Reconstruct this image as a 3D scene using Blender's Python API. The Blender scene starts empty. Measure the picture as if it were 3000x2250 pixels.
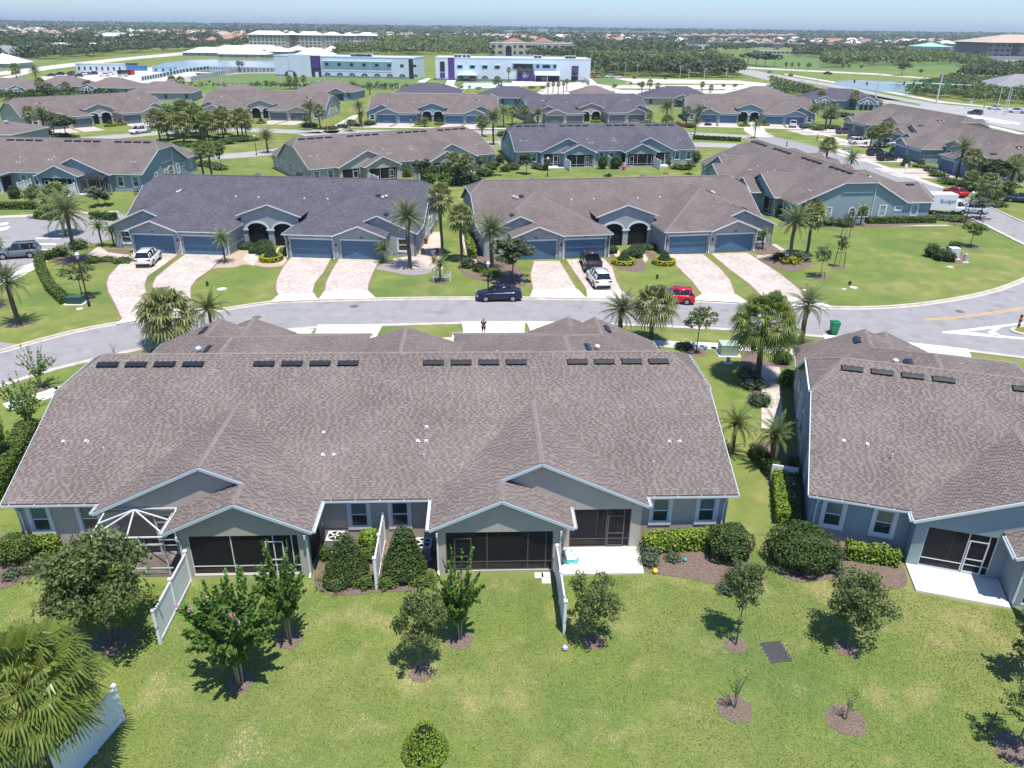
import bpy, math, random
import numpy as np
from mathutils import Vector, Matrix
random.seed(7); rng = np.random.default_rng(11)
SC = bpy.context.scene; COL = SC.collection
# ------------------------------------------------------------------ camera, sky, sun, exposure
F_PX, CAM_H, ROLL, V0 = 2200.0, 25.0, 0.0123, 82.0
PITCH = math.atan((1125 - V0) / F_PX)
_F = np.array([0, math.cos(PITCH), -math.sin(PITCH)])
_R0 = np.array([1.0, 0, 0]); _U0 = np.array([0, math.sin(PITCH), math.cos(PITCH)])
_R = _R0 * math.cos(ROLL) + _U0 * math.sin(ROLL); _U = _U0 * math.cos(ROLL) - _R0 * math.sin(ROLL)
cd = bpy.data.cameras.new('camera'); cam = bpy.data.objects.new('camera', cd); COL.objects.link(cam)
cd.sensor_width = 36.0; cd.lens = 36.0 * F_PX / 3000.0; cd.clip_start = 0.5; cd.clip_end = 60000
M = Matrix(((_R[0], _U[0], -_F[0], 0), (_R[1], _U[1], -_F[1], 0), (_R[2], _U[2], -_F[2], CAM_H), (0, 0, 0, 1)))
cam.matrix_world = M; SC.camera = cam
SUN = Vector((0.15, -0.25, 1.0)).normalized()
w = bpy.data.worlds.new('World'); SC.world = w; w.use_nodes = True
nt = w.node_tree; nt.nodes.clear()
sky = nt.nodes.new('ShaderNodeTexSky'); sky.sky_type = 'NISHITA'; sky.sun_disc = False
sky.sun_elevation = math.asin(SUN.z); sky.sun_rotation = math.atan2(SUN.x, SUN.y)
sky.air_density = 1.0; sky.dust_density = 0.3; sky.ozone_density = 2.0; sky.altitude = 20
bg = nt.nodes.new('ShaderNodeBackground'); bg.inputs[1].default_value = 0.13
wo = nt.nodes.new('ShaderNodeOutputWorld')
tm = nt.nodes.new('ShaderNodeMix'); tm.data_type = 'RGBA'; tm.blend_type = 'MULTIPLY'; tm.inputs[0].default_value = 1.0; tm.inputs[7].default_value = (0.62, 0.79, 1.08, 1)
nt.links.new(sky.outputs[0], tm.inputs[6]); nt.links.new(tm.outputs[2], bg.inputs[0]); nt.links.new(bg.outputs[0], wo.inputs[0])
sd = bpy.data.lights.new('sun', 'SUN'); sd.energy = 4.8; sd.angle = math.radians(0.5); sd.color = (1.0, 0.945, 0.84)
so = bpy.data.objects.new('sun', sd); COL.objects.link(so)
so.rotation_euler = SUN.to_track_quat('Z', 'Y').to_euler()
SC.view_settings.view_transform = 'Standard'; SC.view_settings.look = 'None'
SC.view_settings.exposure = 0.42; SC.view_settings.gamma = 1.0; SC.view_settings.use_curve_mapping = False
SC.cycles.max_bounces = 6; SC.cycles.transparent_max_bounces = 12; SC.cycles.volume_bounces = 0

def G(u, v, z=0.0):
    """a point of the photograph (3000 x 2250) as the place at height z it looks at"""
    d = _F + _R * (u - 1500) / F_PX - _U * (v - 1125) / F_PX
    t = (z - CAM_H) / d[2]
    return (d[0] * t, d[1] * t)
def PX(x, y, z):
    p = np.array([x, y, z - CAM_H]); k = p @ _F
    return (1500 + F_PX * (p @ _R) / k, 1125 - F_PX * (p @ _U) / k)
def HT(u, vb, vt):
    x, y = G(u, vb); lo, hi = 0.0, 24.0
    for _ in range(26):
        m = (lo + hi) / 2
        if PX(x, y, m)[1] > vt: lo = m
        else: hi = m
    return lo
def MPP(u, v):          # metres per photo pixel at a ground point
    x, y = G(u, v); p = np.array([x, y, -CAM_H]); return (p @ _F) / F_PX

# ------------------------------------------------------------------ materials
MATS = {}
def mat(name, col, rough=0.8, col2=None, scale=1.0, detail=4.0, contrast=None, bump=0.0, bscale=None, island=0.0,
        objrand=0.0, metal=0.0, spec=0.3, trans=0.0, stretch=None, third=None, coat=0.0):
    if name in MATS: return MATS[name]
    m = bpy.data.materials.new(name); m.use_nodes = True; MATS[name] = m
    N = m.node_tree.nodes; L = m.node_tree.links; b = N['Principled BSDF']
    b.inputs['Base Color'].default_value = (*col, 1); b.inputs['Roughness'].default_value = rough
    b.inputs['Metallic'].default_value = metal; b.inputs['Specular IOR Level'].default_value = spec
    if coat: b.inputs['Coat Weight'].default_value = coat; b.inputs['Coat Roughness'].default_value = 0.05
    out = None
    if col2 is not None or bump or third:
        tc = N.new('ShaderNodeTexCoord'); mp = N.new('ShaderNodeMapping')
        L.new(tc.outputs['Object'], mp.inputs[0])
        if stretch: mp.inputs['Scale'].default_value = stretch
    if col2 is not None:
        no = N.new('ShaderNodeTexNoise'); no.inputs['Scale'].default_value = scale; no.inputs['Detail'].default_value = detail
        no.inputs['Roughness'].default_value = 0.65
        L.new(mp.outputs[0], no.inputs['Vector'])
        cr = N.new('ShaderNodeValToRGB'); a, c = contrast or (0.35, 0.65)
        cr.color_ramp.elements[0].position = a; cr.color_ramp.elements[1].position = c
        cr.color_ramp.elements[0].color = (*col, 1); cr.color_ramp.elements[1].color = (*col2, 1)
        L.new(no.outputs[0], cr.inputs[0]); out = cr.outputs[0]
    if third:           # (colour, scale, lo, hi): wide patches
        n3 = N.new('ShaderNodeTexNoise'); n3.inputs['Scale'].default_value = third[1]; n3.inputs['Detail'].default_value = 3
        L.new(tc.outputs['Object'], n3.inputs['Vector'])
        mr = N.new('ShaderNodeMapRange'); mr.inputs[1].default_value = third[2]; mr.inputs[2].default_value = third[3]
        L.new(n3.outputs[0], mr.inputs[0])
        mx = N.new('ShaderNodeMix'); mx.data_type = 'RGBA'
        L.new(mr.outputs[0], mx.inputs[0]); mx.inputs[6].default_value = (*col, 1)
        if out: L.new(out, mx.inputs[6])
        mx.inputs[7].default_value = (*third[0], 1); out = mx.outputs[2]
    if island or objrand:
        hs = N.new('ShaderNodeHueSaturation'); hs.inputs['Color'].default_value = (*col, 1)
        if out: L.new(out, hs.inputs['Color'])
        g = N.new('ShaderNodeNewGeometry'); oi = N.new('ShaderNodeObjectInfo')
        wn = N.new('ShaderNodeTexWhiteNoise'); wn.noise_dimensions = '2D'
        cx = N.new('ShaderNodeCombineXYZ'); L.new(g.outputs['Random Per Island'], cx.inputs[0]); L.new(oi.outputs['Random'], cx.inputs[1])
        L.new(cx.outputs[0], wn.inputs['Vector'])
        mr = N.new('ShaderNodeMapRange'); k = island or objrand
        mr.inputs[3].default_value = 1 - k; mr.inputs[4].default_value = 1 + k
        L.new(wn.outputs['Value'] if island else oi.outputs['Random'], mr.inputs[0]); L.new(mr.outputs[0], hs.inputs['Value'])
        if island:
            m2 = N.new('ShaderNodeMapRange'); m2.inputs[3].default_value = 0.5 - 0.03 * min(1, island * 2); m2.inputs[4].default_value = 0.5 + 0.02 * min(1, island * 2)
            sp = N.new('ShaderNodeSeparateColor'); L.new(wn.outputs['Color'], sp.inputs[0]); L.new(sp.outputs[1], m2.inputs[0])
            if trans: L.new(m2.outputs[0], hs.inputs['Hue'])
        out = hs.outputs[0]
    if out: L.new(out, b.inputs['Base Color'])
    if bump:
        nb = N.new('ShaderNodeTexNoise'); nb.inputs['Scale'].default_value = bscale or scale * 3; nb.inputs['Detail'].default_value = 3
        L.new(mp.outputs[0], nb.inputs['Vector'])
        bp = N.new('ShaderNodeBump'); bp.inputs['Strength'].default_value = bump; bp.inputs['Distance'].default_value = 0.05
        L.new(nb.outputs[0], bp.inputs['Height']); L.new(bp.outputs[0], b.inputs['Normal'])
    if trans:           # leaves let some light through
        tr = N.new('ShaderNodeBsdfTranslucent'); ms = N.new('ShaderNodeMixShader'); ms.inputs[0].default_value = trans
        tr.inputs[0].default_value = (*col, 1)
        if out: L.new(out, tr.inputs[0])
        L.new(b.outputs[0], ms.inputs[1]); L.new(tr.outputs[0], ms.inputs[2])
        L.new(ms.outputs[0], N['Material Output'].inputs[0])
    return m
def screen_mat(name, col, clear):
    m = mat(name, col, 0.6); N = m.node_tree.nodes; L = m.node_tree.links
    t = N.new('ShaderNodeBsdfTransparent'); ms = N.new('ShaderNodeMixShader'); ms.inputs[0].default_value = clear
    L.new(N['Principled BSDF'].outputs[0], ms.inputs[1]); L.new(t.outputs[0], ms.inputs[2]); L.new(ms.outputs[0], N['Material Output'].inputs[0])
    return m
def brick_mat(name, c1, c2, mortar, bw, bh, ms=0.01, rough=0.9, skew=False, offset=0.5, noise=None):
    m = mat(name, c1, rough); N = m.node_tree.nodes; L = m.node_tree.links; b = N['Principled BSDF']
    tc = N.new('ShaderNodeTexCoord'); src = tc.outputs['Object']
    if skew:            # roof courses follow the height, whichever way the slope faces
        sp = N.new('ShaderNodeSeparateXYZ'); L.new(src, sp.inputs[0])
        ad = N.new('ShaderNodeMath'); L.new(sp.outputs[0], ad.inputs[0]); L.new(sp.outputs[1], ad.inputs[1])
        mu = N.new('ShaderNodeMath'); mu.operation = 'MULTIPLY'; mu.inputs[1].default_value = 2.5; L.new(sp.outputs[2], mu.inputs[0])
        cb = N.new('ShaderNodeCombineXYZ'); L.new(ad.outputs[0], cb.inputs[0]); L.new(mu.outputs[0], cb.inputs[1]); src = cb.outputs[0]
    br = N.new('ShaderNodeTexBrick'); L.new(src, br.inputs['Vector']); br.inputs['Scale'].default_value = 1.0
    br.inputs['Color1'].default_value = (*c1, 1); br.inputs['Color2'].default_value = (*c2, 1); br.inputs['Mortar'].default_value = (*mortar, 1)
    br.inputs['Brick Width'].default_value = bw; br.inputs['Row Height'].default_value = bh; br.inputs['Mortar Size'].default_value = ms; br.offset = offset
    o = br.outputs[0]
    no = N.new('ShaderNodeTexNoise'); no.inputs['Scale'].default_value = 0.35; no.inputs['Detail'].default_value = 6; L.new(tc.outputs['Object'], no.inputs['Vector'])
    mr = N.new('ShaderNodeMapRange'); mr.inputs[1].default_value = 0.3; mr.inputs[2].default_value = 0.7
    mr.inputs[3].default_value = 0.88; mr.inputs[4].default_value = 1.12; L.new(no.outputs[0], mr.inputs[0])
    hs = N.new('ShaderNodeHueSaturation'); L.new(o, hs.inputs['Color']); L.new(mr.outputs[0], hs.inputs['Value'])
    L.new(hs.outputs[0], b.inputs['Base Color'])
    return m

# ------------------------------------------------------------------ mesh helpers
class MB:
    """collects polygons; build() links them as ONE mesh object"""
    def __init__(s): s.v = []; s.f = []; s.m = []
    def face(s, pts, mi=0):
        i = len(s.v); s.v += [tuple(p) for p in pts]; s.f.append(tuple(range(i, i + len(pts)))); s.m.append(mi)
    def box(s, x0, x1, y0, y1, z0, z1, mi=0, rz=0.0, c=None):
        P = [(x, y, z) for z in (z0, z1) for y in (y0, y1) for x in (x0, x1)]
        if rz:
            cx, cy = c or ((x0 + x1) / 2, (y0 + y1) / 2); a, b = math.cos(rz), math.sin(rz)
            P = [(cx + (x - cx) * a - (y - cy) * b, cy + (x - cx) * b + (y - cy) * a, z) for x, y, z in P]
        i = len(s.v); s.v += P
        for q in ((0, 2, 3, 1), (4, 5, 7, 6), (0, 1, 5, 4), (2, 6, 7, 3), (0, 4, 6, 2), (1, 3, 7, 5)):
            s.f.append(tuple(i + k for k in q)); s.m.append(mi)
    def prism(s, pts, d, mi=0):
        """pts: polygon in 3-D, d: extrusion vector"""
        n = len(pts); i = len(s.v); s.v += [tuple(p) for p in pts] + [(p[0] + d[0], p[1] + d[1], p[2] + d[2]) for p in pts]
        s.f.append(tuple(range(i, i + n))); s.f.append(tuple(range(i + 2 * n - 1, i + n - 1, -1))); s.m += [mi, mi]
        for k in range(n):
            j = (k + 1) % n; s.f.append((i + k, i + n + k, i + n + j, i + j)); s.m.append(mi)
    def bar(s, a, b, w=0.1, h=0.1, mi=0, up=(0, 0, 1)):
        a = Vector(a); b = Vector(b); d = (b - a); 
        if d.length < 1e-6: return
        d.normalize(); u = Vector(up)
        if abs(d.dot(u)) > 0.98: u = Vector((0, 1, 0))
        sx = d.cross(u).normalized() * (w / 2); uy = sx.cross(d).normalized() * (h / 2)
        q = [a - sx - uy, a + sx - uy, a + sx + uy, a - sx + uy]
        s.prism(q, b - a, mi)
    def tube(s, pts, rad, n=8, mi=0, cap=True):
        pts = [Vector(p) for p in pts]; R = rad if isinstance(rad, (list, tuple)) else [rad] * len(pts); i = len(s.v)
        for k, p in enumerate(pts):
            d = (pts[min(k + 1, len(pts) - 1)] - pts[max(k - 1, 0)]).normalized()
            ref = Vector((1, 0, 0)) if abs(d.x) < 0.8 else Vector((0, 1, 0))
            a = d.cross(ref).normalized(); b = d.cross(a)
            s.v += [tuple(p + (a * math.cos(t) + b * math.sin(t)) * R[k]) for t in [2 * math.pi * q / n for q in range(n)]]
        for k in range(len(pts) - 1):
            for q in range(n):
                r = (q + 1) % n; s.f.append((i + k * n + q, i + k * n + r, i + (k + 1) * n + r, i + (k + 1) * n + q)); s.m.append(mi)
        if cap:
            s.f.append(tuple(i + q for q in range(n - 1, -1, -1))); s.f.append(tuple(i + (len(pts) - 1) * n + q for q in range(n))); s.m += [mi, mi]
    def lathe(s, prof, c=(0, 0, 0), n=12, mi=0):
        i = len(s.v)
        for r, z in prof:
            s.v += [(c[0] + r * math.cos(2 * math.pi * q / n), c[1] + r * math.sin(2 * math.pi * q / n), c[2] + z) for q in range(n)]
        for k in range(len(prof) - 1):
            for q in range(n):
                r = (q + 1) % n; s.f.append((i + k * n + q, i + k * n + r, i + (k + 1) * n + r, i + (k + 1) * n + q)); s.m.append(mi)
    def mesh(s, name, mats, smooth=False):
        me = bpy.data.meshes.new(name); me.from_pydata(s.v, [], s.f)
        for m in (mats if isinstance(mats, (list, tuple)) else [mats]): me.materials.append(m)
        if len(set(s.m)) > 1: me.polygons.foreach_set('material_index', s.m)
        if smooth: me.polygons.foreach_set('use_smooth', [True] * len(s.f))
        me.update(); return me
    def build(s, name, mats, parent=None, smooth=False, loc=None):
        return put(name, s.mesh(name, mats, smooth), parent, loc)
def put(name, me, parent=None, loc=None, rz=0.0, sc=None):
    o = bpy.data.objects.new(name, me); COL.objects.link(o); o.parent = parent
    if loc is not None: o.location = loc
    if rz: o.rotation_euler = (0, 0, rz)
    if sc is not None: o.scale = sc if isinstance(sc, (tuple, list)) else (sc,) * 3
    return o
def tag(o, label=None, cat=None, group=None, kind=None):
    if label: o['label'] = label
    if cat: o['category'] = cat
    if group: o['group'] = group
    if kind: o['kind'] = kind
    return o
def thing(name, label, cat, loc=(0, 0, 0), rz=0.0, group=None):
    o = put(name, None, None, loc, rz); tag(o, label, cat, group); return o
def quads_mesh(name, V, mats, mi=None):
    """V: (n, 4, 3) array of quads"""
    n = len(V); me = bpy.data.meshes.new(name)
    me.vertices.add(n * 4); me.vertices.foreach_set('co', np.asarray(V, dtype=np.float32).ravel())
    me.loops.add(n * 4); me.loops.foreach_set('vertex_index', np.arange(n * 4, dtype=np.int32))
    me.polygons.add(n); me.polygons.foreach_set('loop_start', np.arange(0, n * 4, 4, dtype=np.int32))
    me.polygons.foreach_set('loop_total', np.full(n, 4, dtype=np.int32))
    for m in (mats if isinstance(mats, (list, tuple)) else [mats]): me.materials.append(m)
    if mi is not None: me.polygons.foreach_set('material_index', np.asarray(mi, dtype=np.int32))
    me.update(calc_edges=True); return me
def leaf_quads(C, Nn, size, aspect=1.7, fold=None):
    """leaf cards: centres C, normals Nn, sizes"""
    C = np.asarray(C, float); n = len(C); Nn = Nn / (np.linalg.norm(Nn, axis=1, keepdims=True) + 1e-9)
    r = rng.normal(size=(n, 3)); a = np.cross(Nn, r); a /= np.linalg.norm(a, axis=1, keepdims=True) + 1e-9
    b = np.cross(Nn, a); size = np.broadcast_to(size, (n,))[:, None]
    a = a * size * aspect / 2; b = b * size / 2
    return np.stack([C - a, C - b * 0.9 + a * 0.1, C + a, C + b * 0.9 + a * 0.1], 1)
# ------------------------------------------------------------------ palettes
ROOF_BR = brick_mat('shingle_brown_course', (0.190, 0.158, 0.150), (0.138, 0.115, 0.108), (0.090, 0.075, 0.070), 0.34, 0.145, 0.012, 0.95, skew=True)
ROOF_PU = brick_mat('shingle_slate_course', (0.120, 0.118, 0.140), (0.076, 0.075, 0.094), (0.054, 0.053, 0.067), 0.34, 0.145, 0.012, 0.95, skew=True)
SH_BR = mat('shingle_tab_brown', (0.228, 0.192, 0.178), 0.95, col2=(0.176, 0.148, 0.138), scale=0.25, island=0.10, detail=6, spec=0.15, contrast=(0.3, 0.7))
SH_LO = mat('shingle_low_brown', (0.182, 0.153, 0.142), 0.95, col2=(0.130, 0.109, 0.101), scale=0.25, island=0.08, detail=6, spec=0.15)
SH_BASE = mat('shingle_underlay_brown', (0.115, 0.096, 0.092), 0.95, col2=(0.13, 0.11, 0.105), scale=9)
CAP_BR = mat('ridge_cap_brown', (0.205, 0.172, 0.163), 0.95, island=0.10)
CAP_PU = mat('ridge_cap_slate', (0.108, 0.106, 0.128), 0.95, island=0.10)
def stucco(n, c): return mat(n, c, 0.9, col2=tuple(k * 0.93 for k in c), scale=1.2, bump=0.25, bscale=30)
W_TAN = stucco('stucco_taupe', (0.44, 0.405, 0.35)); W_BLU = stucco('stucco_grey_blue', (0.265, 0.335, 0.365)); W_BEI = stucco('stucco_beige', (0.40, 0.355, 0.31))
W_GRY = stucco('stucco_light_grey', (0.36, 0.385, 0.385))
TRIM_W = mat('trim_white', (0.62, 0.66, 0.68), 0.5); TRIM_B = mat('trim_pale_blue', (0.44, 0.52, 0.57), 0.5)
D_BLU = mat('garage_blue', (0.085, 0.165, 0.255), 0.45, col2=(0.072, 0.145, 0.23), scale=1.2); D_GRN = mat('garage_grey_green', (0.105, 0.135, 0.15), 0.45); D_DRK = mat('garage_open_dark', (0.02, 0.02, 0.025), 0.5)
GLASS = mat('window_glass', (0.035, 0.05, 0.05), 0.08, spec=0.8); GLASS2 = mat('window_blind_glass', (0.13, 0.18, 0.17), 0.15, spec=0.8)
BLK = mat('black_vent', (0.016, 0.019, 0.026), 0.28, spec=0.5); BLK2 = mat('black_flange', (0.012, 0.012, 0.014), 0.6)
GALV = mat('galvanised_vent', (0.55, 0.56, 0.56), 0.45); LAMP = mat('lamp_black', (0.015, 0.015, 0.015), 0.4)
SCR = screen_mat('insect_screen', (0.022, 0.023, 0.026), 0.50); SCR2 = screen_mat('cage_screen', (0.06, 0.06, 0.065), 0.70)
FRAME_D = mat('screen_frame_bronze', (0.10, 0.095, 0.09), 0.4); CONC = mat('concrete_light', (0.72, 0.70, 0.66), 0.85, col2=(0.62, 0.60, 0.56), scale=0.8, bump=0.1, bscale=40)
FLOORT = mat('lanai_floor', (0.30, 0.25, 0.22), 0.8, col2=(0.2, 0.17, 0.15), scale=3)
INT = mat('lanai_inner_wall', (0.22, 0.21, 0.20), 0.9)
PLAQ = mat('plaque_brown', (0.05, 0.03, 0.025), 0.6)
PAL = {'taupe': dict(wall=W_TAN, trim=TRIM_W, rake=TRIM_B, roof=ROOF_BR, cap=CAP_BR, door=D_BLU),
       'blue': dict(wall=W_BLU, trim=TRIM_W, rake=TRIM_W, roof=ROOF_BR, cap=CAP_BR, door=D_BLU),
       'blueslate': dict(wall=W_BLU, trim=TRIM_W, rake=TRIM_W, roof=ROOF_PU, cap=CAP_PU, door=D_BLU),
       'greyslate': dict(wall=W_BEI, trim=TRIM_W, rake=TRIM_W, roof=ROOF_PU, cap=CAP_PU, door=D_GRN),
       'grey': dict(wall=W_TAN, trim=TRIM_W, rake=TRIM_W, roof=ROOF_BR, cap=CAP_BR, door=D_GRN)}
PROTO = mat('proto_wall', (0.5, 0.5, 0.5))

# ------------------------------------------------------------------ the four-home villa, local frame: y = 0 rear eave, front towards +y
ZE = 2.9; RY, RZ = 9.7, 7.04
def mir(P): return [(-x, y, z) for x, y, z in reversed(P)]
R_HALF = {
 'wing_in': [(3.3, 23.3, ZE), (3.3, 17.23, ZE), (11.1, 11.14, 6.25), (11.1, 14.3, 6.25)],
 'wing_front': [(9.2, 23.3, ZE), (3.3, 23.3, ZE), (11.1, 14.3, 6.25), (14.2, 17.85, 4.928), (12.4, 19.94, 4.15)],
 'wing_out': [(18.95, 17.23, ZE), (18.95, 21.4, ZE), (14.2, 21.4, 4.928), (14.2, 17.85, 4.928), (11.1, 14.3, 6.25), (11.1, 11.14, 6.25)],
 'outer_in': [(14.2, 17.85, 4.928), (14.2, 21.4, 4.928), (12.4, 21.4, 4.16), (12.4, 19.94, 4.155)],
 'gar_in': [(9.2, 23.6, ZE), (9.2, 23.3, ZE), (12.4, 19.94, 4.15), (12.4, 23.6, 4.15)],
 'gar_out': [(12.4, 23.6, 4.15), (12.4, 19.94, 4.15), (15.65, 21.0, ZE), (15.65, 23.6, ZE)],
 'entry': [(4.1, 15.46, 3.87), (4.1, 18.6, 3.87), (0, 18.6, 5.3), (0, 12.9, 5.3)],
 'rear_out': [(14.02, -.9, ZE), (14.02, 0, ZE), (8.42, 6.098, 5.504), (8.42, -.9, 5.504)],
 'rear_in': [(2.82, 0, ZE), (2.82, -2.7, ZE), (6.37, -2.7, 4.551), (6.37, -.9, 4.551), (8.42, -.9, 5.504), (8.42, 6.098, 5.504)],
 'lanai_out': [(9.92, -2.7, ZE), (9.92, -.6, ZE), (6.37, -.6, 4.551), (6.37, -2.7, 4.551)],
 'hip_end': [(18.95, 11.88, 5.84), (17.1, 9.7, RZ), (18.95, 6.885, 5.84)]}
R_MAIN = {'main_rear': [(-18.95, 0, ZE), (18.95, 0, ZE), (18.95, 6.885, 5.84), (17.1, RY, RZ), (-17.1, RY, RZ), (-18.95, 6.885, 5.84)],
          'main_front': [(18.95, 17.23, ZE), (-18.95, 17.23, ZE), (-18.95, 11.88, 5.84), (-17.1, RY, RZ), (17.1, RY, RZ), (18.95, 11.88, 5.84)]}
PLANES = {}
for k, p in R_MAIN.items(): PLANES[k] = p
for k, p in R_HALF.items(): PLANES[k] = p; PLANES[k + '_l'] = mir(p)
def upw(p):
    n = (Vector(p[1]) - Vector(p[0])).cross(Vector(p[2]) - Vector(p[0])); return p if n.z > 0 else list(reversed(p))
PLANES = {k: upw(p) for k, p in PLANES.items()}
def roof_mesh():
    b = MB()
    for p in PLANES.values(): b.prism([(x, y, z) for x, y, z in p], (0, 0, -0.10))
    return b
RIDGES_H = [((11.1, 14.3, 6.25), (3.3, 23.3, ZE)), ((11.1, 11.2, 6.25), (11.1, 14.3, 6.25)), ((11.1, 14.3, 6.25), (14.2, 17.85, 4.928)), ((14.2, 17.85, 4.93), (14.2, 21.4, 4.93)),
            ((12.4, 19.94, 4.15), (12.4, 23.6, 4.15)), ((8.42, -.9, 5.504), (8.42, 6.05, 5.504)), ((6.37, -2.7, 4.551), (6.37, -.9, 4.551)),
            ((17.1, RY, RZ), (18.95, 6.885, 5.84)), ((17.1, RY, RZ), (18.95, 11.88, 5.84))]
RIDGES = [((-17.1, RY, RZ), (17.1, RY, RZ)), ((0, 12.95, 5.3), (0, 18.6, 5.3))] + RIDGES_H + [((-a[0], a[1], a[2]), (-b[0], b[1], b[2])) for a, b in RIDGES_H]
def cap_mesh(piece=0.28):
    b = MB()
    for p, q in RIDGES:
        p = Vector(p); q = Vector(q); d = q - p; n = max(1, int(d.length / piece)); e = d / n
        sd = Vector((-d.y, d.x, 0)).normalized() * 0.15
        for k in range(n):
            a = p + e * k + Vector((0, 0, 0.03)); c = a + e * 1.05; a2 = a + Vector((0, 0, 0.0)); c2 = c + Vector((0, 0, 0.012))
            dn = Vector((0, 0, -0.062))
            b.face([a2 - sd + dn, c2 - sd + dn, c2, a2]); b.face([a2, c2, c2 + sd + dn, a2 + sd + dn])
    return b
def rect_wall(b, x0, x1, y, z0, z1, t, ops=(), axis='x'):
    """wall slab from x0 to x1 with rectangular openings (a, b, lo, hi); axis 'y' swaps the roles"""
    xs = sorted({x0, x1, *[o[0] for o in ops], *[o[1] for o in ops]})
    for a, c in zip(xs[:-1], xs[1:]):
        o = [o for o in ops if o[0] <= a + 1e-6 and o[1] >= c - 1e-6]
        segs = [(z0, z1)] if not o else [(z0, o[0][2]), (o[0][3], z1)]
        for lo, hi in segs:
            if hi - lo < 1e-3: continue
            if axis == 'x': b.box(a, c, min(y, y + t), max(y, y + t), lo, hi)
            else: b.box(min(y, y + t), max(y, y + t), a, c, lo, hi)
REAR_WIN = [(-1.07, 0.9), (17.5, 0.9), (15.0, 0.9)]
def walls_mesh():
    b = MB()
    ops = [(c - .42, c + .42, 0.95, 2.4) for c in (-1.07, 1.07, 17.5, -17.5, 15.0, -15.0)] + [(s * 6.3 - 1.2, s * 6.3 + 1.2, .1, 2.1) for s in (-1, 1)] + [(s * 11.6 - 1.1, s * 11.6 + 1.1, .1, 2.1) for s in (-1, 1)]
    rect_wall(b, -18.6, 18.6, 0.4, 0, 2.84, 0.2, ops)
    for s in (1, -1):
        R = lambda x0, x1, y, z0, z1, t, ops=(): rect_wall(b, *(sorted((s * x0, s * x1))), y, z0, z1, t, [(*sorted((s * o[0], s * o[1])), o[2], o[3]) for o in ops])
        Y = lambda x, y0, y1, z0, z1, t, ops=(): rect_wall(b, y0, y1, s * x, z0, z1, s * t, ops, axis='y')
        S = lambda P: [(s * x, y, z) for x, y, z in P]
        R(9.4, 13.75, -.6, 0, 2.80, .2, [(10.0, 13.2, .08, 2.5)])
        b.prism(S([(3.0, -.6, 2.80), (13.80, -.6, 2.80), (8.42, -.6, 5.36)]), (0, .2, 0))
        Y(13.75, -.4, .4, 0, 2.8, -.15)
        R(3.15, 9.4, -2.4, 0, 2.80, .2, [(3.6, 8.95, .12, 2.5)])
        b.prism(S([(3.0, -2.4, 2.80), (9.75, -2.4, 2.80), (6.37, -2.4, 4.40)]), (0, .2, 0))
        Y(9.4, -2.2, .4, 0, 2.8, -.2)
        Y(3.15, -2.2, .4, 0, 2.8, .15, [(-2.1, .2, .12, 2.4)])
        b.prism(S([(18.6, .6, 0), (18.6, 21.1, 0), (18.6, 21.1, 2.8), (18.6, 17.2, 2.8), (18.6, 11.8, 5.72), (18.6, 6.95, 5.72), (18.6, .6, 2.98)]), (-s * .2, 0, 0))
        R(15.4, 18.6, 21.1, 0, 2.8, -.2, [(16.5, 17.7, .6, 2.2)])
        b.prism(S([(9.9, 21.1, 2.8), (18.8, 21.1, 2.8), (14.2, 21.1, 4.78)]), (0, -.2, 0))
        Y(15.4, 20.9, 23.0, 0, 2.8, -.2)
        R(3.6, 15.4, 23.0, 0, 2.8, -.2, [(4.1, 9.0, 0, 2.25), (10.15, 15.05, 0, 2.25)])
        b.box(*sorted((s * 9.35, s * 9.8)), 23.0, 23.12, 0, 2.8)
        b.prism(S([(9.4, 23.0, 2.8), (15.5, 23.0, 2.8), (12.4, 23.0, 4.02)]), (0, -.2, 0))
        Y(3.6, 18.3, 23.0, 0, 2.8, .2)
        b.box(*sorted((s * 3.6, s * 15.2)), 21.9, 22.05, 0.0, 2.8)      # back of the garage recess
    pts = [(-3.6, 18.3, 0), (-2.95, 18.3, 0)]
    for cx in (-1.65, 1.65):
        for k in range(13):
            t = math.pi * (1 - k / 12); pts.append((cx + 1.3 * math.cos(t), 18.3, 2.05 + 0.85 * math.sin(t)))
        if cx < 0: pts += [(-.35, 18.3, 0), (.35, 18.3, 0)]
    pts += [(2.95, 18.3, 0), (3.6, 18.3, 0), (3.6, 18.3, 3.72), (3.95, 18.3, 3.8), (0, 18.3, 5.17), (-3.95, 18.3, 3.8), (-3.6, 18.3, 3.72)]
    b.prism(pts, (0, -.25, 0)); b.box(-3.6, 3.6, 14.4, 14.6, 0, 4.0)
    return b
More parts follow.
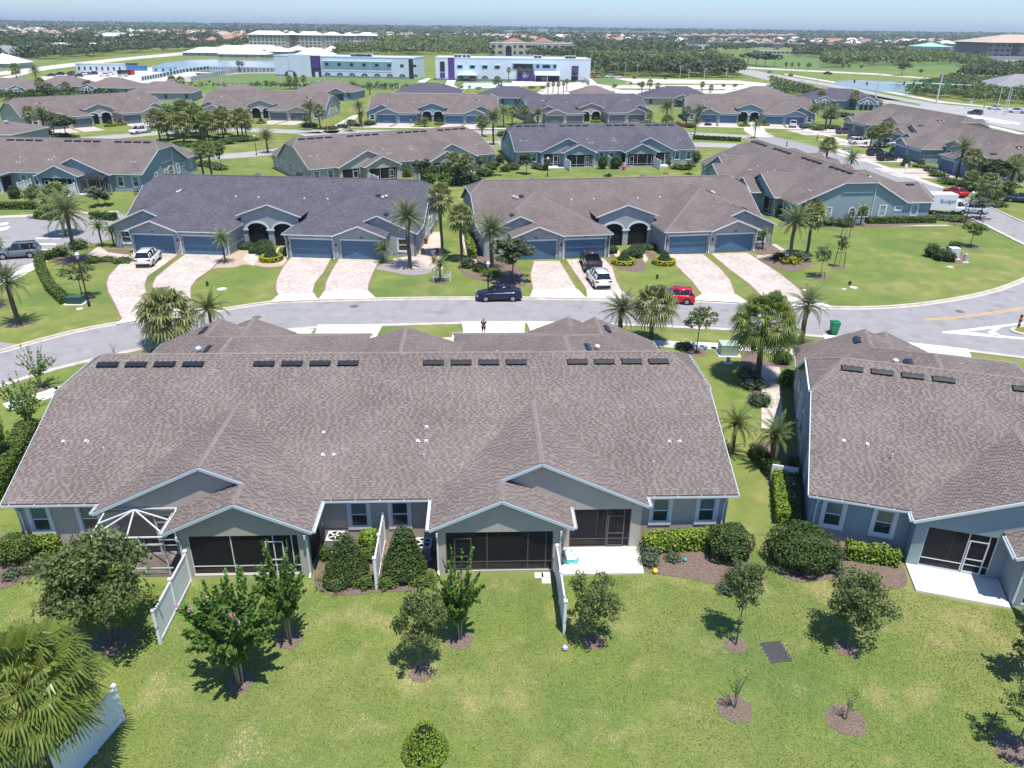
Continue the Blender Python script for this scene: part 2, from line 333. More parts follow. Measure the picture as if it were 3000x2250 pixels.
def trims_mesh():     # one board set per gable, one per eave
    out = []
    def run(segs, w_=.05, h_=.15):
        b = MB()
        for p, q in segs: b.bar(p, q, w_, h_)
        out.append(b)
    for s in (1, -1):
        R = lambda x, y, z: (s * x, y, z - .09)
        run([(R(2.82, -2.725, ZE), R(6.37, -2.725, 4.551)), (R(6.37, -2.725, 4.551), R(9.92, -2.725, ZE))]); run([(R(6.42, -.925, 4.60), R(8.42, -.925, 5.504)), (R(8.42, -.925, 5.504), R(14.02, -.925, ZE))])
        run([(R(9.2, 23.625, ZE), R(12.4, 23.625, 4.15)), (R(12.4, 23.625, 4.15), R(15.65, 23.625, ZE))]); run([(R(12.4, 21.425, 4.16), R(14.2, 21.425, 4.928)), (R(14.2, 21.425, 4.928), R(18.95, 21.425, ZE))])
        for x, y0, y1 in [(2.80, -2.7, -.1), (9.94, -2.7, -.95), (14.04, -.9, -.1)]: run([((s * x, y0, ZE - .06), (s * x, y1, ZE - .06))], .04, .16)
        for (y0, z0, y1, z1) in [(0, ZE, 6.885, 5.84), (11.88, 5.84, 17.23, ZE)]: run([((s * 18.975, y0, z0 - .09), (s * 18.975, y1, z1 - .09))], .04, .18)
        run([((s * 18.97, 17.3, ZE - .06), (s * 18.97, 21.4, ZE - .06))], .04, .16)
    run([((-4.1, 18.625, 3.78), (0, 18.625, 5.21)), ((0, 18.625, 5.21), (4.1, 18.625, 3.78))]); return out
def gutter_mesh(L, hangers=True):     # open box gutter along +x, from x=0 to L
    b = MB(); b.box(0, L, -.13, -.115, -.12, 0); b.box(0, L, -.115, 0, -.12, -.105); b.box(0, .015, -.115, 0, -.105, 0); b.box(L - .015, L, -.115, 0, -.105, 0)
    if hangers:
        k = .4
        while k < L: b.box(k, k + .03, -.115, 0, -.02, -.008); k += 1.25
    return b
def downspout_mesh(h=2.7):
    b = MB(); b.bar((0, -.10, h), (0, -.10, h - .22), .09, .07); b.bar((0, -.11, h - .2), (0, .16, h - .5), .09, .07); b.bar((0, .16, h - .45), (0, .16, .15), .09, .07); b.bar((0, .16, .2), (0, -.06, .05), .09, .07)
    return b
def window_parts(w=.84, h=1.45, tw=.2, blind=False, sash=True):
    """trim ring (proud of the wall), sash bar, two panes; local: x along wall, outward = -y, base z = 0"""
    t = MB(); t.box(-w / 2 - tw, -w / 2, -.05, 0, -tw, h + .12); t.box(w / 2, w / 2 + tw, -.05, 0, -tw, h + .12); t.box(-w / 2, w / 2, -.05, 0, h, h + .12)
    t.box(-w / 2 - .0, w / 2 + .0, -.05, 0, -tw, 0); f = MB()
    if sash: f.box(-w / 2, w / 2, -.0, .045, h / 2 - .03, h / 2 + .03)
    for x in (-w / 2, w / 2 - .04): f.box(x, x + .04, 0, .045, 0, h)
    f.box(-w / 2 + .04, w / 2 - .04, 0, .045, 0, .04); f.box(-w / 2 + .04, w / 2 - .04, 0, .045, h - .04, h)
    p = MB(); p.box(-w / 2 + .04, w / 2 - .04, .05, .06, .04, h / 2 - .03) if sash else p.box(-w / 2 + .04, w / 2 - .04, .05, .06, .04, h - .04)
    q = MB(); 
    if sash: q.box(-w / 2 + .04, w / 2 - .04, .05, .06, h / 2 + .03, h - .04)
    return t, f, p, q
def door_mesh(w=4.9, h=2.25):
    """sectional garage door: four rows of raised panels with recessed joints; mats: 0 door, outward = +y"""
    b = MB(); b.box(-w / 2, w / 2, -.06, -.02, 0, h)
    for r in range(4):
        for c in range(4):
            x0 = -w / 2 + c * w / 4; z0 = r * h / 4
            b.box(x0 + .03, x0 + w / 4 - .03, -.019, .0, z0 + .012, z0 + h / 4 - .012)
    return b
def screen_wall(w, h, bars, doorx=None, fw=.05, kick=.0):
    """screened opening: frame bars and one screen sheet; outward = -y"""
    f = MB(); f.box(0, w, 0, .05, 0, fw); f.box(0, w, 0, .05, h - fw, h)
    for x in (0, w - fw): f.box(x, x + fw, 0, .05, fw, h - fw)
    for x in bars: f.box(x - fw / 2, x + fw / 2, 0.001, .049, fw, h - fw)
    zr = .48; f.box(fw, w - fw, .002, .048, zr, zr + .04)
    return f
def build_villa_meshes():
    D = {}
    def add(name, me, role, loc=(0, 0, 0), rz=0.0, par=None, tier=3, kind=None): D[len(D)] = (name, me, role, loc, rz, par, tier, kind); return len(D) - 1
    add('wall', walls_mesh().mesh('wall', PROTO), 'wall')
    add('roof', roof_mesh().mesh('roof', PROTO), 'roof')
    add('ridge_cap', cap_mesh().mesh('ridge_cap', PROTO), 'cap', tier=2, par=1)
    for q_ in trims_mesh(): add('trim', q_.mesh('trim', PROTO), 'rake')
    # gutters
    for s in (1, -1):
        for (x0, x1) in [((14.04, 18.95)) if s == 1 else (-18.95, -14.04)]:
            add('gutter', gutter_mesh(x1 - x0).mesh('gutter', TRIM_W), None, (x0, 0, ZE), tier=2)
        add('gutter', gutter_mesh(5.04).mesh('gutter', TRIM_W), None, (s * 18.98, 6.9 if s == 1 else 11.94, 5.84), rz=s * math.pi / 2, tier=2)
        add('gutter', gutter_mesh(6.0, False).mesh('gutter', TRIM_W), None, ((9.25 if s == 1 else -3.2), 23.32, ZE), rz=math.pi, tier=2)
        add('gutter', gutter_mesh(4.6, False).mesh('gutter', TRIM_W), None, (s * 3.28, 23.3 if s == 1 else 18.7, ZE), rz=-s * math.pi / 2, tier=2)
        add('gutter', gutter_mesh(2.55).mesh('gutter', TRIM_W), None, (s * 2.78, -.12 if s == 1 else -2.67, ZE), rz=-s * math.pi / 2, tier=1)
        add('gutter', gutter_mesh(1.7).mesh('gutter', TRIM_W), None, (s * 9.96, -2.67 if s == 1 else -.97, ZE), rz=s * math.pi / 2, tier=1)
        add('gutter', gutter_mesh(.75).mesh('gutter', TRIM_W), None, (s * 14.06, -.88 if s == 1 else -.13, ZE), rz=s * math.pi / 2, tier=1)
        ds = downspout_mesh().mesh('downspout', TRIM_W)
        for x, y, r in [(s * 3.2, -2.6, 0), (s * 9.3, -2.6, 0), (s * 18.4, .2, 0), (s * 3.55, 23.2, math.pi), (s * 15.3, 23.2, math.pi), (s * 9.25, 23.3, math.pi)]:
            add('downspout', ds, None, (x, y, 0), r, tier=1)
        l = MB(); l.bar((0, 0, 5.7), (0, 0, .1), .09, .09)
        add('downspout', l.mesh('downspout', TRIM_W), None, (s * 18.66, 11.9, 0), tier=2)
    add('gutter', gutter_mesh(5.56).mesh('gutter', TRIM_W), None, (-2.78, 0, ZE), tier=2)
    # windows
    WM = {}
    def win(x, y, z, rz, w, h, blind, tier=2):
        key = (w, h, blind)
        if key not in WM:
            t, f, p, q = window_parts(w, h, sash=h > .8)
            WM[key] = (t.mesh('window', TRIM_W), f.mesh('sash', TRIM_W), p.mesh('pane', GLASS), q.mesh('pane', GLASS2 if blind else GLASS) if h > .8 else None)
        a, f, p, q = WM[key]; i = add('window', a, None, (x, y, z), rz, tier=3)
        add('sash', f, None, (0, 0, 0), 0, par=i, tier=tier); add('pane', p, None, (0, 0, 0), 0, par=i, tier=3)
        if q: add('pane', q, None, (0, 0, 0), 0, par=i, tier=3)
    for c in (-1.07, 1.07): win(c, .4, .95, 0, .84, 1.45, c < 0)
    for c in (17.5, 15.0): win(c, .4, .95, 0, .84, 1.45, True); win(-c, .4, .95, 0, .84, 1.45, True)
    for s in (1, -1):
        rz = s * math.pi / 2
        for y, w_, h_, z_ in [(5.2, .8, 1.3, .95), (13.6, .84, 1.45, .95), (16.0, .9, .45, 1.8), (18.6, .84, 1.45, .95)]: win(s * 18.602, y, z_, rz, w_, h_, False)
        win(s * 17.1, 21.1, .7, math.pi, 1.1, 1.4, False)
    win(2.0, 14.62, 1.0, math.pi, 1.0, 1.2, False)
    # arched side windows: trim ring, glass
    for (w_, zs, r, y) in [(.8, 1.75, .4, 8.9), (1.7, 1.95, .5, 10.6)]:
        tb = MB(); gb = MB(); a = [(w_ / 2 * math.cos(math.pi * k / 10), zs + r * math.sin(math.pi * k / 10)) for k in range(11)]
        o = [((w_ / 2 + .16) * math.cos(math.pi * k / 10), zs + (r + .16) * math.sin(math.pi * k / 10)) for k in range(11)]
        for k in range(10): tb.prism([(a[k][0], 0, a[k][1]), (o[k][0], 0, o[k][1]), (o[k + 1][0], 0, o[k + 1][1]), (a[k + 1][0], 0, a[k + 1][1])], (0, -.06, 0))
        for sx in (-1, 1): tb.box(*sorted((sx * w_ / 2, sx * (w_ / 2 + .16))), -.06, 0, .85, zs)
        tb.box(-w_ / 2, w_ / 2, -.06, 0, .80, .95)
        gb.prism([(x, -.012, z) for x, z in a] + [(-w_ / 2, -.012, .95), (w_ / 2, -.012, .95)], (0, -.012, 0))
        tm = tb.mesh('window', TRIM_W); gm = gb.mesh('pane', GLASS)
        mb = MB(); mb.box(-w_ / 2, w_ / 2, -.04, -.025, 1.7, 1.76); 
        for k in ([0] if w_ < 1 else [-.3, .3]): mb.box(k - .02, k + .02, -.041, -.024, .95, zs + r * .8)
        mm = mb.mesh('sash', TRIM_W)
        for s in (1, -1):
            i = add('window', tm, None, (s * 18.602, y, 0), s * math.pi / 2, tier=3); add('pane', gm, None, par=i); add('sash', mm, None, par=i, tier=2)
    # garage doors + head trim
    dm = door_mesh().mesh('garage_door', PROTO)
    hb = MB(); hb.box(-2.6, 2.6, 0, .06, 2.25, 2.45); hm = hb.mesh('lintel', TRIM_W)
    pl = MB(); pl.lathe([(.0, .0), (.17, .0), (.17, .03), (.13, .045), (0, .045)], n=12); plm = pl.mesh('plaque', PLAQ)
    lm = MB(); lm.box(-.05, .05, .0, .03, -.05, .15); lm.lathe([(.02, -.18), (.07, -.15), (.09, .02), (.11, .03), (.03, .12), (.01, .17)], (0, .12, 0), 8); lmm = lm.mesh('wall_lamp', LAMP)
    for s in (1, -1):
        for x in (6.55, 12.6):
            add('garage_door', dm, 'door', (s * x, 22.9, 0)); add('lintel', hm, None, (s * x, 23.0, 0), tier=2)
            i = add('plaque', plm, None, (s * x, 23.01, 2.62), 0, tier=1)
        for x in (3.85, 9.58): add('wall_lamp', lmm, None, (s * x, 23.02 + (.12 if x > 9 else 0), 1.75), tier=1)
        tv = MB()
        for dx, dz in ((-.14, 0), (.14, 0), (0, .22)): tv.lathe([(.0, .0), (.09, .0), (.09, .03), (0, .03)], (dx, 0, 0), 10)
        tv.v = [(x, -z if 0 else z, y + dz) for (x, y, z), dz in zip(tv.v, [0] * len(tv.v))]
    # round attic vents, three to each front gable
    av = MB(); av.lathe([(0, 0), (.12, 0), (.12, .05), (.085, .05), (.085, .02), (0, .02)], n=12); av.v = [(x, z, y) for x, y, z in av.v]; avm = av.mesh('gable_vent', GALV)
    for cx, y, z in [(12.4, 23.0, 3.35), (-12.4, 23.0, 3.35), (0, 18.3, 4.35), (14.2, 21.1, 4.05), (-14.2, 21.1, 4.05)]:
        for dx, dz in ((-.2, 0), (.2, 0), (0, .3)): add('gable_vent', avm, None, (cx + dx, y, z + dz), tier=1)
    # entry arches
    tb = MB()
    a = [(1.3 * math.cos(math.pi * k / 12), 2.05 + .85 * math.sin(math.pi * k / 12)) for k in range(13)]; o = [(1.5 * math.cos(math.pi * k / 12), 2.05 + 1.08 * math.sin(math.pi * k / 12)) for k in range(13)]
    for k in range(12): tb.prism([(a[k][0], 0, a[k][1]), (o[k][0], 0, o[k][1]), (o[k + 1][0], 0, o[k + 1][1]), (a[k + 1][0], 0, a[k + 1][1])], (0, .07, 0))
    tm = tb.mesh('arch_trim', TRIM_W); sb = MB(); sb.box(-1.3, 1.3, 0, .02, 0, 2.05)
    sb.prism([(x, 0, z) for x, z in a], (0, .02, 0)); sm = sb.mesh('screen', SCR)
    cb = MB(); cb.box(-.5, .5, 0, .12, 1.95, 2.13); cm = cb.mesh('capital', TRIM_W)
    for s in (1, -1):
        add('arch_trim', tm, None, (s * 1.65, 18.3, 0), tier=3); add('screen', sm, None, (s * 1.65, 18.0, 0), tier=3)
        add('capital', cm, None, (s * 3.3, 18.3, 0), tier=2)
    add('capital', cm, None, (0, 18.3, 0), tier=2)
    # lanai screens, floor, sliding door
    fl = MB(); fl.box(-3.05, 3.05, -2.2, .38, 0, .1); flm = fl.mesh('lanai_floor', FLOORT)
    f2 = MB(); f2.box(-2.0, 2.0, -.4, .38, 0, .1); f2m = f2.mesh('lanai_floor', FLOORT)
    gl = MB(); gl.box(-1.2, 1.2, 0, .04, .1, 2.1); gl.box(-.03, .03, -.02, 0, .1, 2.1, 1); glm = gl.mesh('sliding_door', [GLASS, TRIM_W])
    A = screen_wall(5.35, 2.38, (2.05, 4.1, 5.0)).mesh('screen_frame', TRIM_W); As = MB(); As.box(.05, 5.3, .02, .03, .05, 2.33); Asm = As.mesh('screen', SCR)
    Bm = screen_wall(3.2, 2.42, (1.95, 2.85)).mesh('screen_frame', TRIM_W); Bs = MB(); Bs.box(.05, 3.15, .02, .03, .05, 2.37); Bsm = Bs.mesh('screen', SCR)
    dr = MB()
    for x in (0, .82): dr.box(x, x + .06, -.02, 0, 0, 2.0)
    for z in (0, .85, 1.94): dr.box(.06, .82, -.02, 0, z, z + (.14 if z == 0 else .06))
    drm = dr.mesh('screen_door', TRIM_W); sds = MB(); sds.box(0, 2.3, 0, .02, .12, 2.4); sdm = sds.mesh('screen', SCR)
    for s in (1, -1):
        i = add('screen_frame', A, None, (s * 6.275 - 2.675, -2.33, .12)); add('screen', Asm, None, par=i)
        add('screen_door', drm, 'sdoor', (3.7 if s < 0 else 3.75, -.02, 0), par=i, tier=2) if s < 0 else add('screen_door', drm, 'sdoor', (.4, -.02, 0), par=i, tier=2)
        i = add('screen_frame', Bm, 'frameB', (s * 11.6 - 1.6, -.53, .08)); add('screen', Bsm, None, par=i); add('screen_door', drm, None, (2.0, -.02, 0), par=i, tier=2)
        add('lanai_floor', flm, None, (s * 6.275, 0, 0)); add('lanai_floor', f2m, None, (s * 11.5, 0, 0))
        add('screen', sdm, None, (s * 3.2, -2.1, 0), math.pi / 2)
        add('sliding_door', glm, None, (s * 6.3, .45, 0), tier=3); add('sliding_door', glm, None, (s * 11.6, .45, 0), tier=3)
    # roof vents: long black ones near the rear ridge (four groups of four), two on each front wing
    vb = MB(); vb.box(-.64, .64, -.26, .26, .0, .02, 1); 
    vb.prism([(-.58, -.2, .02), (-.58, -.22, .11), (-.58, .05, .14), (-.58, .2, .04)], (1.16, 0, 0), 0)
    vm = vb.mesh('roof_vent', [BLK, BLK2])
    sl = math.atan(.427)
    for g in (-14.2, -5.05, 5.05, 13.75):
        for k in range(4): add('roof_vent', vm, None, (g + (k - 1.5) * 1.66, 8.85, ZE + .427 * 8.85 + .01), ('rx', sl), par=1)
    for s in (1, -1):
        add('roof_vent', vm, None, (s * 12.6, 13.6, 6.25 - .427 * 1.5 + .01), ('rxz', math.atan(.427), s * math.pi / 2), par=1)
        add('roof_vent', vm, None, (s * 14.9, 19.6, 4.928 - .427 * .7 + .01), ('rxz', math.atan(.427), s * math.pi / 2), par=1)
    # small galvanised exhaust hoods and plumbing pipes
    hb = MB(); hb.box(-.11, .11, -.12, .12, 0, .02); hb.box(-.075, .075, -.09, .07, .02, .13); hm = hb.mesh('exhaust_hood', GALV)
    pb = MB(); pb.tube([(0, 0, 0), (0, 0, .35)], .045, 8); pm = pb.mesh('vent_pipe', GALV)
    for x, y in [(-17.2, 3.6), (-16.0, 3.6), (-3.3, 4.0), (-3.15, 2.6), (-2.55, 2.6), (2.34, 4.3), (1.91, 3.4), (2.38, 3.4), (15.85, 3.2), (16.43, 3.2)]:
        add('exhaust_hood', hm, None, (x, y, ZE + .427 * y), ('rx', sl), par=1, tier=2)
    for x, y in [(-14.8, 2.9), (-2.1, 2.7), (2.3, 2.3), (14.7, 1.7)]: add('vent_pipe', pm, None, (x, y, ZE + .427 * y), par=1, tier=1)
    tb = MB(); tb.lathe([(.12, 0), (.12, .2), (.2, .22), (.2, .34), (.1, .42), (0, .43)], n=12); tm2 = tb.mesh('turbine_vent', GALV)
    for s in (1, -1):
        for x, y in [(13.5, 12.9), (13.3, 14.0)]: add('turbine_vent', tm2, None, (s * x, y, 6.25 - .427 * (x - 11.1) - .03), par=1, tier=2)
        for x, y in [(16.3, 13.2), (14.9, 12.8), (6.5, 14.9)]: add('vent_pipe', pm, None, (s * x, y, 4.6), par=1, tier=1)
        for x in (3.0, 6.0): add('exhaust_hood', hm, None, (s * x, 13.4, 7.04 - .55 * 3.7 - .02), ('rx', -math.atan(.55)), par=1, tier=2)
    return D
VD = build_villa_meshes()
VILLAS = []
def villa(x, y, deg, pal, label, tier=2, group='four-home villas of the estate', over=None, name='villa', skip=()):
    r = thing(name, label, 'house', (x, y, 0), math.radians(deg), group); P = dict(PAL[pal]); P.update(over or {}); H = {}
    for i, (nm, me, role, loc, rz, par, tr, kd) in VD.items():
        if tr < tier or nm in skip: continue
        if par is not None and par not in H: continue
        o = put(nm, me, H[par] if par is not None else r, loc)
        if isinstance(rz, tuple):
            if rz[0] == 'rx': o.rotation_euler = (rz[1], 0, 0)
            else: o.rotation_euler = (rz[1], 0, rz[2])
        elif rz: o.rotation_euler = (0, 0, rz)
        if role in P:
            o.material_slots[0].link = 'OBJECT'; o.material_slots[0].material = P[role]
        H[i] = o
    VILLAS.append((r, H)); return r, H
def shingle_roof(r, H, campos, n_single=300):
    """real courses of laminated shingles on a near roof: the nearest tabs singly, the rest as one part"""
    roof = H[1]; roof.material_slots[0].link = 'OBJECT'; roof.material_slots[0].material = SH_BASE
    quads = []; info = []
    Mi = r.matrix_basis.inverted(); cl = Mi @ Vector(campos)
    for k, p in PLANES.items():
        P = [Vector(q) for q in p]; n = (P[1] - P[0]).cross(P[2] - P[0]).normalized()
        if (cl - P[0]).dot(n) < 0: continue
        up = (Vector((0, 0, 1)) - n * n.z).normalized(); ax = up.cross(n).normalized()
        o = P[0]; q2 = [((q - o).dot(ax), (q - o).dot(up)) for q in P]
        v0 = min(q[1] for q in q2); v1 = max(q[1] for q in q2); E = .145; row = 0; v = v0
        while v < v1 - .02:
            vm = v + E * .5; xs = []
            for a, b_ in zip(q2, q2[1:] + q2[:1]):
                if (a[1] - vm) * (b_[1] - vm) < 0: xs.append(a[0] + (b_[0] - a[0]) * (vm - a[1]) / (b_[1] - a[1]))
            xs.sort()
            for a, b_ in zip(xs[::2], xs[1::2]):
                x = a - random.random() * .3; hi = False
                while x < b_:
                    hi = not hi; wd = random.choice((.15, .17, .18, .20, .20, .42)) if hi else random.choice((.10, .14, .20, .26)); xa, xb = max(x, a), min(x + wd, b_); x += wd
                    if xb - xa < .05: continue
                    lift = .024 if hi else .008; quads.append((o, ax, up, n, xa, xb, v, min(v + E * 1.02, v1), lift))
            v += E; row += 1
    cen = [(o + ax * (xa + xb) / 2 + up * va) for (o, ax, up, n, xa, xb, va, vb, l) in quads]
    order = sorted(range(len(quads)), key=lambda i: (cen[i] - cl).length_squared); single = set(order[:n_single])
    big = []
    def solid(q, org=None):
        o, ax, up, n, xa, xb, va, vb, l = q; B = (o if org is None else o - org)
        p = lambda x, v_, h: B + ax * x + up * v_ + n * h
        t = [p(xa, va, l + .006), p(xb, va, l + .006), p(xb, vb, l - .004), p(xa, vb, l - .004)]; g = [p(xa, va, .0), p(xb, va, .0), p(xb, vb, .0), p(xa, vb, .0)]
        return [t, [g[0], g[1], t[1], t[0]], [g[1], g[2], t[2], t[1]], [g[3], g[0], t[0], t[3]]]
    vs, fs, mi_ = [], [], []
    for i, q in enumerate(quads):
        if i in single:
            F = solid(q, cen[i]); b = MB(); vv = [F[0][0], F[0][1], F[0][2], F[0][3], F[1][0], F[1][1], F[2][1], F[3][0]]
            b.v = [tuple(x) for x in vv]; b.f = [(0, 1, 2, 3), (4, 5, 1, 0), (5, 6, 2, 1), (7, 4, 0, 3)]; b.m = [0] * 4
            b.build('shingle', SH_BR if q[8] > .01 else SH_LO, roof, loc=cen[i])
        else:
            o, ax, up, n, xa, xb, va, vb, l = q; k = len(vs); p = lambda x, v_, h: tuple(o + ax * x + up * v_ + n * h)
            vs += [p(xa, va, l + .006), p(xb, va, l + .006), p(xb, vb, l - .004), p(xa, vb, l - .004), p(xa, va, 0), p(xb, va, 0)]
            fs += [(k, k + 1, k + 2, k + 3), (k + 4, k + 5, k + 1, k)]; mi_ += [0, 0] if l > .01 else [1, 1]
    me = bpy.data.meshes.new('shingle_courses'); me.from_pydata(vs, [], fs); me.materials.append(SH_BR); me.materials.append(SH_LO); me.polygons.foreach_set('material_index', mi_); me.update()
    tag(put('shingle_courses', me, roof), kind='stuff')
V = {}
V[0] = villa(-6.9, 32.5, 2.6, 'taupe', 'brown roofed taupe villa nearest the camera, seen from its rear lanais', 1)
V[3] = villa(33.94, 28.1, -16.45, 'blue', 'blue grey villa cut by the right edge, its rear patio facing the lawn', 1)
V[1] = villa(-28.98, 110.35, 176.4, 'blueslate', 'slate roofed blue villa with white sport utility parked at its left garage', 1, over=dict(wall=W_GRY))
V[2] = villa(10.9, 112.4, 190.3, 'blue', 'brown roofed blue villa with the black pickup parked at its garage', 1, over=dict(wall=W_GRY))
V[4] = villa(37.18, 125.72, -81.86, 'blue', 'blue villa on the corner lot with its arched side wall facing the big lawn', 1)
V[5] = villa(-79.32, 124.8, -2.07, 'blue', 'blue villa at the left edge with a dark screened pool cage behind', 1)
V[6] = villa(-19.22, 141.23, 33.6, 'taupe', 'taupe villa turned askew behind the slate roofed villa', 1, over=dict(rake=TRIM_W))
V[7] = villa(18.68, 157.07, 9.5, 'blueslate', 'slate roofed blue villa seen from behind with white privacy fences', 1)
V[8] = villa(-127.1, 227.8, 229.0, 'grey', 'grey villa behind the white work pickup and clipped cone topiaries', 2)
V[9] = villa(-73.9, 252.3, 177.2, 'grey', 'grey villa behind the island of cabbage palms', 2)
V[10] = villa(-24.15, 248.9, 180.4, 'blue', 'brown roofed blue villa with one garage open and a person on its drive', 2)
V[11] = villa(17.8, 254.0, 194.6, 'greyslate', 'slate roofed beige villa with grey green garage doors', 2)
V[12] = villa(72.85, 258.3, 172.8, 'blue', 'brown roofed blue villa with the white pickup at its right garage', 2)
V[13] = villa(116.4, 208.7, 95.5, 'grey', 'grey villa beside the arterial road with dark garage doors', 2)
V[14] = villa(109.0, 161.4, 91.0, 'blue', 'blue villa across the street from the corner lot', 2)
for k in (0, 3): shingle_roof(*V[k], (0, 0, CAM_H))
for o in V[0][0].children:      # the two right-hand lanais have bronze frames
    if o.name.startswith('screen_frame') and o.location.x > 0:
        for q_ in [o] + [c for c in o.children if c.name.startswith('screen_door')]: q_.material_slots[0].link = 'OBJECT'; q_.material_slots[0].material = FRAME_D
# ------------------------------------------------------------------ ground, water, roads, drives, beds
LAWN = mat('lawn', (0.175, 0.225, 0.050), 0.95, col2=(0.085, 0.138, 0.026), scale=13, detail=8, contrast=(0.40, 0.62), third=((0.235, 0.225, 0.085), 0.16, 0.42, 0.70), bump=0.6, bscale=22, spec=0.1)
def lawn_fix():     # a second, finer mottling and far-away greens
    m = LAWN; N = m.node_tree.nodes; L = m.node_tree.links; b = N['Principled BSDF']
    src = b.inputs['Base Color'].links[0].from_socket; tc = [n for n in N if n.type == 'TEX_COORD'][0]
    prev = src
    for sc, det, lo, hi, col, fac in [(0.55, 8, .46, .62, (0.085, 0.145, 0.036), .55), (0.42, 7, .54, .68, (0.32, 0.28, 0.13), .55), (1.9, 6, .55, .72, (0.26, 0.24, 0.10), .5), (26, 3, .45, .62, (0.29, 0.32, 0.10), .5), (0.045, 3, .45, .62, (0.105, 0.170, 0.038), .45), (0.13, 4, .50, .64, (0.075, 0.150, 0.045), .5)]:
        no = N.new('ShaderNodeTexNoise'); no.inputs['Scale'].default_value = sc; no.inputs['Detail'].default_value = det; L.new(tc.outputs['Object'], no.inputs['Vector'])
        mr = N.new('ShaderNodeMapRange'); mr.inputs[1].default_value = lo; mr.inputs[2].default_value = hi; mr.inputs[4].default_value = fac; L.new(no.outputs[0], mr.inputs[0])
        mx = N.new('ShaderNodeMix'); mx.data_type = 'RGBA'; L.new(mr.outputs[0], mx.inputs[0]); L.new(prev, mx.inputs[6]); mx.inputs[7].default_value = (*col, 1); prev = mx.outputs[2]
    L.new(prev, b.inputs['Base Color'])
lawn_fix()
LAWN2 = mat('lawn_fresh', (0.085, 0.165, 0.022), 0.95, col2=(0.065, 0.135, 0.018), scale=5, detail=8, third=((0.12, 0.185, 0.03), 0.5, .45, .65), bump=0.5, bscale=22, spec=0.1)
FIELD = mat('field_grass', (0.10, 0.18, 0.045), 0.95, col2=(0.14, 0.19, 0.06), scale=0.03, detail=8)
FIELD_Y = mat('dry_grass', (0.20, 0.22, 0.08), 0.95, col2=(0.13, 0.18, 0.05), scale=0.08, detail=8)
ASPH = mat('asphalt_aged', (0.30, 0.295, 0.30), 0.9, col2=(0.255, 0.25, 0.258), scale=0.7, detail=12, third=((0.20, 0.198, 0.20), 0.5, .56, .76), bump=0.2, bscale=50)
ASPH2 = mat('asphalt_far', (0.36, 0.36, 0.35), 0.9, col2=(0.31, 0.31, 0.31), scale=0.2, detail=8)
KERB = mat('kerb_concrete', (0.55, 0.51, 0.45), 0.9, col2=(0.42, 0.36, 0.30), scale=0.9, detail=8)
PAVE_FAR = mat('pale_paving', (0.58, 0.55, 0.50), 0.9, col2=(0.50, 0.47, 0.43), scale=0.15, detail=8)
PAVER = brick_mat('driveway_pavers', (0.57, 0.50, 0.45), (0.41, 0.345, 0.305), (0.39, 0.335, 0.30), 0.36, 0.24, 0.008, 0.9)
MULCH = mat('mulch', (0.105, 0.070, 0.055), 0.95, col2=(0.25, 0.185, 0.155), scale=14, detail=6, contrast=(.35, .62), bump=1.0, bscale=26)
PEB = mat('pebble_bed', (0.52, 0.42, 0.33), 0.9, col2=(0.36, 0.27, 0.20), scale=12, detail=5, bump=0.6)
GRAV = mat('grey_gravel', (0.36, 0.33, 0.32), 0.9, col2=(0.22, 0.20, 0.20), scale=12, detail=5, bump=0.6)
PAINT_Y = mat('road_paint_yellow', (0.72, 0.42, 0.08), 0.7); PAINT_W = mat('road_paint_white', (0.8, 0.8, 0.8), 0.7)
WATER = mat('pond_water', (0.15, 0.17, 0.20), 0.12, col2=(0.19, 0.21, 0.24), scale=0.15, spec=0.6, bump=0.3, bscale=1.2)
b = MB(); b.face([(-20000, -300, 0), (20000, -300, 0), (20000, 38000, 0), (-20000, 38000, 0)])
tag(b.build('ground', LAWN), kind='structure')
def sheet(name, px, m, z, kind='structure', world=False, thick=0.0):
    pts = px if world else [G(u, v) for u, v in px]
    if sum(a[0] * c[1] - c[0] * a[1] for a, c in zip(pts, pts[1:] + pts[:1])) < 0: pts = pts[::-1]
    b = MB()
    if thick: b.prism([(x, y, z) for x, y in pts], (0, 0, -thick))
    else: b.face([(x, y, z) for x, y in pts])
    return tag(b.build(name, m), kind=kind)
def smooth(pts, it=2):
    for _ in range(it):
        q = [pts[0]]
        for a, c in zip(pts[:-1], pts[1:]): q += [(a[0] * .75 + c[0] * .25, a[1] * .75 + c[1] * .25), (a[0] * .25 + c[0] * .75, a[1] * .25 + c[1] * .75)]
        pts = q + [pts[-1]]
    return pts
def offset(pts, d):
    r = []
    for i, p in enumerate(pts):
        a = Vector(pts[max(i - 1, 0)]); c = Vector(pts[min(i + 1, len(pts) - 1)]); t = (c - a).normalized(); r.append((p[0] - t.y * d, p[1] + t.x * d))
    return r
def strip(b, pts, d0, d1, z, mi=0, h=0.0):
    A = offset(pts, d0); B = offset(pts, d1)
    for i in range(len(pts) - 1):
        q = [(*A[i], z), (*A[i + 1], z), (*B[i + 1], z), (*B[i], z)]
        if h: b.prism(q, (0, 0, -h), mi)
        else: b.face(q if d1 > d0 else q[::-1], mi)
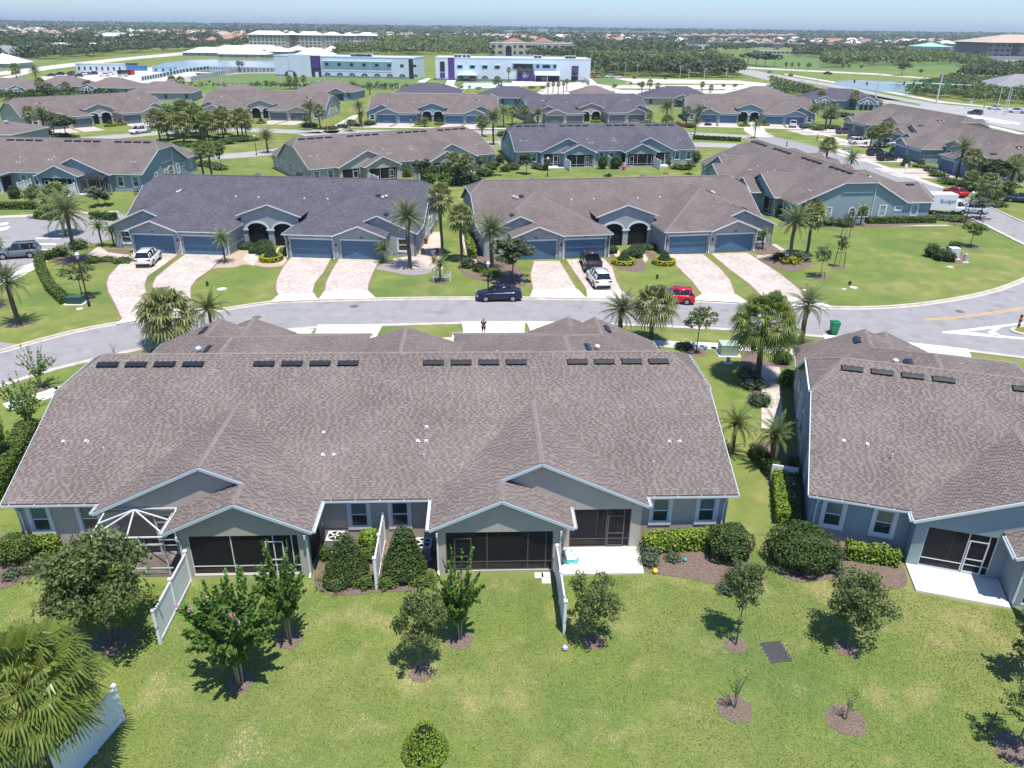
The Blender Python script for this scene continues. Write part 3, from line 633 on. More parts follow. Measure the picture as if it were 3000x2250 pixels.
# main street: far kerb and near kerb, both left to right
FAR = smooth([G(*p) for p in [(-300, 1085), (-100, 1056), (0, 1032), (66, 1012), (165, 985), (248, 965), (353, 946), (480, 932), (672, 905), (793, 885), (931, 881), (1096, 877), (1300, 874), (1553, 874), (1718, 877), (1850, 878), (2018, 880), (2194, 890), (2434, 903), (2565, 903), (2678, 895), (2791, 879), (2882, 861), (2949, 841), (3000, 820), (3060, 790), (3075, 762), (3040, 735), (2990, 712), (2904, 668), (2850, 640), (2735, 590), (2620, 545), (2520, 508), (2400, 470), (2300, 440), (2190, 414)]])
NEAR = smooth([G(*p) for p in [(-300, 1200), (-100, 1155), (0, 1133), (47, 1117), (138, 1089), (210, 1070), (330, 1042), (441, 1018), (620, 993), (854, 965), (986, 957), (1300, 949), (1420, 946), (1613, 946), (1876, 954), (2086, 964), (2251, 972), (2407, 988), (2669, 1008), (2827, 1028), (3000, 1049), (3300, 1090)]])
EAST = smooth([G(*p) for p in [(3900, 1000), (3500, 860), (3250, 760), (3100, 702), (3000, 655), (2894, 605), (2800, 572), (2693, 527), (2622, 500), (2563, 479), (2517, 462), (2451, 446), (2350, 420), (2240, 396)]])
road = FAR + EAST[::-1] + NEAR[::-1]
sheet('road', road, ASPH, 0.008, world=True)
kb = MB(); strip(kb, FAR, 0.0, .35, .10, h=.10); kb.build('kerb', KERB)['kind'] = 'structure'
kb = MB(); strip(kb, NEAR, -.35, 0, .10, h=.10); kb.build('kerb', KERB)['kind'] = 'structure'
kb = MB(); strip(kb, EAST, -.35, 0, .10, h=.10); kb.build('kerb', KERB)['kind'] = 'structure'
gb = MB(); strip(gb, FAR, -.45, 0, .016); strip(gb, NEAR, 0, .45, .016); gb.build('gutter_pan', KERB)['kind'] = 'structure'
for d in (0, .32):
    yb = MB(); strip(yb, smooth([G(*p) for p in [(2700, 935 + 0), (2780, 930), (2860, 921), (2930, 911), (3000, 899), (3100, 875)]]), -d, -d - .12, .020); yb.build('road_marking', PAINT_Y)['kind'] = 'structure'
for poly in ([(2760, 973), (2900, 957), (3000, 945), (3000, 950), (2905, 963), (2830, 972), (2900, 980), (3000, 990), (3000, 995), (2890, 986), (2760, 976)], [(2920, 960), (2934, 960), (2912, 973), (2935, 984), (2915, 984), (2893, 973)]):
    sheet('road_marking', poly, PAINT_W, .022)
ib = smooth([G(*p) for p in [(3060, 952), (2990, 955), (2955, 964), (2965, 976), (3010, 985), (3070, 990)]]); sheet('traffic_island', ib, KERB, .10, world=True, thick=.1); sheet('island_grass', [(x + .0, y) for x, y in offset(ib, .0)], LAWN, .108, world=True) if 0 else sheet('island_grass', smooth([G(*p) for p in [(3060, 957), (3000, 959), (2968, 966), (2978, 974), (3010, 979), (3070, 984)]]), LAWN, .106, world=True)
sheet('parking_entrance', [(-100, 990), (0, 1003), (55, 1008), (95, 1012), (60, 1022), (0, 1036), (-120, 1060)], ASPH, .012)
# sidewalks and drives on our side of the street
def LV(k, pts):
    r = V[k][0]; M_ = Matrix.Translation(r.location) @ r.rotation_euler.to_matrix().to_4x4(); return [tuple((M_ @ Vector((x, y, 0)))[:2]) for x, y in pts]
def near_y(k, x):        # local y of the near kerb in front of a villa
    r = V[k][0]; Mi = (Matrix.Translation(r.location) @ r.rotation_euler.to_matrix().to_4x4()).inverted(); best = min(((abs((Mi @ Vector((*p, 0))).x - x), (Mi @ Vector((*p, 0))).y) for p in NEAR)); return best[1]
for k in (0, 3):
    for (a, c) in ((-15.3, -10.0), (-9.3, -3.9), (3.9, 9.3), (10.0, 15.3)):
        ya = min(near_y(k, (a + c) / 2), 36) - .3
        sheet('driveway', LV(k, [(a, 23.05), (c, 23.05), (c, ya - 5.1), (a, ya - 5.1)]), PAVER, .012, world=True)
        sheet('driveway_apron', LV(k, [(a, ya - 5.1), (c, ya - 5.1), (c + .1, ya - 1.6), (c + .3, ya + .5), (a - .3, ya + .5), (a - .1, ya - 1.6)]), CONC, .108, world=True, thick=.1)
def slabs(name, pts, d0, d1, z, step=1.5, gap=.03):
    b = MB(); P_ = [Vector(p) for p in pts]; acc = []; 
    for a, c in zip(P_[:-1], P_[1:]):
        n = max(1, round((c - a).length / step))
        for i in range(n): acc.append((a.lerp(c, i / n), a.lerp(c, (i + 1) / n)))
    for a, c in acc: t_ = (c - a).normalized() * gap / 2; strip(b, [tuple(a + t_), tuple(c - t_)], d0, d1, z, h=z - .004)
    o = b.build(name, CONC); o['kind'] = 'structure'; return o
slabs('sidewalk', NEAR[::4][1:], -5.0, -3.5, .03)
# villa fronts across the street
A4 = lambda x, y: (x / 2.212, 400 + y / 2.212); B_ = lambda x, y: (600 + x / 1.814, 640 + y / 1.814); C_ = lambda x, y: (1200 + x / 1.814, 640 + y / 1.814); D_ = lambda x, y: (2000 + x / 2.212, 400 + y / 2.212)
DR = [[A4(*p) for p in [(865, 755), (1145, 755), (1150, 770), (1040, 850), (960, 905), (940, 955), (950, 1010), (975, 1080), (1010, 1150), (790, 1190), (740, 1080), (700, 1010), (688, 950), (705, 900), (760, 840), (820, 790)]],
      [A4(*p) for p in [(1195, 755), (1470, 755), (1440, 790), (1370, 860), (1275, 925), (1238, 980), (1240, 1040), (1260, 1090), (1290, 1112), (1110, 1125), (1040, 1080), (1000, 1010), (985, 960), (1010, 910), (1100, 835), (1195, 765)]],
      [A4(*p) for p in [(1895, 770), (2155, 775), (2100, 880), (2045, 945), (2030, 1000), (2030, 1010), (1800, 1025), (1785, 990), (1790, 930), (1830, 850)]],
      [B_(*p) for p in [(715, 208), (910, 210), (935, 215), (895, 290), (872, 350), (868, 388), (635, 392), (642, 340), (672, 280)]],
      [C_(*p) for p in [(660, 225), (798, 225), (845, 300), (893, 380), (655, 380), (640, 300)]],
      [C_(*p) for p in [(830, 218), (1035, 212), (1080, 260), (1100, 330), (1128, 385), (940, 382), (920, 350), (870, 280)]],
      [D_(*p) for p in [(-108, 762), (135, 762), (240, 850), (310, 930), (345, 1030), (125, 1025), (60, 940), (-10, 870), (-80, 800)]],
      [D_(*p) for p in [(180, 758), (420, 752), (620, 880), (760, 990), (828, 1048), (525, 1048), (430, 955), (300, 860)]]]
for p in DR: sheet('driveway', p, PAVER, .012)
BORD = mat('paver_border', (0.30, 0.17, 0.13), .9, col2=(0.22, 0.13, 0.10), scale=4)
for p in DR:
    bb = MB(); W_ = [G(*q) for q in p]
    for a_, c_ in zip(W_, W_[1:] + W_[:1]): strip(bb, [a_, c_], -.07, .07, .018)
    tag(bb.build('paver_border', BORD), kind='structure')
AP = [[A4(*p) for p in [(790, 1190), (1010, 1150), (1030, 1135), (905, 1185), (880, 1200), (750, 1225)]], [A4(*p) for p in [(1110, 1125), (1290, 1112), (1330, 1120), (1090, 1165)]],
      [B_(*p) for p in [(345, 450), (395, 408), (577, 398), (603, 436), (480, 442)]], [B_(*p) for p in [(605, 434), (635, 392), (868, 388), (910, 428)]],
      [C_(*p) for p in [(655, 380), (893, 380), (938, 426), (640, 422)]], [C_(*p) for p in [(940, 385), (1128, 385), (1175, 432), (943, 427)]],
      [D_(*p) for p in [(125, 1025), (345, 1030), (440, 1086), (60, 1064)]], [D_(*p) for p in [(525, 1048), (828, 1048), (975, 1110), (528, 1100)]]]
for p in AP: sheet('driveway_apron', p, CONC, .104)
for p in ([A4(*q) for q in [(1570, 800), (1600, 760), (1650, 700), (1700, 700), (1690, 760), (1640, 840)]], [A4(*q) for q in [(1785, 800), (1790, 730), (1835, 700), (1860, 710), (1850, 800), (1830, 830)]],
          [C_(*q) for q in [(1065, 150), (1095, 150), (1125, 190), (1100, 215)]], [C_(*q) for q in [(1200, 140), (1225, 150), (1270, 220), (1250, 235)]],
          [C_(*q) for q in [(270, 90), (305, 90), (345, 200), (375, 270), (330, 275), (300, 200)]], [A4(*q) for q in [(700, 750), (850, 770), (835, 800), (620, 800), (560, 770), (640, 710)]],
          [D_(*q) for q in [(480, 770), (670, 760), (575, 700), (600, 695), (700, 755), (690, 790), (480, 790)]], [D_(*q) for q in [(1165, 575), (1700, 572), (1750, 580), (1165, 584)]]):
    sheet('paved_path', p, PAVER, .018)
sheet('paved_path', [B_(*q) for q in [(1135, 80), (1250, 70), (1255, 200), (1270, 270), (1000, 260), (1000, 215), (1140, 190)]], PAVER, .016)
beds = [('mulch', [A4(*q) for q in [(1380, 860), (1400, 800), (1500, 760), (1650, 700), (1640, 760), (1560, 850), (1400, 850)]], PEB), ('mulch', [A4(*q) for q in [(1480, 830), (1600, 770), (1800, 740), (1870, 800), (1850, 840), (1720, 850), (1640, 830)]], PEB),
        ('mulch', [A4(*q) for q in [(560, 745), (850, 720), (855, 765), (610, 770)]], MULCH), ('mulch', [A4(*q) for q in [(400, 770), (700, 780), (830, 790), (790, 830), (600, 825), (300, 830)]], MULCH),
        ('gravel', [B_(*q) for q in [(900, 270), (960, 230), (1120, 215), (1270, 240), (1200, 295), (1080, 305), (1000, 285)]], GRAV),
        ('mulch', [C_(*q) for q in [(300, 90), (400, 80), (560, 240), (640, 330), (520, 350), (380, 330), (330, 300)]], MULCH), ('mulch', [C_(*q) for q in [(250, 250), (330, 300), (420, 330), (300, 320)]], MULCH),
        ('mulch', [C_(*q) for q in [(1080, 215), (1130, 180), (1250, 230), (1260, 280), (1160, 285), (1070, 250)]], MULCH), ('mulch', [C_(*q) for q in [(1060, 150), (1090, 140), (1110, 215), (1060, 215)]], MULCH), ('mulch', [C_(*q) for q in [(1210, 140), (1330, 200), (1370, 225), (1290, 225)]], MULCH),
        
        ('mulch', [D_(*q) for q in [(450, 700), (640, 715), (700, 745), (650, 770), (450, 768)]], MULCH), ('mulch', [D_(*q) for q in [(480, 792), (700, 770), (850, 800), (830, 840), (740, 880), (600, 860)]], MULCH),
        ('mulch', [D_(*q) for q in [(600, 560), (1160, 540), (1620, 535), (1640, 572), (1150, 590), (640, 580)]], MULCH), ('mulch', [D_(*q) for q in [(1640, 520), (1900, 520), (1980, 570), (1760, 585)]], MULCH),
        ('mulch', [D_(*q) for q in [(1590, 760), (1660, 735), (1800, 740), (1850, 790), (1810, 825), (1700, 815)]], MULCH),
        ('mulch', [(1864, 1598), (1883, 1680), (1975, 1690), (2044, 1699), (2095, 1716), (2150, 1700), (2200, 1650), (2200, 1590), (2160, 1535), (1870, 1530)], MULCH),
        ('mulch', [(954, 1560), (912, 1701), (941, 1741), (1020, 1748), (1095, 1735), (1170, 1735), (1252, 1722), (1275, 1690), (1250, 1500), (960, 1500)], MULCH),
        ('mulch', [(-80, 1745), (0, 1731), (63, 1704), (136, 1668), (300, 1640), (290, 1560), (-80, 1560)], MULCH),
        ('mulch', [(2250 + x / 2.949, 1400 + y / 2.949) for x, y in [(-180, -240), (-60, -100), (20, 60), (60, 300), (90, 480), (35, 600), (50, 760), (130, 850), (240, 905), (350, 905), (500, 880), (640, 868), (960, 950), (1222, 965), (1180, 770), (1100, 640), (600, 560), (350, 380), (330, -100), (150, -300), (-100, -330)]], MULCH),
        ('mulch', [(1700 + x / 1.814, 820 + y / 1.814) for x, y in [(880, 330), (850, 430), (850, 520), (900, 600), (980, 640), (985, 470), (1110, 470), (1115, 440), (980, 440), (930, 350)]], MULCH)]
for i_, (n, p, m) in enumerate(beds): sheet(n, smooth([G(*q) for q in p] + [G(*p[0])], 2)[:-1], m, .0103 + .0007 * i_, kind='stuff', world=True)
PATCH = [[A4(*p) for p in [(300, 815), (780, 835), (720, 890), (690, 960), (715, 1060), (785, 1165), (740, 1215), (300, 1310), (100, 1340), (0, 1330), (0, 860), (150, 880)]]]
# back patios of the two near villas and the front steps of turf
for k, s in ((0, 1), (3, -1)): sheet('patio', LV(k, [(s * 9.45, -.62), (s * 13.75, -.62), (s * 13.6, -2.75), (s * 9.45, -2.75)]), CONC, .10, world=True, thick=.1)
sheet('patio', LV(0, [(-9.45, -.62), (-13.6, -.62), (-13.6, -2.3), (-9.45, -2.3)]), FLOORT, .09, world=True, thick=.08)
for k, s in ((7, 1), (7, -1), (6, 1), (5, 1)): sheet('patio', LV(k, [(s * 9.45, -.62), (s * 13.75, -.62), (s * 13.6, -2.75), (s * 9.45, -2.75)]), CONC, .10, world=True, thick=.1)
# paver walk between the near villas: individual pavers
pw = LV(3, [(-22.4, 20.3), (-20.9, 20.3), (-20.9, 9.6), (-22.4, 9.6)])
wroot = tag(put('garden_path', None), 'pale paver walk between the two nearest villas', 'path')
x0, y0 = -20.95, 12.5; r3 = V[3][0]; base = MB()
wroot.location = r3.location; wroot.rotation_euler = r3.rotation_euler
base.box(x0, x0 + 1.5, y0, y0 + 11.35, .0, .02); base.build('bedding', mat('path_joint', (0.25, 0.21, 0.18)), wroot)
PVM = mat('paver', (0.52, 0.45, 0.41), 0.9, objrand=0.22); pm = {}
for r_ in range(36):
    z_ = y0 + .01 + r_ * .314; x_ = x0 + .01
    lens = [.25, .37, .25, .31, .25] if r_ % 2 else [.37, .31, .37, .43]
    for l in lens:
        if l not in pm: q = MB(); q.box(.006, l - .006, .006, .308, .02, .045); pm[l] = q.mesh('paver', PVM)
        put('paver', pm[l], wroot, (x_, z_, random.random() * .004)); x_ += l
# stepping slabs beside the lanai
for x, y in [(1579, 1687), (1599, 1686), (1600, 1703)]:
    q = MB(); q.box(-.22, .22, -.2, .2, 0, .05); o = q.build('stepping_stone', CONC, loc=(*G(x, y), 0)); tag(o, {1579: 'white stepping slab on the grass at the outer corner of the lanai', 1599: 'white stepping slab touching the lanai wall by the tall fence', 1600: 'white stepping slab farthest out on the lawn beside the tall fence'}[x], 'paving slab', 'stepping slabs by the lanai')
# parking lot at the left
sheet('parking_lot', [(-60, 640), (0, 640), (350, 625), (420, 650), (330, 700), (230, 725), (130, 760), (60, 800), (-60, 830)], ASPH, .009)
sheet('sidewalk', [(-60, 800), (40, 790), (110, 765), (125, 742), (150, 745), (135, 770), (60, 812), (0, 840), (-60, 860)], CONC, .016)
for a in ([(105, 697), (175, 697), (175, 700), (105, 700)], [(68, 713), (165, 714), (165, 717), (68, 716)], [(120, 730), (160, 731), (160, 733), (120, 732)]): sheet('road_marking', a, PAINT_W, .018)
sheet('road_marking', [(0, 668), (30, 663), (22, 672), (0, 677)], PAINT_W, .018); sheet('road_marking', [(0, 656), (15, 652), (27, 654), (20, 659), (0, 661)], PAINT_W, .018)
sheet('kerb', [(-60, 637), (0, 634), (345, 619), (350, 625), (0, 641), (-60, 644)], KERB, .10, thick=.1)
# the cross streets behind
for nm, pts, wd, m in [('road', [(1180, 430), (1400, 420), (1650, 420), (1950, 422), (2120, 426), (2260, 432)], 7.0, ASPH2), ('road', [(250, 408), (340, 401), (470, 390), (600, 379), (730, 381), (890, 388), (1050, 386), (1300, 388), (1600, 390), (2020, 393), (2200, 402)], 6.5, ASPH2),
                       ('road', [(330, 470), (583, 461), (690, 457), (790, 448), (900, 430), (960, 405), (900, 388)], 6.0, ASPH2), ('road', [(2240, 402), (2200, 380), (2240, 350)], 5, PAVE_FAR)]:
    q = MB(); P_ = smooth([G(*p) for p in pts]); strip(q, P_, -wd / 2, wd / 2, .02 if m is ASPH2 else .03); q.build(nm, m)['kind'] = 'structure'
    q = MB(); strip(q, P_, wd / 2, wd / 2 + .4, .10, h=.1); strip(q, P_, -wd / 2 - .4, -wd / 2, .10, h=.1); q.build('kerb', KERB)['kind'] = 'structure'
for k in (8, 9, 10, 11, 12, 13, 14):
    for i, (a, c) in enumerate(((-15.3, -10.0), (-9.3, -3.9), (3.9, 9.3), (10.0, 15.3))):
        L_ = {13: 39, 14: 36}.get(k, 33)
        sheet('driveway', LV(k, [(a, 23.05), (c, 23.05), (c + .5, 27), (c + 1, L_), (a + 1, L_), (a + .5, 27)]), PAVER, .030, world=True)
for k in (13, 14, 12, 10):
    q = MB(); P_ = LV(k, [(-24, 33), (0, 33), (24, 33)]); strip(q, P_, -.75, .75, .036); q.build('sidewalk', CONC)['kind'] = 'structure'
sheet('sidewalk', [(935, 392), (985, 392), (1045, 345), (1050, 335), (1030, 340)], CONC, .02)
for k in (1, 2):
    pass
# arterial road, intersection, far drives
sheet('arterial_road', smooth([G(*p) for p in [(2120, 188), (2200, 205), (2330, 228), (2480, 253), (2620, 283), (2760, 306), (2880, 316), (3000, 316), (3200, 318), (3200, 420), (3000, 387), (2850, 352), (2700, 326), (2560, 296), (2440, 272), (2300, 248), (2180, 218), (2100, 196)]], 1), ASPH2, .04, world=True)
for p in ([(2250, 222), (2480, 263), (2700, 306), (2690, 310), (2470, 268), (2245, 226)], [(2440, 262), (2560, 280), (2640, 296), (2560, 292), (2450, 272)]): sheet('median_grass', p, FIELD_Y, .055)
for p in ([(2300, 216), (2560, 258), (2760, 297), (2900, 312), (2900, 315), (2750, 301), (2550, 262), (2298, 219)], [(2180, 196), (2350, 205), (2560, 215), (2740, 230), (2740, 233), (2560, 219), (2350, 209), (2180, 200)]): sheet('sidewalk', p, PAVE_FAR, .055)
q = MB(); P_ = smooth([G(*p) for p in [(2560, 305), (2700, 338), (2850, 372), (3050, 425), (3200, 470)]]); strip(q, P_, 5, 8, .05); q.build('sidewalk', PAVE_FAR)['kind'] = 'structure'
for p in ([(2830, 341), (2850, 338), (2990, 362), (2985, 366)], [(2900, 352), (2960, 362), (2955, 365), (2896, 355)]): sheet('road_marking', p, PAINT_W, .06)
for nm, p, m, z in [('parking_lot', [(1730, 228), (2165, 236), (2260, 246), (2330, 262), (2200, 274), (1840, 276), (1745, 266), (1700, 250)], PAVE_FAR, .05), ('parking_lot', [(1610, 248), (1700, 240), (1730, 262), (1720, 275), (1560, 280)], PAVE_FAR, .052),
                    ('parking_lot', [(110, 226), (330, 205), (470, 196), (640, 205), (600, 225), (470, 245), (300, 240), (130, 236)], PAVE_FAR, .05), ('road', [(480, 236), (560, 222), (700, 206), (830, 207), (830, 215), (720, 215), (640, 222), (560, 240)], ASPH2, .055),
                    ('road', [(-40, 215), (60, 203), (180, 188), (330, 172), (480, 158), (600, 148), (600, 152), (480, 164), (340, 180), (200, 197), (60, 214), (-40, 226)], PAVE_FAR, .05), ('road', [(-40, 236), (100, 205), (220, 186), (400, 170), (560, 158), (560, 160), (400, 173), (220, 191), (100, 212), (-40, 246)], PAVE_FAR, .06),
                    ('play_court', [(1360, 243), (1500, 243), (1520, 258), (1350, 258)], mat('court_blue', (0.45, 0.55, 0.66), 0.7), .07), ('sidewalk', [(1225, 238), (1250, 230), (1263, 230), (1240, 244), (1222, 244)], CONC, .06), ('sidewalk', [(1310, 234), (1336, 234), (1325, 262), (1300, 262)], CONC, .065), ('forecourt', [(1500, 238), (1650, 240), (1720, 248), (1560, 252), (1340, 262), (1320, 252), (1500, 246)], PAVE_FAR, .056),
                    ('field', [(1730, 229), (1790, 228), (1850, 240), (1790, 252), (1750, 246)], FIELD, .07), ('field', [(1760, 244), (2180, 246), (2180, 249), (1780, 250)], FIELD_Y, .075), ('field', [(1800, 259), (2130, 262), (2120, 265), (1820, 264)], FIELD_Y, .075),
                    ('field', [(2100, 150), (2300, 158), (2600, 170), (2900, 190), (2900, 215), (2560, 205), (2330, 205), (2170, 192), (2080, 172)], FIELD, .05), ('field', [(2030, 150), (2350, 148), (2450, 158), (2100, 160), (2000, 158)], FIELD, .045),
                    ('pond', [(455, 196), (480, 184), (560, 176), (700, 173), (830, 176), (880, 182), (860, 200), (800, 212), (640, 214), (520, 208)], WATER, .06), ('pond', [(2440, 248), (2450, 238), (2520, 235), (2650, 240), (2720, 250), (2720, 276), (2640, 272), (2560, 266)], WATER, .058),
                    ('pond', [(2180, 166), (2230, 164), (2290, 168), (2240, 172)], WATER, .07), ('field', [(570, 215), (830, 214), (870, 222), (1240, 226), (1250, 246), (1240, 262), (560, 262), (600, 232)], FIELD, .05)]:
    sheet(nm, p, m, z)
# ------------------------------------------------------------------ foliage
def leafm(n, c, isl=0.38, tr=0.25, rough=0.55): return mat(n, c, rough, island=isl, trans=tr, spec=0.35, objrand=0.0)
F_OAK = leafm('oak_leaf', (0.130, 0.180, 0.056), .5, .36); F_DOAK = leafm('dark_oak_leaf', (0.078, 0.108, 0.045), .42, .3); F_CRA = leafm('crape_leaf', (0.115, 0.215, 0.040), .42, .38); F_SHR = leafm('dark_shrub_leaf', (0.060, 0.105, 0.022), .5, .25)
F_YEL = leafm('golden_leaf', (0.42, 0.42, 0.030), .3, .3); F_LIM = leafm('lime_leaf', (0.20, 0.30, 0.035), .35, .3); F_HED = leafm('hedge_leaf', (0.105, 0.165, 0.028), .35); F_GRY = leafm('grey_green_leaf', (0.13, 0.165, 0.10), .3); F_TOP = leafm('topiary_leaf', (0.060, 0.110, 0.038), .3)
F_PALM = leafm('palm_leaf', (0.125, 0.180, 0.045), .30, .3, .4); F_DATE = leafm('date_palm_leaf', (0.150, 0.190, 0.075), .28, .3, .45); F_CAB = leafm('cabbage_palm_leaf', (0.185, 0.215, 0.070), .3, .3, .45); F_WASH = leafm('fan_palm_leaf', (0.150, 0.205, 0.038), .32, .35, .35)
F_FAR = leafm('far_tree_leaf', (0.070, 0.100, 0.045), .40, .15); F_FAR2 = leafm('far_bush_leaf', (0.085, 0.135, 0.040), .35, .15)
PINK = mat('pink_blossom', (0.72, 0.30, 0.42), .8, island=.2); RED = mat('red_blossom', (0.6, 0.07, 0.05), .8, island=.2); ORA = mat('orange_palm_fruit', (0.80, 0.28, 0.02), .7, island=.2)
BARK = mat('bark_grey', (0.21, 0.18, 0.15), .95, col2=(0.12, 0.10, 0.085), scale=6, bump=.6); BARKP = mat('palm_bark', (0.17, 0.125, 0.09), .95, col2=(0.09, 0.065, 0.05), scale=9, bump=.8, stretch=(1, 1, 3)); BARKC = mat('crape_bark', (0.42, 0.34, 0.26), .8, col2=(0.30, 0.22, 0.16), scale=4)
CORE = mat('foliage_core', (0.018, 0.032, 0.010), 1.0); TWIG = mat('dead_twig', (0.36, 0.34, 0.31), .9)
def nrm(a): return a / (np.linalg.norm(a, axis=-1, keepdims=True) + 1e-9)
def oak_mesh(nleaf=3200, size=.115, m=F_OAK, clumps=46, seed=1, sparse=1.0, flat=.85):
    """crown of unit radius centred on z = 0 made of many small leaf clumps with gaps between"""
    g = np.random.default_rng(seed); C = nrm(g.normal(size=(clumps, 3))) * (g.random((clumps, 1)) ** .5) * np.array([.84, .84, .86 * flat]); C *= (1 - .28 * np.clip(C[:, 2:3], 0, 1)); C[:, :2] += g.normal(size=(clumps, 2)) * .06; C[:, 2] += .05
    rad = g.uniform(.13, .27, clumps) * sparse; w_ = rad ** 2; idx = g.choice(clumps, nleaf, p=w_ / w_.sum())
    d = nrm(g.normal(size=(nleaf, 3))); r = g.random(nleaf) ** .45
    P_ = C[idx] + d * (rad[idx] * r)[:, None] * np.array([1.15, 1.15, .75]); N_ = d * .7 + g.normal(size=(nleaf, 3)) * .6 + np.array([0, 0, .7])
    return quads_mesh('crown', leaf_quads(P_, N_, size * g.uniform(.7, 1.25, nleaf)), m)
def trunk_mesh(m=BARK, forks=6, seed=1, rad=.035, low=-1.15, multi=1, spread=.55):
    """trunk and limbs in crown units; the foot is at z = low"""
    g = random.Random(seed); b = MB()
    for t in range(multi):
        a = 2 * math.pi * t / max(multi, 1) + g.random(); ox = .05 * math.cos(a) * (multi > 1); oy = .05 * math.sin(a) * (multi > 1)
        top = Vector((ox * 5, oy * 5, -.35)); b.tube([(ox, oy, low), (ox * 2, oy * 2, (low - .35) / 2), top], [rad, rad * .8, rad * .6], 7)
        for k in range(forks):
            a = 2 * math.pi * k / forks + g.random(); e = Vector((math.cos(a) * spread * g.uniform(.6, 1.1), math.sin(a) * spread * g.uniform(.6, 1.1), g.uniform(.1, .6)))
            mid = top.lerp(e, .5) + Vector((g.uniform(-.08, .08), g.uniform(-.08, .08), .05)); b.tube([top - Vector((0, 0, .1 * g.random())), mid, e], [rad * .5, rad * .32, rad * .12], 5, cap=False)
    return b.mesh('trunk', m, True)
def crape_mesh(stems=34, per=44, seed=2, m=F_CRA, size=.040, flowers=9):
    """vase of arching stems, each lined with leaves; unit height, foot at 0"""
    g = np.random.default_rng(seed); Pq = []; Nq = []; fl = []
    for i in range(stems):
        a = g.uniform(0, 2 * math.pi); tilt = g.uniform(.05, 1.15) ** .8; L_ = g.uniform(.5, .86) * (1.0 - .22 * tilt)
        p = np.array([.04 * math.cos(a), .04 * math.sin(a), .24 + .14 * g.random()]); d = nrm(np.array([math.cos(a) * tilt * .9, math.sin(a) * tilt * .9, 1.1]))
        for k in range(per):
            t = k / per; q = p + d * L_ * t + np.array([0, 0, -.20 * tilt * t * t]) + g.normal(size=3) * .026 * (1.15 - t)
            Pq.append(q); Nq.append(g.normal(size=3) * .6 + np.array([0, 0, .6]) + d * .2)
        if i < flowers: fl.append(p + d * L_ * 1.02 + np.array([0, 0, -.16 * tilt]))
    Q_ = leaf_quads(np.array(Pq), np.array(Nq), size * g.uniform(.6, 1.1, len(Pq)), 1.6); mi = np.zeros(len(Q_), int)
    if fl:
        fp = np.repeat(np.array(fl), 22, 0); fp = fp + g.normal(size=fp.shape) * .010; F_ = leaf_quads(fp, g.normal(size=fp.shape), .014, 1.1); Q_ = np.concatenate([Q_, F_]); mi = np.concatenate([mi, np.ones(len(F_), int)])
    return quads_mesh('crown', Q_, [m, PINK], mi)
def stems_mesh(seed=2, n=5, h=.5):
    g = random.Random(seed); b = MB()
    for i in range(n):
        a = 2 * math.pi * i / n + g.random() * .5; b.tube([(.03 * math.cos(a), .03 * math.sin(a), 0), (.05 * math.cos(a), .05 * math.sin(a), h * .55), (.13 * math.cos(a), .13 * math.sin(a), h)], [.014, .011, .007], 6)
        for q in (-1, 1): b.tube([(.05 * math.cos(a), .05 * math.sin(a), h * .6), (.2 * math.cos(a + q * .6), .2 * math.sin(a + q * .6), h * 1.35)], [.007, .003], 4, cap=False)
    return b.mesh('trunk', BARKC, True)
def frond_quads(g, base, az, el, L_, droop, nl=22, lw=.035, ll=.34, vee=.35):
    """pinnate frond: rachis curve with two rows of leaflets"""
    out = []; p = np.array(base, float); h = np.array([math.cos(az), math.sin(az), 0]); side = np.array([-math.sin(az), math.cos(az), 0]); step = L_ / nl; e = el
    for k in range(nl):
        t = k / nl; d = h * math.cos(e) + np.array([0, 0, math.sin(e)]); q = p + d * step; up = np.cross(side, d)
        wr = .022 * (1 - t) + .006; out.append([p - side * wr, p + side * wr, q + side * wr * .8, q - side * wr * .8])
        if t > .1:
            l = ll * (math.sin(math.pi * min(1, .18 + t * .82)) ** .55) * L_ / 2.4
            for s in (-1, 1):
                dd = nrm(side * s * .85 + d * .55 + up * (-vee) * -1 * .5 + np.array([0, 0, -.25 - .3 * g.random()])); tip = p + dd * l; wv = d * lw
                out.append([p - wv * .5, p + wv * .5, p + dd * l * .6 + wv * .5, tip])
        e -= droop / nl * (.5 + t * 1.2); p = q
    return out
def date_mesh(n=50, seed=3, m=F_DATE, L_=2.3, fruit=False, up=.0, droop=1.3, nl=20, lw=.075):
    g = np.random.default_rng(seed); Q_ = []
    for i in range(n):
        t = i / n; az = i * 2.39996 + g.uniform(-.15, .15); el = 1.35 - 1.75 * t ** 1.05 + up + g.uniform(-.08, .08)
        Q_ += frond_quads(g, (0, 0, .15 * (1 - t)), az, el, L_ * g.uniform(.88, 1.05), droop * (.55 + .5 * t), nl, lw)
    Q_ = np.array(Q_); mi = np.zeros(len(Q_), int)
    if fruit:
        c = nrm(g.normal(size=(260, 3))) * .35 * g.random((260, 1)); c[:, 2] -= .45; c[:, 0] *= 1.2; F_ = leaf_quads(c, g.normal(size=c.shape), .10, 1.2); Q_ = np.concatenate([Q_, F_]); mi = np.concatenate([mi, np.ones(len(F_), int)])
    return quads_mesh('crown', Q_, [m, ORA], mi)
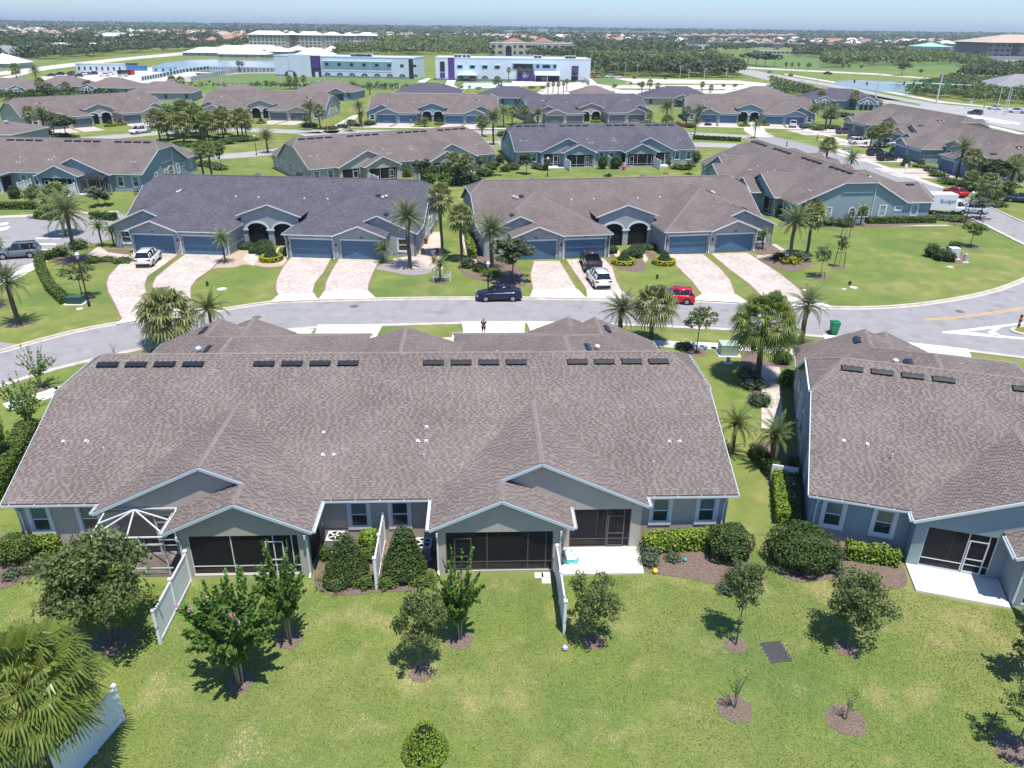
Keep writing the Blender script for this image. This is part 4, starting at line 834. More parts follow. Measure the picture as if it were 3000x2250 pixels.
def fan_mesh(n=34, seed=4, m=F_CAB, R_=.85, pet=.95, seg=13, droop=.55, low=1.9, fruit=False, wseg=.105):
    """fan-leaved crown: petioles, each with a folded fan of drooping segments"""
    g = np.random.default_rng(seed); Q_ = []
    for i in range(n):
        t = i / n; az = i * 2.39996 + g.uniform(-.2, .2); el = 1.35 - low * t + g.uniform(-.1, .1); h = np.array([math.cos(az), math.sin(az), 0]); side = np.array([-math.sin(az), math.cos(az), 0])
        d = h * math.cos(el) + np.array([0, 0, math.sin(el)]); L_ = pet * g.uniform(.8, 1.1); c = d * L_ + np.array([0, 0, -.12 * L_ * t]); up = np.cross(side, d) * -1
        Q_.append([side * .02, -side * .02, c - side * .015, c + side * .015])
        for k in range(seg):
            a = (k / (seg - 1) - .5) * 3.9; dd = d * math.cos(a) + side * math.sin(a); r = R_ * g.uniform(.85, 1.05) * (1 - .12 * abs(a) / 2); wv = nrm(np.cross(dd, np.cross(side, d)))
            m1 = c + dd * r * .55 + np.array([0, 0, -.06 * r]); tip = c + dd * r * .88 + np.array([0, 0, -droop * r * g.uniform(.6, 1.2)]); ww = wseg * r * .5
            Q_.append([c, m1 - wv * ww, m1 + wv * ww, c + dd * .02]); Q_.append([m1 - wv * ww, tip - wv * ww * .25, tip + wv * ww * .25, m1 + wv * ww])
    Q_ = np.array(Q_); mi = np.zeros(len(Q_), int)
    if fruit:
        c = g.normal(size=(180, 3)) * .18; c[:, 2] -= .6; F_ = leaf_quads(c, g.normal(size=c.shape), .09, 1.2); Q_ = np.concatenate([Q_, F_]); mi = np.concatenate([mi, np.ones(len(F_), int)])
    return quads_mesh('crown', Q_, [m, ORA], mi)
def palm_trunk(h, r, m=BARKP, boots=True):
    b = MB(); g = random.Random(int(h * 100)); n = 9; P_ = [(0.05 * math.sin(k * .9) * h / 6, .03 * math.cos(k) * h / 6, h * k / n) for k in range(n + 1)]
    b.tube(P_, [r * (1.35 if k == 0 else 1.0 + .06 * (k % 2)) * (1.25 if k >= n - 1 else 1) for k in range(n + 1)], 9)
    if boots:
        for k in range(26):
            a = k * 2.4; z = h * (.86 + .14 * k / 26); p = Vector((P_[-1][0] + r * math.cos(a), P_[-1][1] + r * math.sin(a), z)); b.bar(p, p + Vector((.14 * math.cos(a), .14 * math.sin(a), .16)), .09, .03)
    return b.mesh('trunk', m, False)
def shell_mesh(name, kind='ball', n=1500, size=.09, m=F_SHR, seed=5, dims=(1, 1, 1), rough=.06, core=True):
    """clipped or rounded shrub: leaves over a body, dark inside; unit radius / box dims; foot at z = 0"""
    g = np.random.default_rng(seed); X, Y, Z = dims
    if kind == 'ball':
        d = nrm(g.normal(size=(n, 3))); d[:, 2] = np.where(d[:, 2] < -.75, -d[:, 2], d[:, 2]); lump = 1 + rough * (np.sin(d[:, 0] * 7 + seed) + np.sin(d[:, 1] * 9) + np.sin(d[:, 2] * 8)) + g.normal(size=n) * rough * .5; P_ = d * lump[:, None] * np.array([X, Y, Z]); P_[:, 2] += Z * .92; P_[:, 2] = np.maximum(P_[:, 2], .03); N_ = d
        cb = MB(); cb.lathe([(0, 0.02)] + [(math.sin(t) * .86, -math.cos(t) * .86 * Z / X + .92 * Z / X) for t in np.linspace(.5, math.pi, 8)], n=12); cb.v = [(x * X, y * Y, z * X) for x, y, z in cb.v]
    elif kind == 'cone':
        t = 1 - np.sqrt(g.random(n)); a = g.uniform(0, 2 * math.pi, n); r = (np.sin(np.minimum(1, t * 1.0 + .0) * math.pi * .5 + math.pi * .5)) ** .75 * (1 + .12 * np.sin(t * 9)); r = np.where(t < .1, r * (.75 + t * 2.5), r) + g.normal(size=n) * rough * .5
        P_ = np.stack([r * np.cos(a) * X, r * np.sin(a) * Y, t * Z + .05], 1); N_ = np.stack([np.cos(a), np.sin(a), np.full(n, .5)], 1)
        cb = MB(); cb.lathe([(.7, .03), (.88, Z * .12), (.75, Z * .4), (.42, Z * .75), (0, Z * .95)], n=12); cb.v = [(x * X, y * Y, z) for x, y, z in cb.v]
    elif kind == 'ring':
        a = g.uniform(0, 2 * math.pi, n); b_ = g.uniform(-.3, math.pi + .3, n); rr = .22; P_ = np.stack([(1 + rr * np.cos(b_)) * np.cos(a) * X, (1 + rr * np.cos(b_)) * np.sin(a) * Y, np.clip(np.sin(b_) * 1.4, 0, 1) * Z + g.normal(size=n) * .02], 1); N_ = np.stack([np.cos(a) * np.cos(b_), np.sin(a) * np.cos(b_), np.sin(b_)], 1)
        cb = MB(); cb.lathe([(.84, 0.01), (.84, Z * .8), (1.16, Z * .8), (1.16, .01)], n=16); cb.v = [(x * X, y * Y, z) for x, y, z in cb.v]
    else:
        A = np.array([X * Y, X * Z, X * Z, Y * Z, Y * Z]); f = g.choice(5, n, p=A / A.sum()); u = g.random(n); v = g.random(n); P_ = np.zeros((n, 3)); N_ = np.zeros((n, 3))
        for k, (fx, nn) in enumerate([((u * X - X / 2, v * Y - Y / 2, Z + 0 * u), (0, 0, 1)), ((u * X - X / 2, Y / 2 + 0 * u, v * Z), (0, 1, 0)), ((u * X - X / 2, -Y / 2 + 0 * u, v * Z), (0, -1, 0)), ((X / 2 + 0 * u, v * Y - Y / 2, u * Z), (1, 0, 0)), ((-X / 2 + 0 * u, v * Y - Y / 2, u * Z), (-1, 0, 0))]):
            s = f == k; P_[s] = np.stack(fx, 1)[s]; N_[s] = nn
        P_ += g.normal(size=P_.shape) * rough * .6; P_[:, 2] += .04 * np.sin(P_[:, 0] * 5) + .03 * np.sin(P_[:, 0] * 11 + 1); P_[:, 2] = np.maximum(P_[:, 2], .02)
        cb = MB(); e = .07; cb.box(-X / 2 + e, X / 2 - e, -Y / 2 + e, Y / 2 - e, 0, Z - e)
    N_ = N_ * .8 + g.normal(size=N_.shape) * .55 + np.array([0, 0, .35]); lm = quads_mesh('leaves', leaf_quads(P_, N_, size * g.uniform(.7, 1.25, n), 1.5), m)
    return lm, cb.mesh('dark_core', CORE)  # added near-black solid blocks see-through, its colour stands for inner shade
PR = {}
def proto(key, fn):
    if key not in PR: PR[key] = fn()
    return PR[key]
def tree2(name, label, cat, x, y, crown, trunk, R_, h, cz, group=None, rz=None, zs=None, lean=(0, 0)):
    """crown of radius R_ whose centre is at height cz; trunk drawn in crown units"""
    t = thing(name, label, cat, (x, y, 0), 0, group); rz = random.random() * 6.28 if rz is None else rz
    c = put('crown', crown, t, (lean[0], lean[1], cz), rz, (R_, R_, zs or R_)); k = put('trunk', trunk, t, (0, 0, cz), rz, (R_, R_, cz / 1.15)); return t
RING = {}
def mulch_ring(u, v, r, sp=1.0):
    x, y = G(u, v); b = MB(); n = 18; b.face([(x + r * sp * (1 + .12 * math.sin(k * 2.1)) * math.cos(2 * math.pi * k / n), y + r * (1 + .1 * math.cos(k * 1.7)) * math.sin(2 * math.pi * k / n), .013) for k in range(n)]); tag(b.build('mulch', MULCH), kind='stuff')
def oak(u, vb, vt, wpx, label, m='oak', ring=.52, name='oak_tree', sparse=1.0, n=3600, size=.10, frac=.62, group=None, cat='tree', dens=46, lean=(0, 0)):
    x, y = G(u, vb); h = HT(u, vb, vt); R_ = wpx * MPP(u, vb) / 2 * 1.04; v_ = len(PR) % 3
    F_ = {'oak': F_OAK, 'dark': F_DOAK, 'grey': F_GRY, 'crape': F_CRA, 'far': F_FAR}[m]; n = int(n); key = ('oak', m, v_, sparse, n, size, dens)
    cr = proto(key, lambda: oak_mesh(n, size, F_, dens, seed=v_ + 3 + dens, sparse=sparse)); tk = proto(('otrunk', v_), lambda: trunk_mesh(seed=v_))
    zs = h * frac / 2 * 1.05; t = tree2(name, label, cat, x, y, cr, tk, R_, h, h - zs * .93, group, zs=zs, lean=lean)
    if ring: mulch_ring(u, vb + 2, ring)
    return t
def crape(u, vb, vt, wpx, label, ring=.6, group='crape myrtles', stems=70, per=58, seed=2, name='crape_myrtle', fl=9):
    x, y = G(u, vb); h = HT(u, vb, vt); wd = wpx * MPP(u, vb)
    t = thing(name, label, 'tree', (x, y, 0), 0, group); rz = random.random() * 6
    k = ('crape', stems, per, seed, fl); put('crown', proto(k, lambda: crape_mesh(stems, per, seed, flowers=fl)), t, (0, 0, 0), rz, (wd * .92, wd * .92, h * 1.02)); put('trunk', proto(('stems', seed), lambda: stems_mesh(seed)), t, (0, 0, 0), rz, (wd * .75, wd * .75, h))
    if ring: mulch_ring(u, vb + 2, ring)
    return t
def palm(kind, u, vb, vt, wpx, label, group=None, ring=.9, xy=None, h=None, wd=None, name=None):
    if xy: x, y = xy
    else: x, y = G(u, vb); h = HT(u, vb, vt); wd = wpx * MPP(u, vb)
    R_ = wd / 2; sd = random.randint(0, 1)
    if kind == 'date': cm = proto(('date', sd), lambda: date_mesh(44, 3 + sd)); k = R_ / 2.05; top = .8; r = .20; nm = 'date_palm'
    elif kind == 'datefruit': cm = proto('datef', lambda: date_mesh(44, 7, fruit=True)); k = R_ / 2.05; top = .8; r = .20; nm = 'date_palm'
    elif kind == 'sylv': cm = proto(('sylv', sd), lambda: date_mesh(52, 9 + sd, F_DATE, droop=1.1)); k = R_ / 2.1; top = .9; r = .22; nm = 'date_palm'
    elif kind == 'queen': cm = proto(('queen', sd), lambda: date_mesh(26, 13 + sd, F_PALM, droop=1.9, nl=18, lw=.10)); k = R_ / 1.9; top = .6; r = .13; nm = 'queen_palm'
    elif kind == 'pygmy': cm = proto(('pygmy', sd), lambda: date_mesh(34, 15 + sd, F_PALM, droop=1.7, nl=14, lw=.10)); k = R_ / 1.9; top = .6; r = .10; nm = 'pygmy_date_palm'
    elif kind == 'wash': cm = proto(('wash', sd), lambda: fan_mesh(64, 21 + sd, F_WASH, .98, 1.25, 28, .52, 1.95, wseg=.07)); k = R_ / 1.95; top = 1.2; r = .22; nm = 'fan_palm'
    elif kind == 'droopy': cm = proto(('droopy', sd), lambda: fan_mesh(44, 23 + sd, F_CAB, .95, .95, 16, .48, 2.0, wseg=.12)); k = R_ / 1.65; top = 1.0; r = .20; nm = 'fan_palm'
    else: cm = proto(('cab', sd), lambda: fan_mesh(38, 25 + sd, F_CAB, .75, .85, 10, .38, 2.3, wseg=.21)); k = R_ / 1.42; top = .8; r = .17; nm = 'cabbage_palm'
    th = max(.3, h - top * k * 1.05); t = thing(name or nm, label, 'palm tree', (x, y, 0), 0, group); put('crown', cm, t, (0.05 * math.sin(9 * .9) * th / 6, .03 * math.cos(9) * th / 6, th), random.random() * 6, k)
    hq = round(th * 2) / 2 or .5; put('trunk', proto(('ptr', hq, r), lambda: palm_trunk(hq, r)), t, (0, 0, 0), 0, (1, 1, th / hq))
    if ring: mulch_ring(u, vb, ring)
    return t
def shrub(kind, u, vb, wpx, h, label, m, name='shrub', group=None, cat='shrub', n=1500, size=.085, depth=None, rz=0, rough=.06, xy=None, wd=None):
    """u, vb: px of the front foot; wpx: width in px; h: metres"""
    x, y = xy or G(u, vb); wd = wd or wpx * MPP(u, vb); dp = depth or wd; X, Y = (wd / 2, dp / 2) if kind != 'box' else (wd, dp); Z = h / 1.92 if kind == 'ball' else h
    if not xy: y += dp / 2
    key = (kind, m.name, round(X * 2), round(Y * 2), round(Z * 3), n, size)
    lm, cm = proto(key, lambda: shell_mesh('s', kind, n, size, m, seed=len(PR), dims=(round(X * 2) / 2 or .5, round(Y * 2) / 2 or .5, round(Z * 3) / 3 or .33), rough=rough)); qx, qy, qz = round(X * 2) / 2 or .5, round(Y * 2) / 2 or .5, round(Z * 3) / 3 or .33
    t = thing(name, label, cat, (x, y, 0), rz, group); put('leaves', lm, t, (0, 0, 0), 0, (X / qx, Y / qy, Z / qz)); put('dark_core', cm, t, (0, 0, 0), 0, (X / qx, Y / qy, Z / qz)); return t
def hedge(a, c, h, wd, label, m, per=260, size=.09, group='clipped hedges'):
    """clipped hedge between two photo ground points"""
    A = Vector(G(*a)); C = Vector(G(*c)); d = C - A; L_ = d.length; n = int(per * (L_ * wd + 2 * L_ * h)); n = min(n, 14000)
    lm, cm = shell_mesh('h', 'box', n, size, m, seed=int(L_ * 10), dims=(L_, wd, h), rough=.05); t = thing('hedge', label, 'hedge', (*((A + C) / 2), 0), math.atan2(d.y, d.x), group); put('leaves', lm, t); put('dark_core', cm, t); return t
# --- tufts of grass standing on the near lawn
def tufts():
    n = 260000; x = rng.uniform(-34, 34, n); y = rng.uniform(19, 34, n); k = np.abs(x) < y * .6 + 12; x, y = x[k], y[k]
    for kk, (xa, xb) in ((0, (-18.6, 18.6)), (3, (-18.6, 18.6))):
        r = V[kk][0]; a = r.rotation_euler.z; dx = x - r.location.x; dy = y - r.location.y; lx = dx * math.cos(a) + dy * math.sin(a); ly = -dx * math.sin(a) + dy * math.cos(a)
        keep = ~((np.abs(lx) < 19) & (ly > 0.3)) & ~((np.abs(lx) > 2.6) & (np.abs(lx) < 14) & (ly > -2.9)); x, y = x[keep], y[keep]
    bad = np.zeros(len(x), bool)
    for nme, p, m_ in beds[-5:]:
        W_ = np.array([G(*q) for q in p]); ins = np.zeros(len(x), bool); j = len(W_) - 1
        for i in range(len(W_)):
            a, c = W_[i], W_[j]; ins ^= ((a[1] > y) != (c[1] > y)) & (x < (c[0] - a[0]) * (y - a[1]) / (c[1] - a[1] + 1e-9) + a[0]); j = i
        bad |= ins
    x, y = x[~bad], y[~bad]; n = len(x); a = rng.uniform(0, math.pi, n); w_ = rng.uniform(.012, .03, n); h = rng.uniform(.012, .03, n); dx, dy = np.cos(a) * w_, np.sin(a) * w_; ox, oy = -np.sin(a) * rng.uniform(.02, .06, n), np.cos(a) * rng.uniform(.02, .06, n); z = np.zeros(n)
    Q_ = np.stack([np.stack([x - dx, y - dy, z], 1), np.stack([x + dx, y + dy, z], 1), np.stack([x + dx * .5 + ox, y + dy * .5 + oy, h], 1), np.stack([x - dx * .5 + ox, y - dy * .5 + oy, h * .9], 1)], 1)
    g_ = mat('grass_blades', (0.225, 0.28, 0.072), .8, island=.5, trans=.2, col2=(0.11, 0.17, 0.040), scale=.5, detail=8, third=((0.40, 0.36, 0.16), .42, .52, .70))
    tag(put('grass', quads_mesh('grass', Q_, g_)), kind='stuff')
tufts()
# --- the near lawn
oak(330, 1880, 1535, 330, 'big leafy oak covering the left lanai cage, widest crown on the near lawn', ring=.9, n=12000, size=.046, frac=.92, dens=130)
crape(705, 1998, 1700, 330, 'tall crape myrtle with pink blossoms, largest on the near lawn', seed=2, stems=120, per=86, fl=7)
crape(848, 1873, 1600, 210, 'crape myrtle in front of the left lanai screen door', seed=5, stems=70, per=64, fl=2)
crape(1348, 1873, 1625, 190, 'crape myrtle in front of the right lanai screen', seed=8, stems=70, per=64, fl=2)
oak(1233, 1970, 1718, 170, 'slim oak beside the crape myrtle before the right lanai', n=4200, size=.055, sparse=.85, frac=.80, lean=(.1, .2), dens=70)
oak(1741, 1878, 1672, 190, 'oak with bare grey twigs next to the tall white fence end', n=3800, size=.052, sparse=.8, frac=.88, lean=(0, .3), dens=64)
oak(2156, 1889, 1640, 150, 'slim leaning tree next to the round shrub at the bed corner', n=3200, size=.060, sparse=.85, frac=.70, m='oak', lean=(.15, .5), dens=56)
oak(2481, 1900, 1675, 200, 'bushy oak in front of the right villa mulch bed', n=5600, size=.055, frac=.90, lean=(.3, .3), dens=90)
oak(2975, 2195, 1990, 190, 'staked young tree at the bottom right corner of the lawn', n=2400, size=.06, sparse=.75, frac=.7, ring=.8)
oak(3005, 1990, 1800, 150, 'small tree cut by the right edge beside the blue villa wall', n=1600, size=.10, frac=.75, ring=0)
crape(2152, 2075, 1935, 90, 'sparse reddish sapling right of centre in a mulch ring', seed=11, stems=12, per=22, fl=0, ring=.72)
crape(2478, 2108, 1980, 80, 'thin sapling with a red tag in a mulch ring', seed=12, stems=10, per=18, fl=0, ring=.8)
crape(-90, 1960, 1700, 260, 'crape myrtle cut by the left edge with its shadow on the lawn', seed=13)
palm('wash', 165, 2290, 1900, 410, 'large fan palm at the bottom left corner over a white fence', ring=0)
shrub('cone', 1240, 2262, 125, 1.55, 'bright lime cone shrub at the bottom edge of the lawn', F_LIM, 'cone_shrub', n=2600, size=.07)
# --- beds along the near villas
hedge((1885, 1612), (2085, 1600), .95, .8, 'golden hedge along the rear wall of the nearest villa', F_LIM, size=.12, per=170)
shrub('ball', 2150, 1668, 130, 1.75, 'dark round shrub at the right corner of the nearest villa', F_SHR, n=3200, size=.085)
shrub('ball', 2378, 1708, 195, 1.95, 'largest dark round shrub beside the blue villa mulch bed', F_SHR, n=5200, size=.085)
hedge((2475, 1630), (2625, 1652), .85, .75, 'golden hedge under the rear windows of the blue villa', F_LIM, size=.11, per=180)
hedge((2292, 1540), (2278, 1390), .9, .75, 'tall lime hedge running beside the blue villa side wall', F_LIM, size=.10, per=220)
hedge((2322, 1545), (2318, 1370), .85, .6, 'dark green hedge between the lime hedge and the blue wall', F_HED, size=.09, per=220)
hedge((2268, 1400), (2208, 1330), .8, .8, 'short green hedge where the side path ends', F_HED, size=.09, per=220)
hedge((2290, 1130), (2312, 1108), .8, .7, 'small square hedge at the near end of the paver walk', F_LIM, size=.09, per=220)
for u, v, wx, h, lb in [(1905, 1640, 60, .55, 'grey green shrub beside the patio slab'), (1905, 1668, 55, .5, 'grey green shrub at the patio corner nearest the lawn'), (1960, 1625, 60, .5, 'grey green shrub in front of the golden hedge'), (1975, 1655, 45, .35, 'low grey shrub in the middle of the mulch bed'), (2180, 1735, 95, .6, 'spreading grey green shrub beneath the round shrub'), (2140, 1752, 60, .45, 'low grey green shrub at the tip of the mulch bed'),
                        (2460, 1650, 50, .6, 'grey green shrub touching the largest round shrub'), (2455, 1690, 55, .5, 'grey green shrub at the foot of the largest round shrub'), (2550, 1650, 50, .35, 'low shrub in front of the blue villa hedge')]:
    shrub('ball', u, v, wx, h, lb, F_GRY, n=600, size=.07, rough=.12, group='low grey green shrubs')
shrub('cone', 1008, 1722, 112, 2.6, 'dark cone shrub with cream blooms left of the short white fence', F_SHR, 'cone_shrub', n=3800, size=.085, rough=.10)
shrub('cone', 1180, 1715, 116, 2.95, 'dark cone shrub right of the short white fence', F_SHR, 'cone_shrub', n=4200, size=.085, rough=.10)
shrub('ball', 1080, 1605, 65, .8, 'golden shrub behind the short white fence', F_LIM, n=700, size=.10)
for u, v, wx, h, lb in [(980, 1745, 110, .5, 'low green ground shrub before the left cone shrub'), (1068, 1735, 60, .6, 'low shrub between cone shrub and fence foot'), (1128, 1735, 60, .5, 'low shrub right of the fence foot'), (1235, 1730, 70, .45, 'low shrub at the lanai corner'), (950, 1650, 40, .7, 'narrow shrub by the left lanai downspout'), (1065, 1660, 70, .7, 'shrub against the left face of the short fence')]:
    shrub('ball', u, v, wx, h, lb, F_HED, n=600, size=.075, rough=.14, group='low shrubs around the cone shrubs')
shrub('ball', 22, 1672, 110, 1.35, 'bright green round shrub at the left corner of the nearest villa', F_HED, n=2200, size=.08)
hedge((60, 1622), (175, 1612), .8, .8, 'yellow green hedge under the left rear window', F_LIM, size=.10, per=180)
for u, v, wx, lb in [(78, 1690, 45, 'small grey shrub in the left mulch bed'), (120, 1660, 40, 'tiny shrub near the left window hedge'), (20, 1710, 60, 'low shrub on the lawn edge of the left bed')]: shrub('ball', u, v, wx, .4, lb, F_GRY, n=400, size=.07, rough=.14)
hedge((-60, 1510), (95, 1270), 1.1, 1.2, 'sunlit hedge along the left side of the nearest villa', F_HED, size=.10, per=200)
crape(120, 1135, 1010, 140, 'crape myrtle on the street verge left of the nearest villa', seed=15, stems=30, per=30, ring=.6)
crape(95, 1268, 1100, 150, 'leafier crape myrtle beside the left gable', seed=16, stems=40, per=34, ring=.5); crape(15, 1370, 1200, 90, 'crape myrtle cut by the left edge near the hedge', seed=17, ring=0)
for u, vb, vt, wx, lb in [(2145, 1330, 1225, 130, 'pygmy palm against the gable of the nearest villa'), (2255, 1375, 1255, 140, 'pygmy palm at the end of the paver walk')]: palm('pygmy', u, vb, vt, wx, lb, ring=0)
# --- street verge beyond the nearest villa
palm('droopy', 505, 1010, 860, 190, 'shaggy fan palm in front of the street left of the ridge'); palm('queen', 625, 985, 885, 130, 'small feathery palm behind the roof peak', ring=0)
palm('sylv', 1815, 985, 880, 130, 'small feathery palm beside the shaggy palm over the street', ring=0); palm('droopy', 1905, 1005, 845, 150, 'shaggy fan palm in front of the red hatchback', ring=0)
oak(2040, 1030, 885, 110, 'slender oak on the sidewalk verge', n=900, size=.10, sparse=.8, frac=.6, ring=.9); palm('wash', 2215, 1115, 880, 210, 'tall fan palm beside the paver walk and utility box', ring=0)
palm('datefruit', 2345, 1010, 870, 130, 'palm hung with orange fruit beside the green bin', ring=0)
for u, v, wx, h, lb in [(2215, 1150, 80, .8, 'grey green bush at the foot of the tall fan palm'), (2235, 1200, 70, .8, 'grey bush right of the tall fan palm base'), (2190, 1110, 50, .7, 'grey bush left of the tall fan palm'), (2300, 1075, 60, 1.1, 'dark shrub at the blue villa front corner'), (2010, 1030, 60, .4, 'flat grey shrub by the slender oak')]: shrub('ball', u, v, wx, h, lb, F_GRY if u != 2300 else F_SHR, n=700, size=.09, rough=.12)
crape(335, 1040, 990, 60, 'thin leafless shrub by the street kerb', seed=21, stems=6, per=8, ring=0, fl=0)
# --- in front of the second row
palm('date', 55, 950, 800, 135, 'date palm on the left lawn corner'); palm('date', 228, 770, 595, 150, 'tall date palm beside the left villa and hedge', ring=0); palm('cab', 190, 690, 545, 120, 'cabbage palm behind the tall date palm', ring=0)
palm('date', -30, 900, 800, 120, 'date palm cut off by the left edge', ring=1.2)
oak(243, 875, 760, 105, 'small oak behind the street lamp', n=900, size=.10, sparse=.85, ring=.9); oak(110, 640, 540, 60, 'slim tree by the parking lot', n=700, size=.12, ring=0); palm('cab', 5, 800, 690, 60, 'palm at the parking lot edge', ring=0)
for a, c, lb in [((190, 745), (120, 765), 'hedge top piece by the parking lot'), ((120, 765), (118, 790), 'hedge corner piece by the parking lot'), ((118, 790), (150, 850), 'hedge bending down the left lawn'), ((150, 850), (192, 890), 'end piece of the long hedge near the green box')]: hedge(a, c, .9, .9, lb, F_HED, size=.12, per=110)
for u, v, wx, h, lb in [(165, 755, 50, 1.0, 'shrub inside the long hedge'), (215, 735, 60, 1.0, 'shrub at the tall date palm foot'), (262, 775, 40, .7, 'round shrub near the tall date palm'), (345, 775, 60, .4, 'low flowering border left of the white car'), (300, 770, 50, .4, 'low border left of the driveway')]: shrub('ball', u, v, wx, h, lb, F_HED, n=500, size=.13, rough=.12)
for u, vb, vt, wx, lb in [(300, 722, 655, 60, 'pygmy palm left of the first garage'), (335, 722, 665, 60, 'pygmy palm touching the first garage corner'), (365, 725, 672, 45, 'small palm by the arched window'), (660, 770, 690, 75, 'small palm between the second garage and the entry'), (1125, 770, 720, 60, 'small palm right of the fourth garage')]: palm('pygmy', u, vb, vt, wx, lb, ring=0)
palm('sylv', 1200, 785, 610, 125, 'thick silvery date palm right of the slate roofed villa', ring=0); palm('pygmy', 1290, 825, 765, 65, 'staked young palm on the middle lawn')
for u, vb, vt, wx, lb in [(1295, 750, 545, 100, 'tall cabbage palm between the two villas'), (1352, 765, 605, 95, 'cabbage palm standing right of the tallest one')]: palm('cab', u, vb, vt, wx, lb, ring=0)
palm('cab', 1245, 640, 575, 70, 'cabbage palm against the slate villa gable', ring=0)
palm('sylv', 1440, 790, 650, 120, 'date palm left of the brown roofed villa garages', ring=0); oak(1502, 825, 690, 150, 'dense round oak beside the first brown villa garage', n=2200, size=.10, ring=1.6, m='dark'); 
for u, v, wx, h, F2, lb in [(1370, 790, 50, 1.0, F_GRY, 'grey shrub at the foot of the cabbage palm'), (1440, 815, 60, .6, F_LIM, 'yellow green shrub under the date palm'), (1405, 800, 40, .8, F_SHR, 'dark shrub behind the lamp post'), (1130, 750, 60, .7, F_SHR, 'clipped shrub under the front window'), (1160, 750, 40, .7, F_SHR, 'second clipped shrub under the front window')]: shrub('ball', u, v, wx, h, lb, F2, n=500, size=.13, rough=.12)
hedge((1385, 760), (1372, 690), .9, .9, 'hedge along the side of the brown roofed villa', F_LIM, size=.14, per=90)
# topiary cones in golden rings, and the clipped mounds of the entries
def topiary(u, vb, label1, label2, wpx=60, R_=1.15):
    x, y = G(u, vb); shrub('ring', 0, 0, 0, .55, label2, F_YEL, 'ring_hedge', group='golden ring hedges', cat='hedge', n=900, size=.14, xy=(x, y), wd=R_ * 2, rough=.05)
    shrub('cone', 0, 0, 0, 1.75, label1, F_TOP, 'topiary', group='cone topiaries', cat='topiary', n=900, size=.11, xy=(x, y), wd=1.6)
for u, v, a, c in [(795, 762, 'cone topiary in front of the slate villa entry', 'golden ring hedge in front of the slate villa entry'), (1827, 772, 'cone topiary right of the black pickup', 'golden ring hedge right of the black pickup'), (1945, 772, 'cone topiary by the third brown villa garage', 'golden ring hedge by the third brown villa garage')]: topiary(u, v, a, c)
for u, v, wx, h, lb in [(770, 752, 60, 1.1, 'clipped mound before the slate villa arches'), (768, 735, 50, 1.1, 'clipped mound between the slate villa arches'), (832, 750, 38, .9, 'round golden shrub left of the third garage'), (715, 735, 60, .7, 'flower border beside the second garage wall'), (738, 745, 25, .8, 'small clipped ball by the walk'), (1862, 760, 60, 1.1, 'clipped mound before the brown villa arches'), (1872, 745, 50, 1.0, 'clipped mound by the brown villa arches'), (1892, 715, 32, 1.0, 'clipped ball by the right arch'), (1795, 745, 30, .9, 'border shrub by the second brown villa garage'), (1905, 735, 50, .6, 'border planting by the third garage wall')]:
    shrub('ball', u, v, wx, h, lb, F_TOP if 'golden' not in lb else F_LIM, n=700, size=.11, rough=.05)
# right lawn
palm('datefruit', 2310, 770, 625, 110, 'date palm with orange fruit stalks beside the last driveway', ring=0); palm('cab', 2362, 750, 600, 90, 'cabbage palm right of the orange fruited palm', ring=0)
for u, vb, vt, wx, lb in [(2232, 730, 680, 50, 'small palm at the fourth brown villa garage'), (2520, 660, 610, 55, 'small palm before the arched side window')]: palm('pygmy', u, vb, vt, wx, lb, ring=0)
oak(2402, 812, 712, 62, 'staked young oak nearest the street on the big lawn', n=800, size=.11, ring=1.1); oak(2457, 782, 685, 40, 'slim staked tree behind the young oak', n=600, size=.13, ring=.9, sparse=.8)
oak(2475, 698, 620, 50, 'thin grey tree inside a stake frame', n=450, size=.11, sparse=.7, m='grey', ring=.6); oak(2842, 722, 645, 70, 'young bright tree on the right of the big lawn', n=900, size=.13, m='crape', ring=1.0); oak(2870, 640, 575, 100, 'wispy grey tree by the street lamp', n=600, size=.12, sparse=.8, m='grey', ring=0)
for u, v, wx, h, lb in [(2738, 758, 42, 1.5, 'dark shrub left of the white utility cabinet'), (2765, 768, 40, 1.3, 'dark shrub in front of the white utility cabinet'), (2800, 748, 38, 1.4, 'dark shrub behind the white utility cabinet'), (2790, 770, 30, 1.0, 'dark shrub right of the white utility cabinet')]: shrub('ball', u, v, wx, h, lb, F_SHR, n=600, size=.14, rough=.12, group='shrubs around the utility cabinet')
shrub('ball', 2300, 640, 55, 2.0, 'dark round shrub at the rear corner of the corner villa', F_SHR, n=900, size=.14)
palm('cab', 2375, 660, 590, 90, 'cabbage palm hiding the corner villa rear corner', ring=0)
hedge((2540, 655), (2738, 652), .9, .9, 'long hedge along the side wall of the corner villa', F_HED, size=.15, per=80)
for u, v, wx, h, F2, lb in [(2325, 778, 50, .8, F_YEL, 'golden shrub at the fruiting palm foot'), (2355, 770, 50, .9, F_GRY, 'grey shrub beside the fruiting palm'), (2290, 765, 40, .7, F_SHR, 'dark shrub left of the fruiting palm'), (2430, 665, 60, 1.1, F_GRY, 'grey shrub before the corner villa'), (2480, 668, 50, .9, F_SHR, 'dark shrub before the corner villa'), (2780, 650, 60, .7, F_GRY, 'low grey planting by the corner driveway'), (2820, 655, 70, .7, F_HED, 'low green planting by the street lamp')]: shrub('ball', u, v, wx, h, lb, F2, n=500, size=.15, rough=.12)
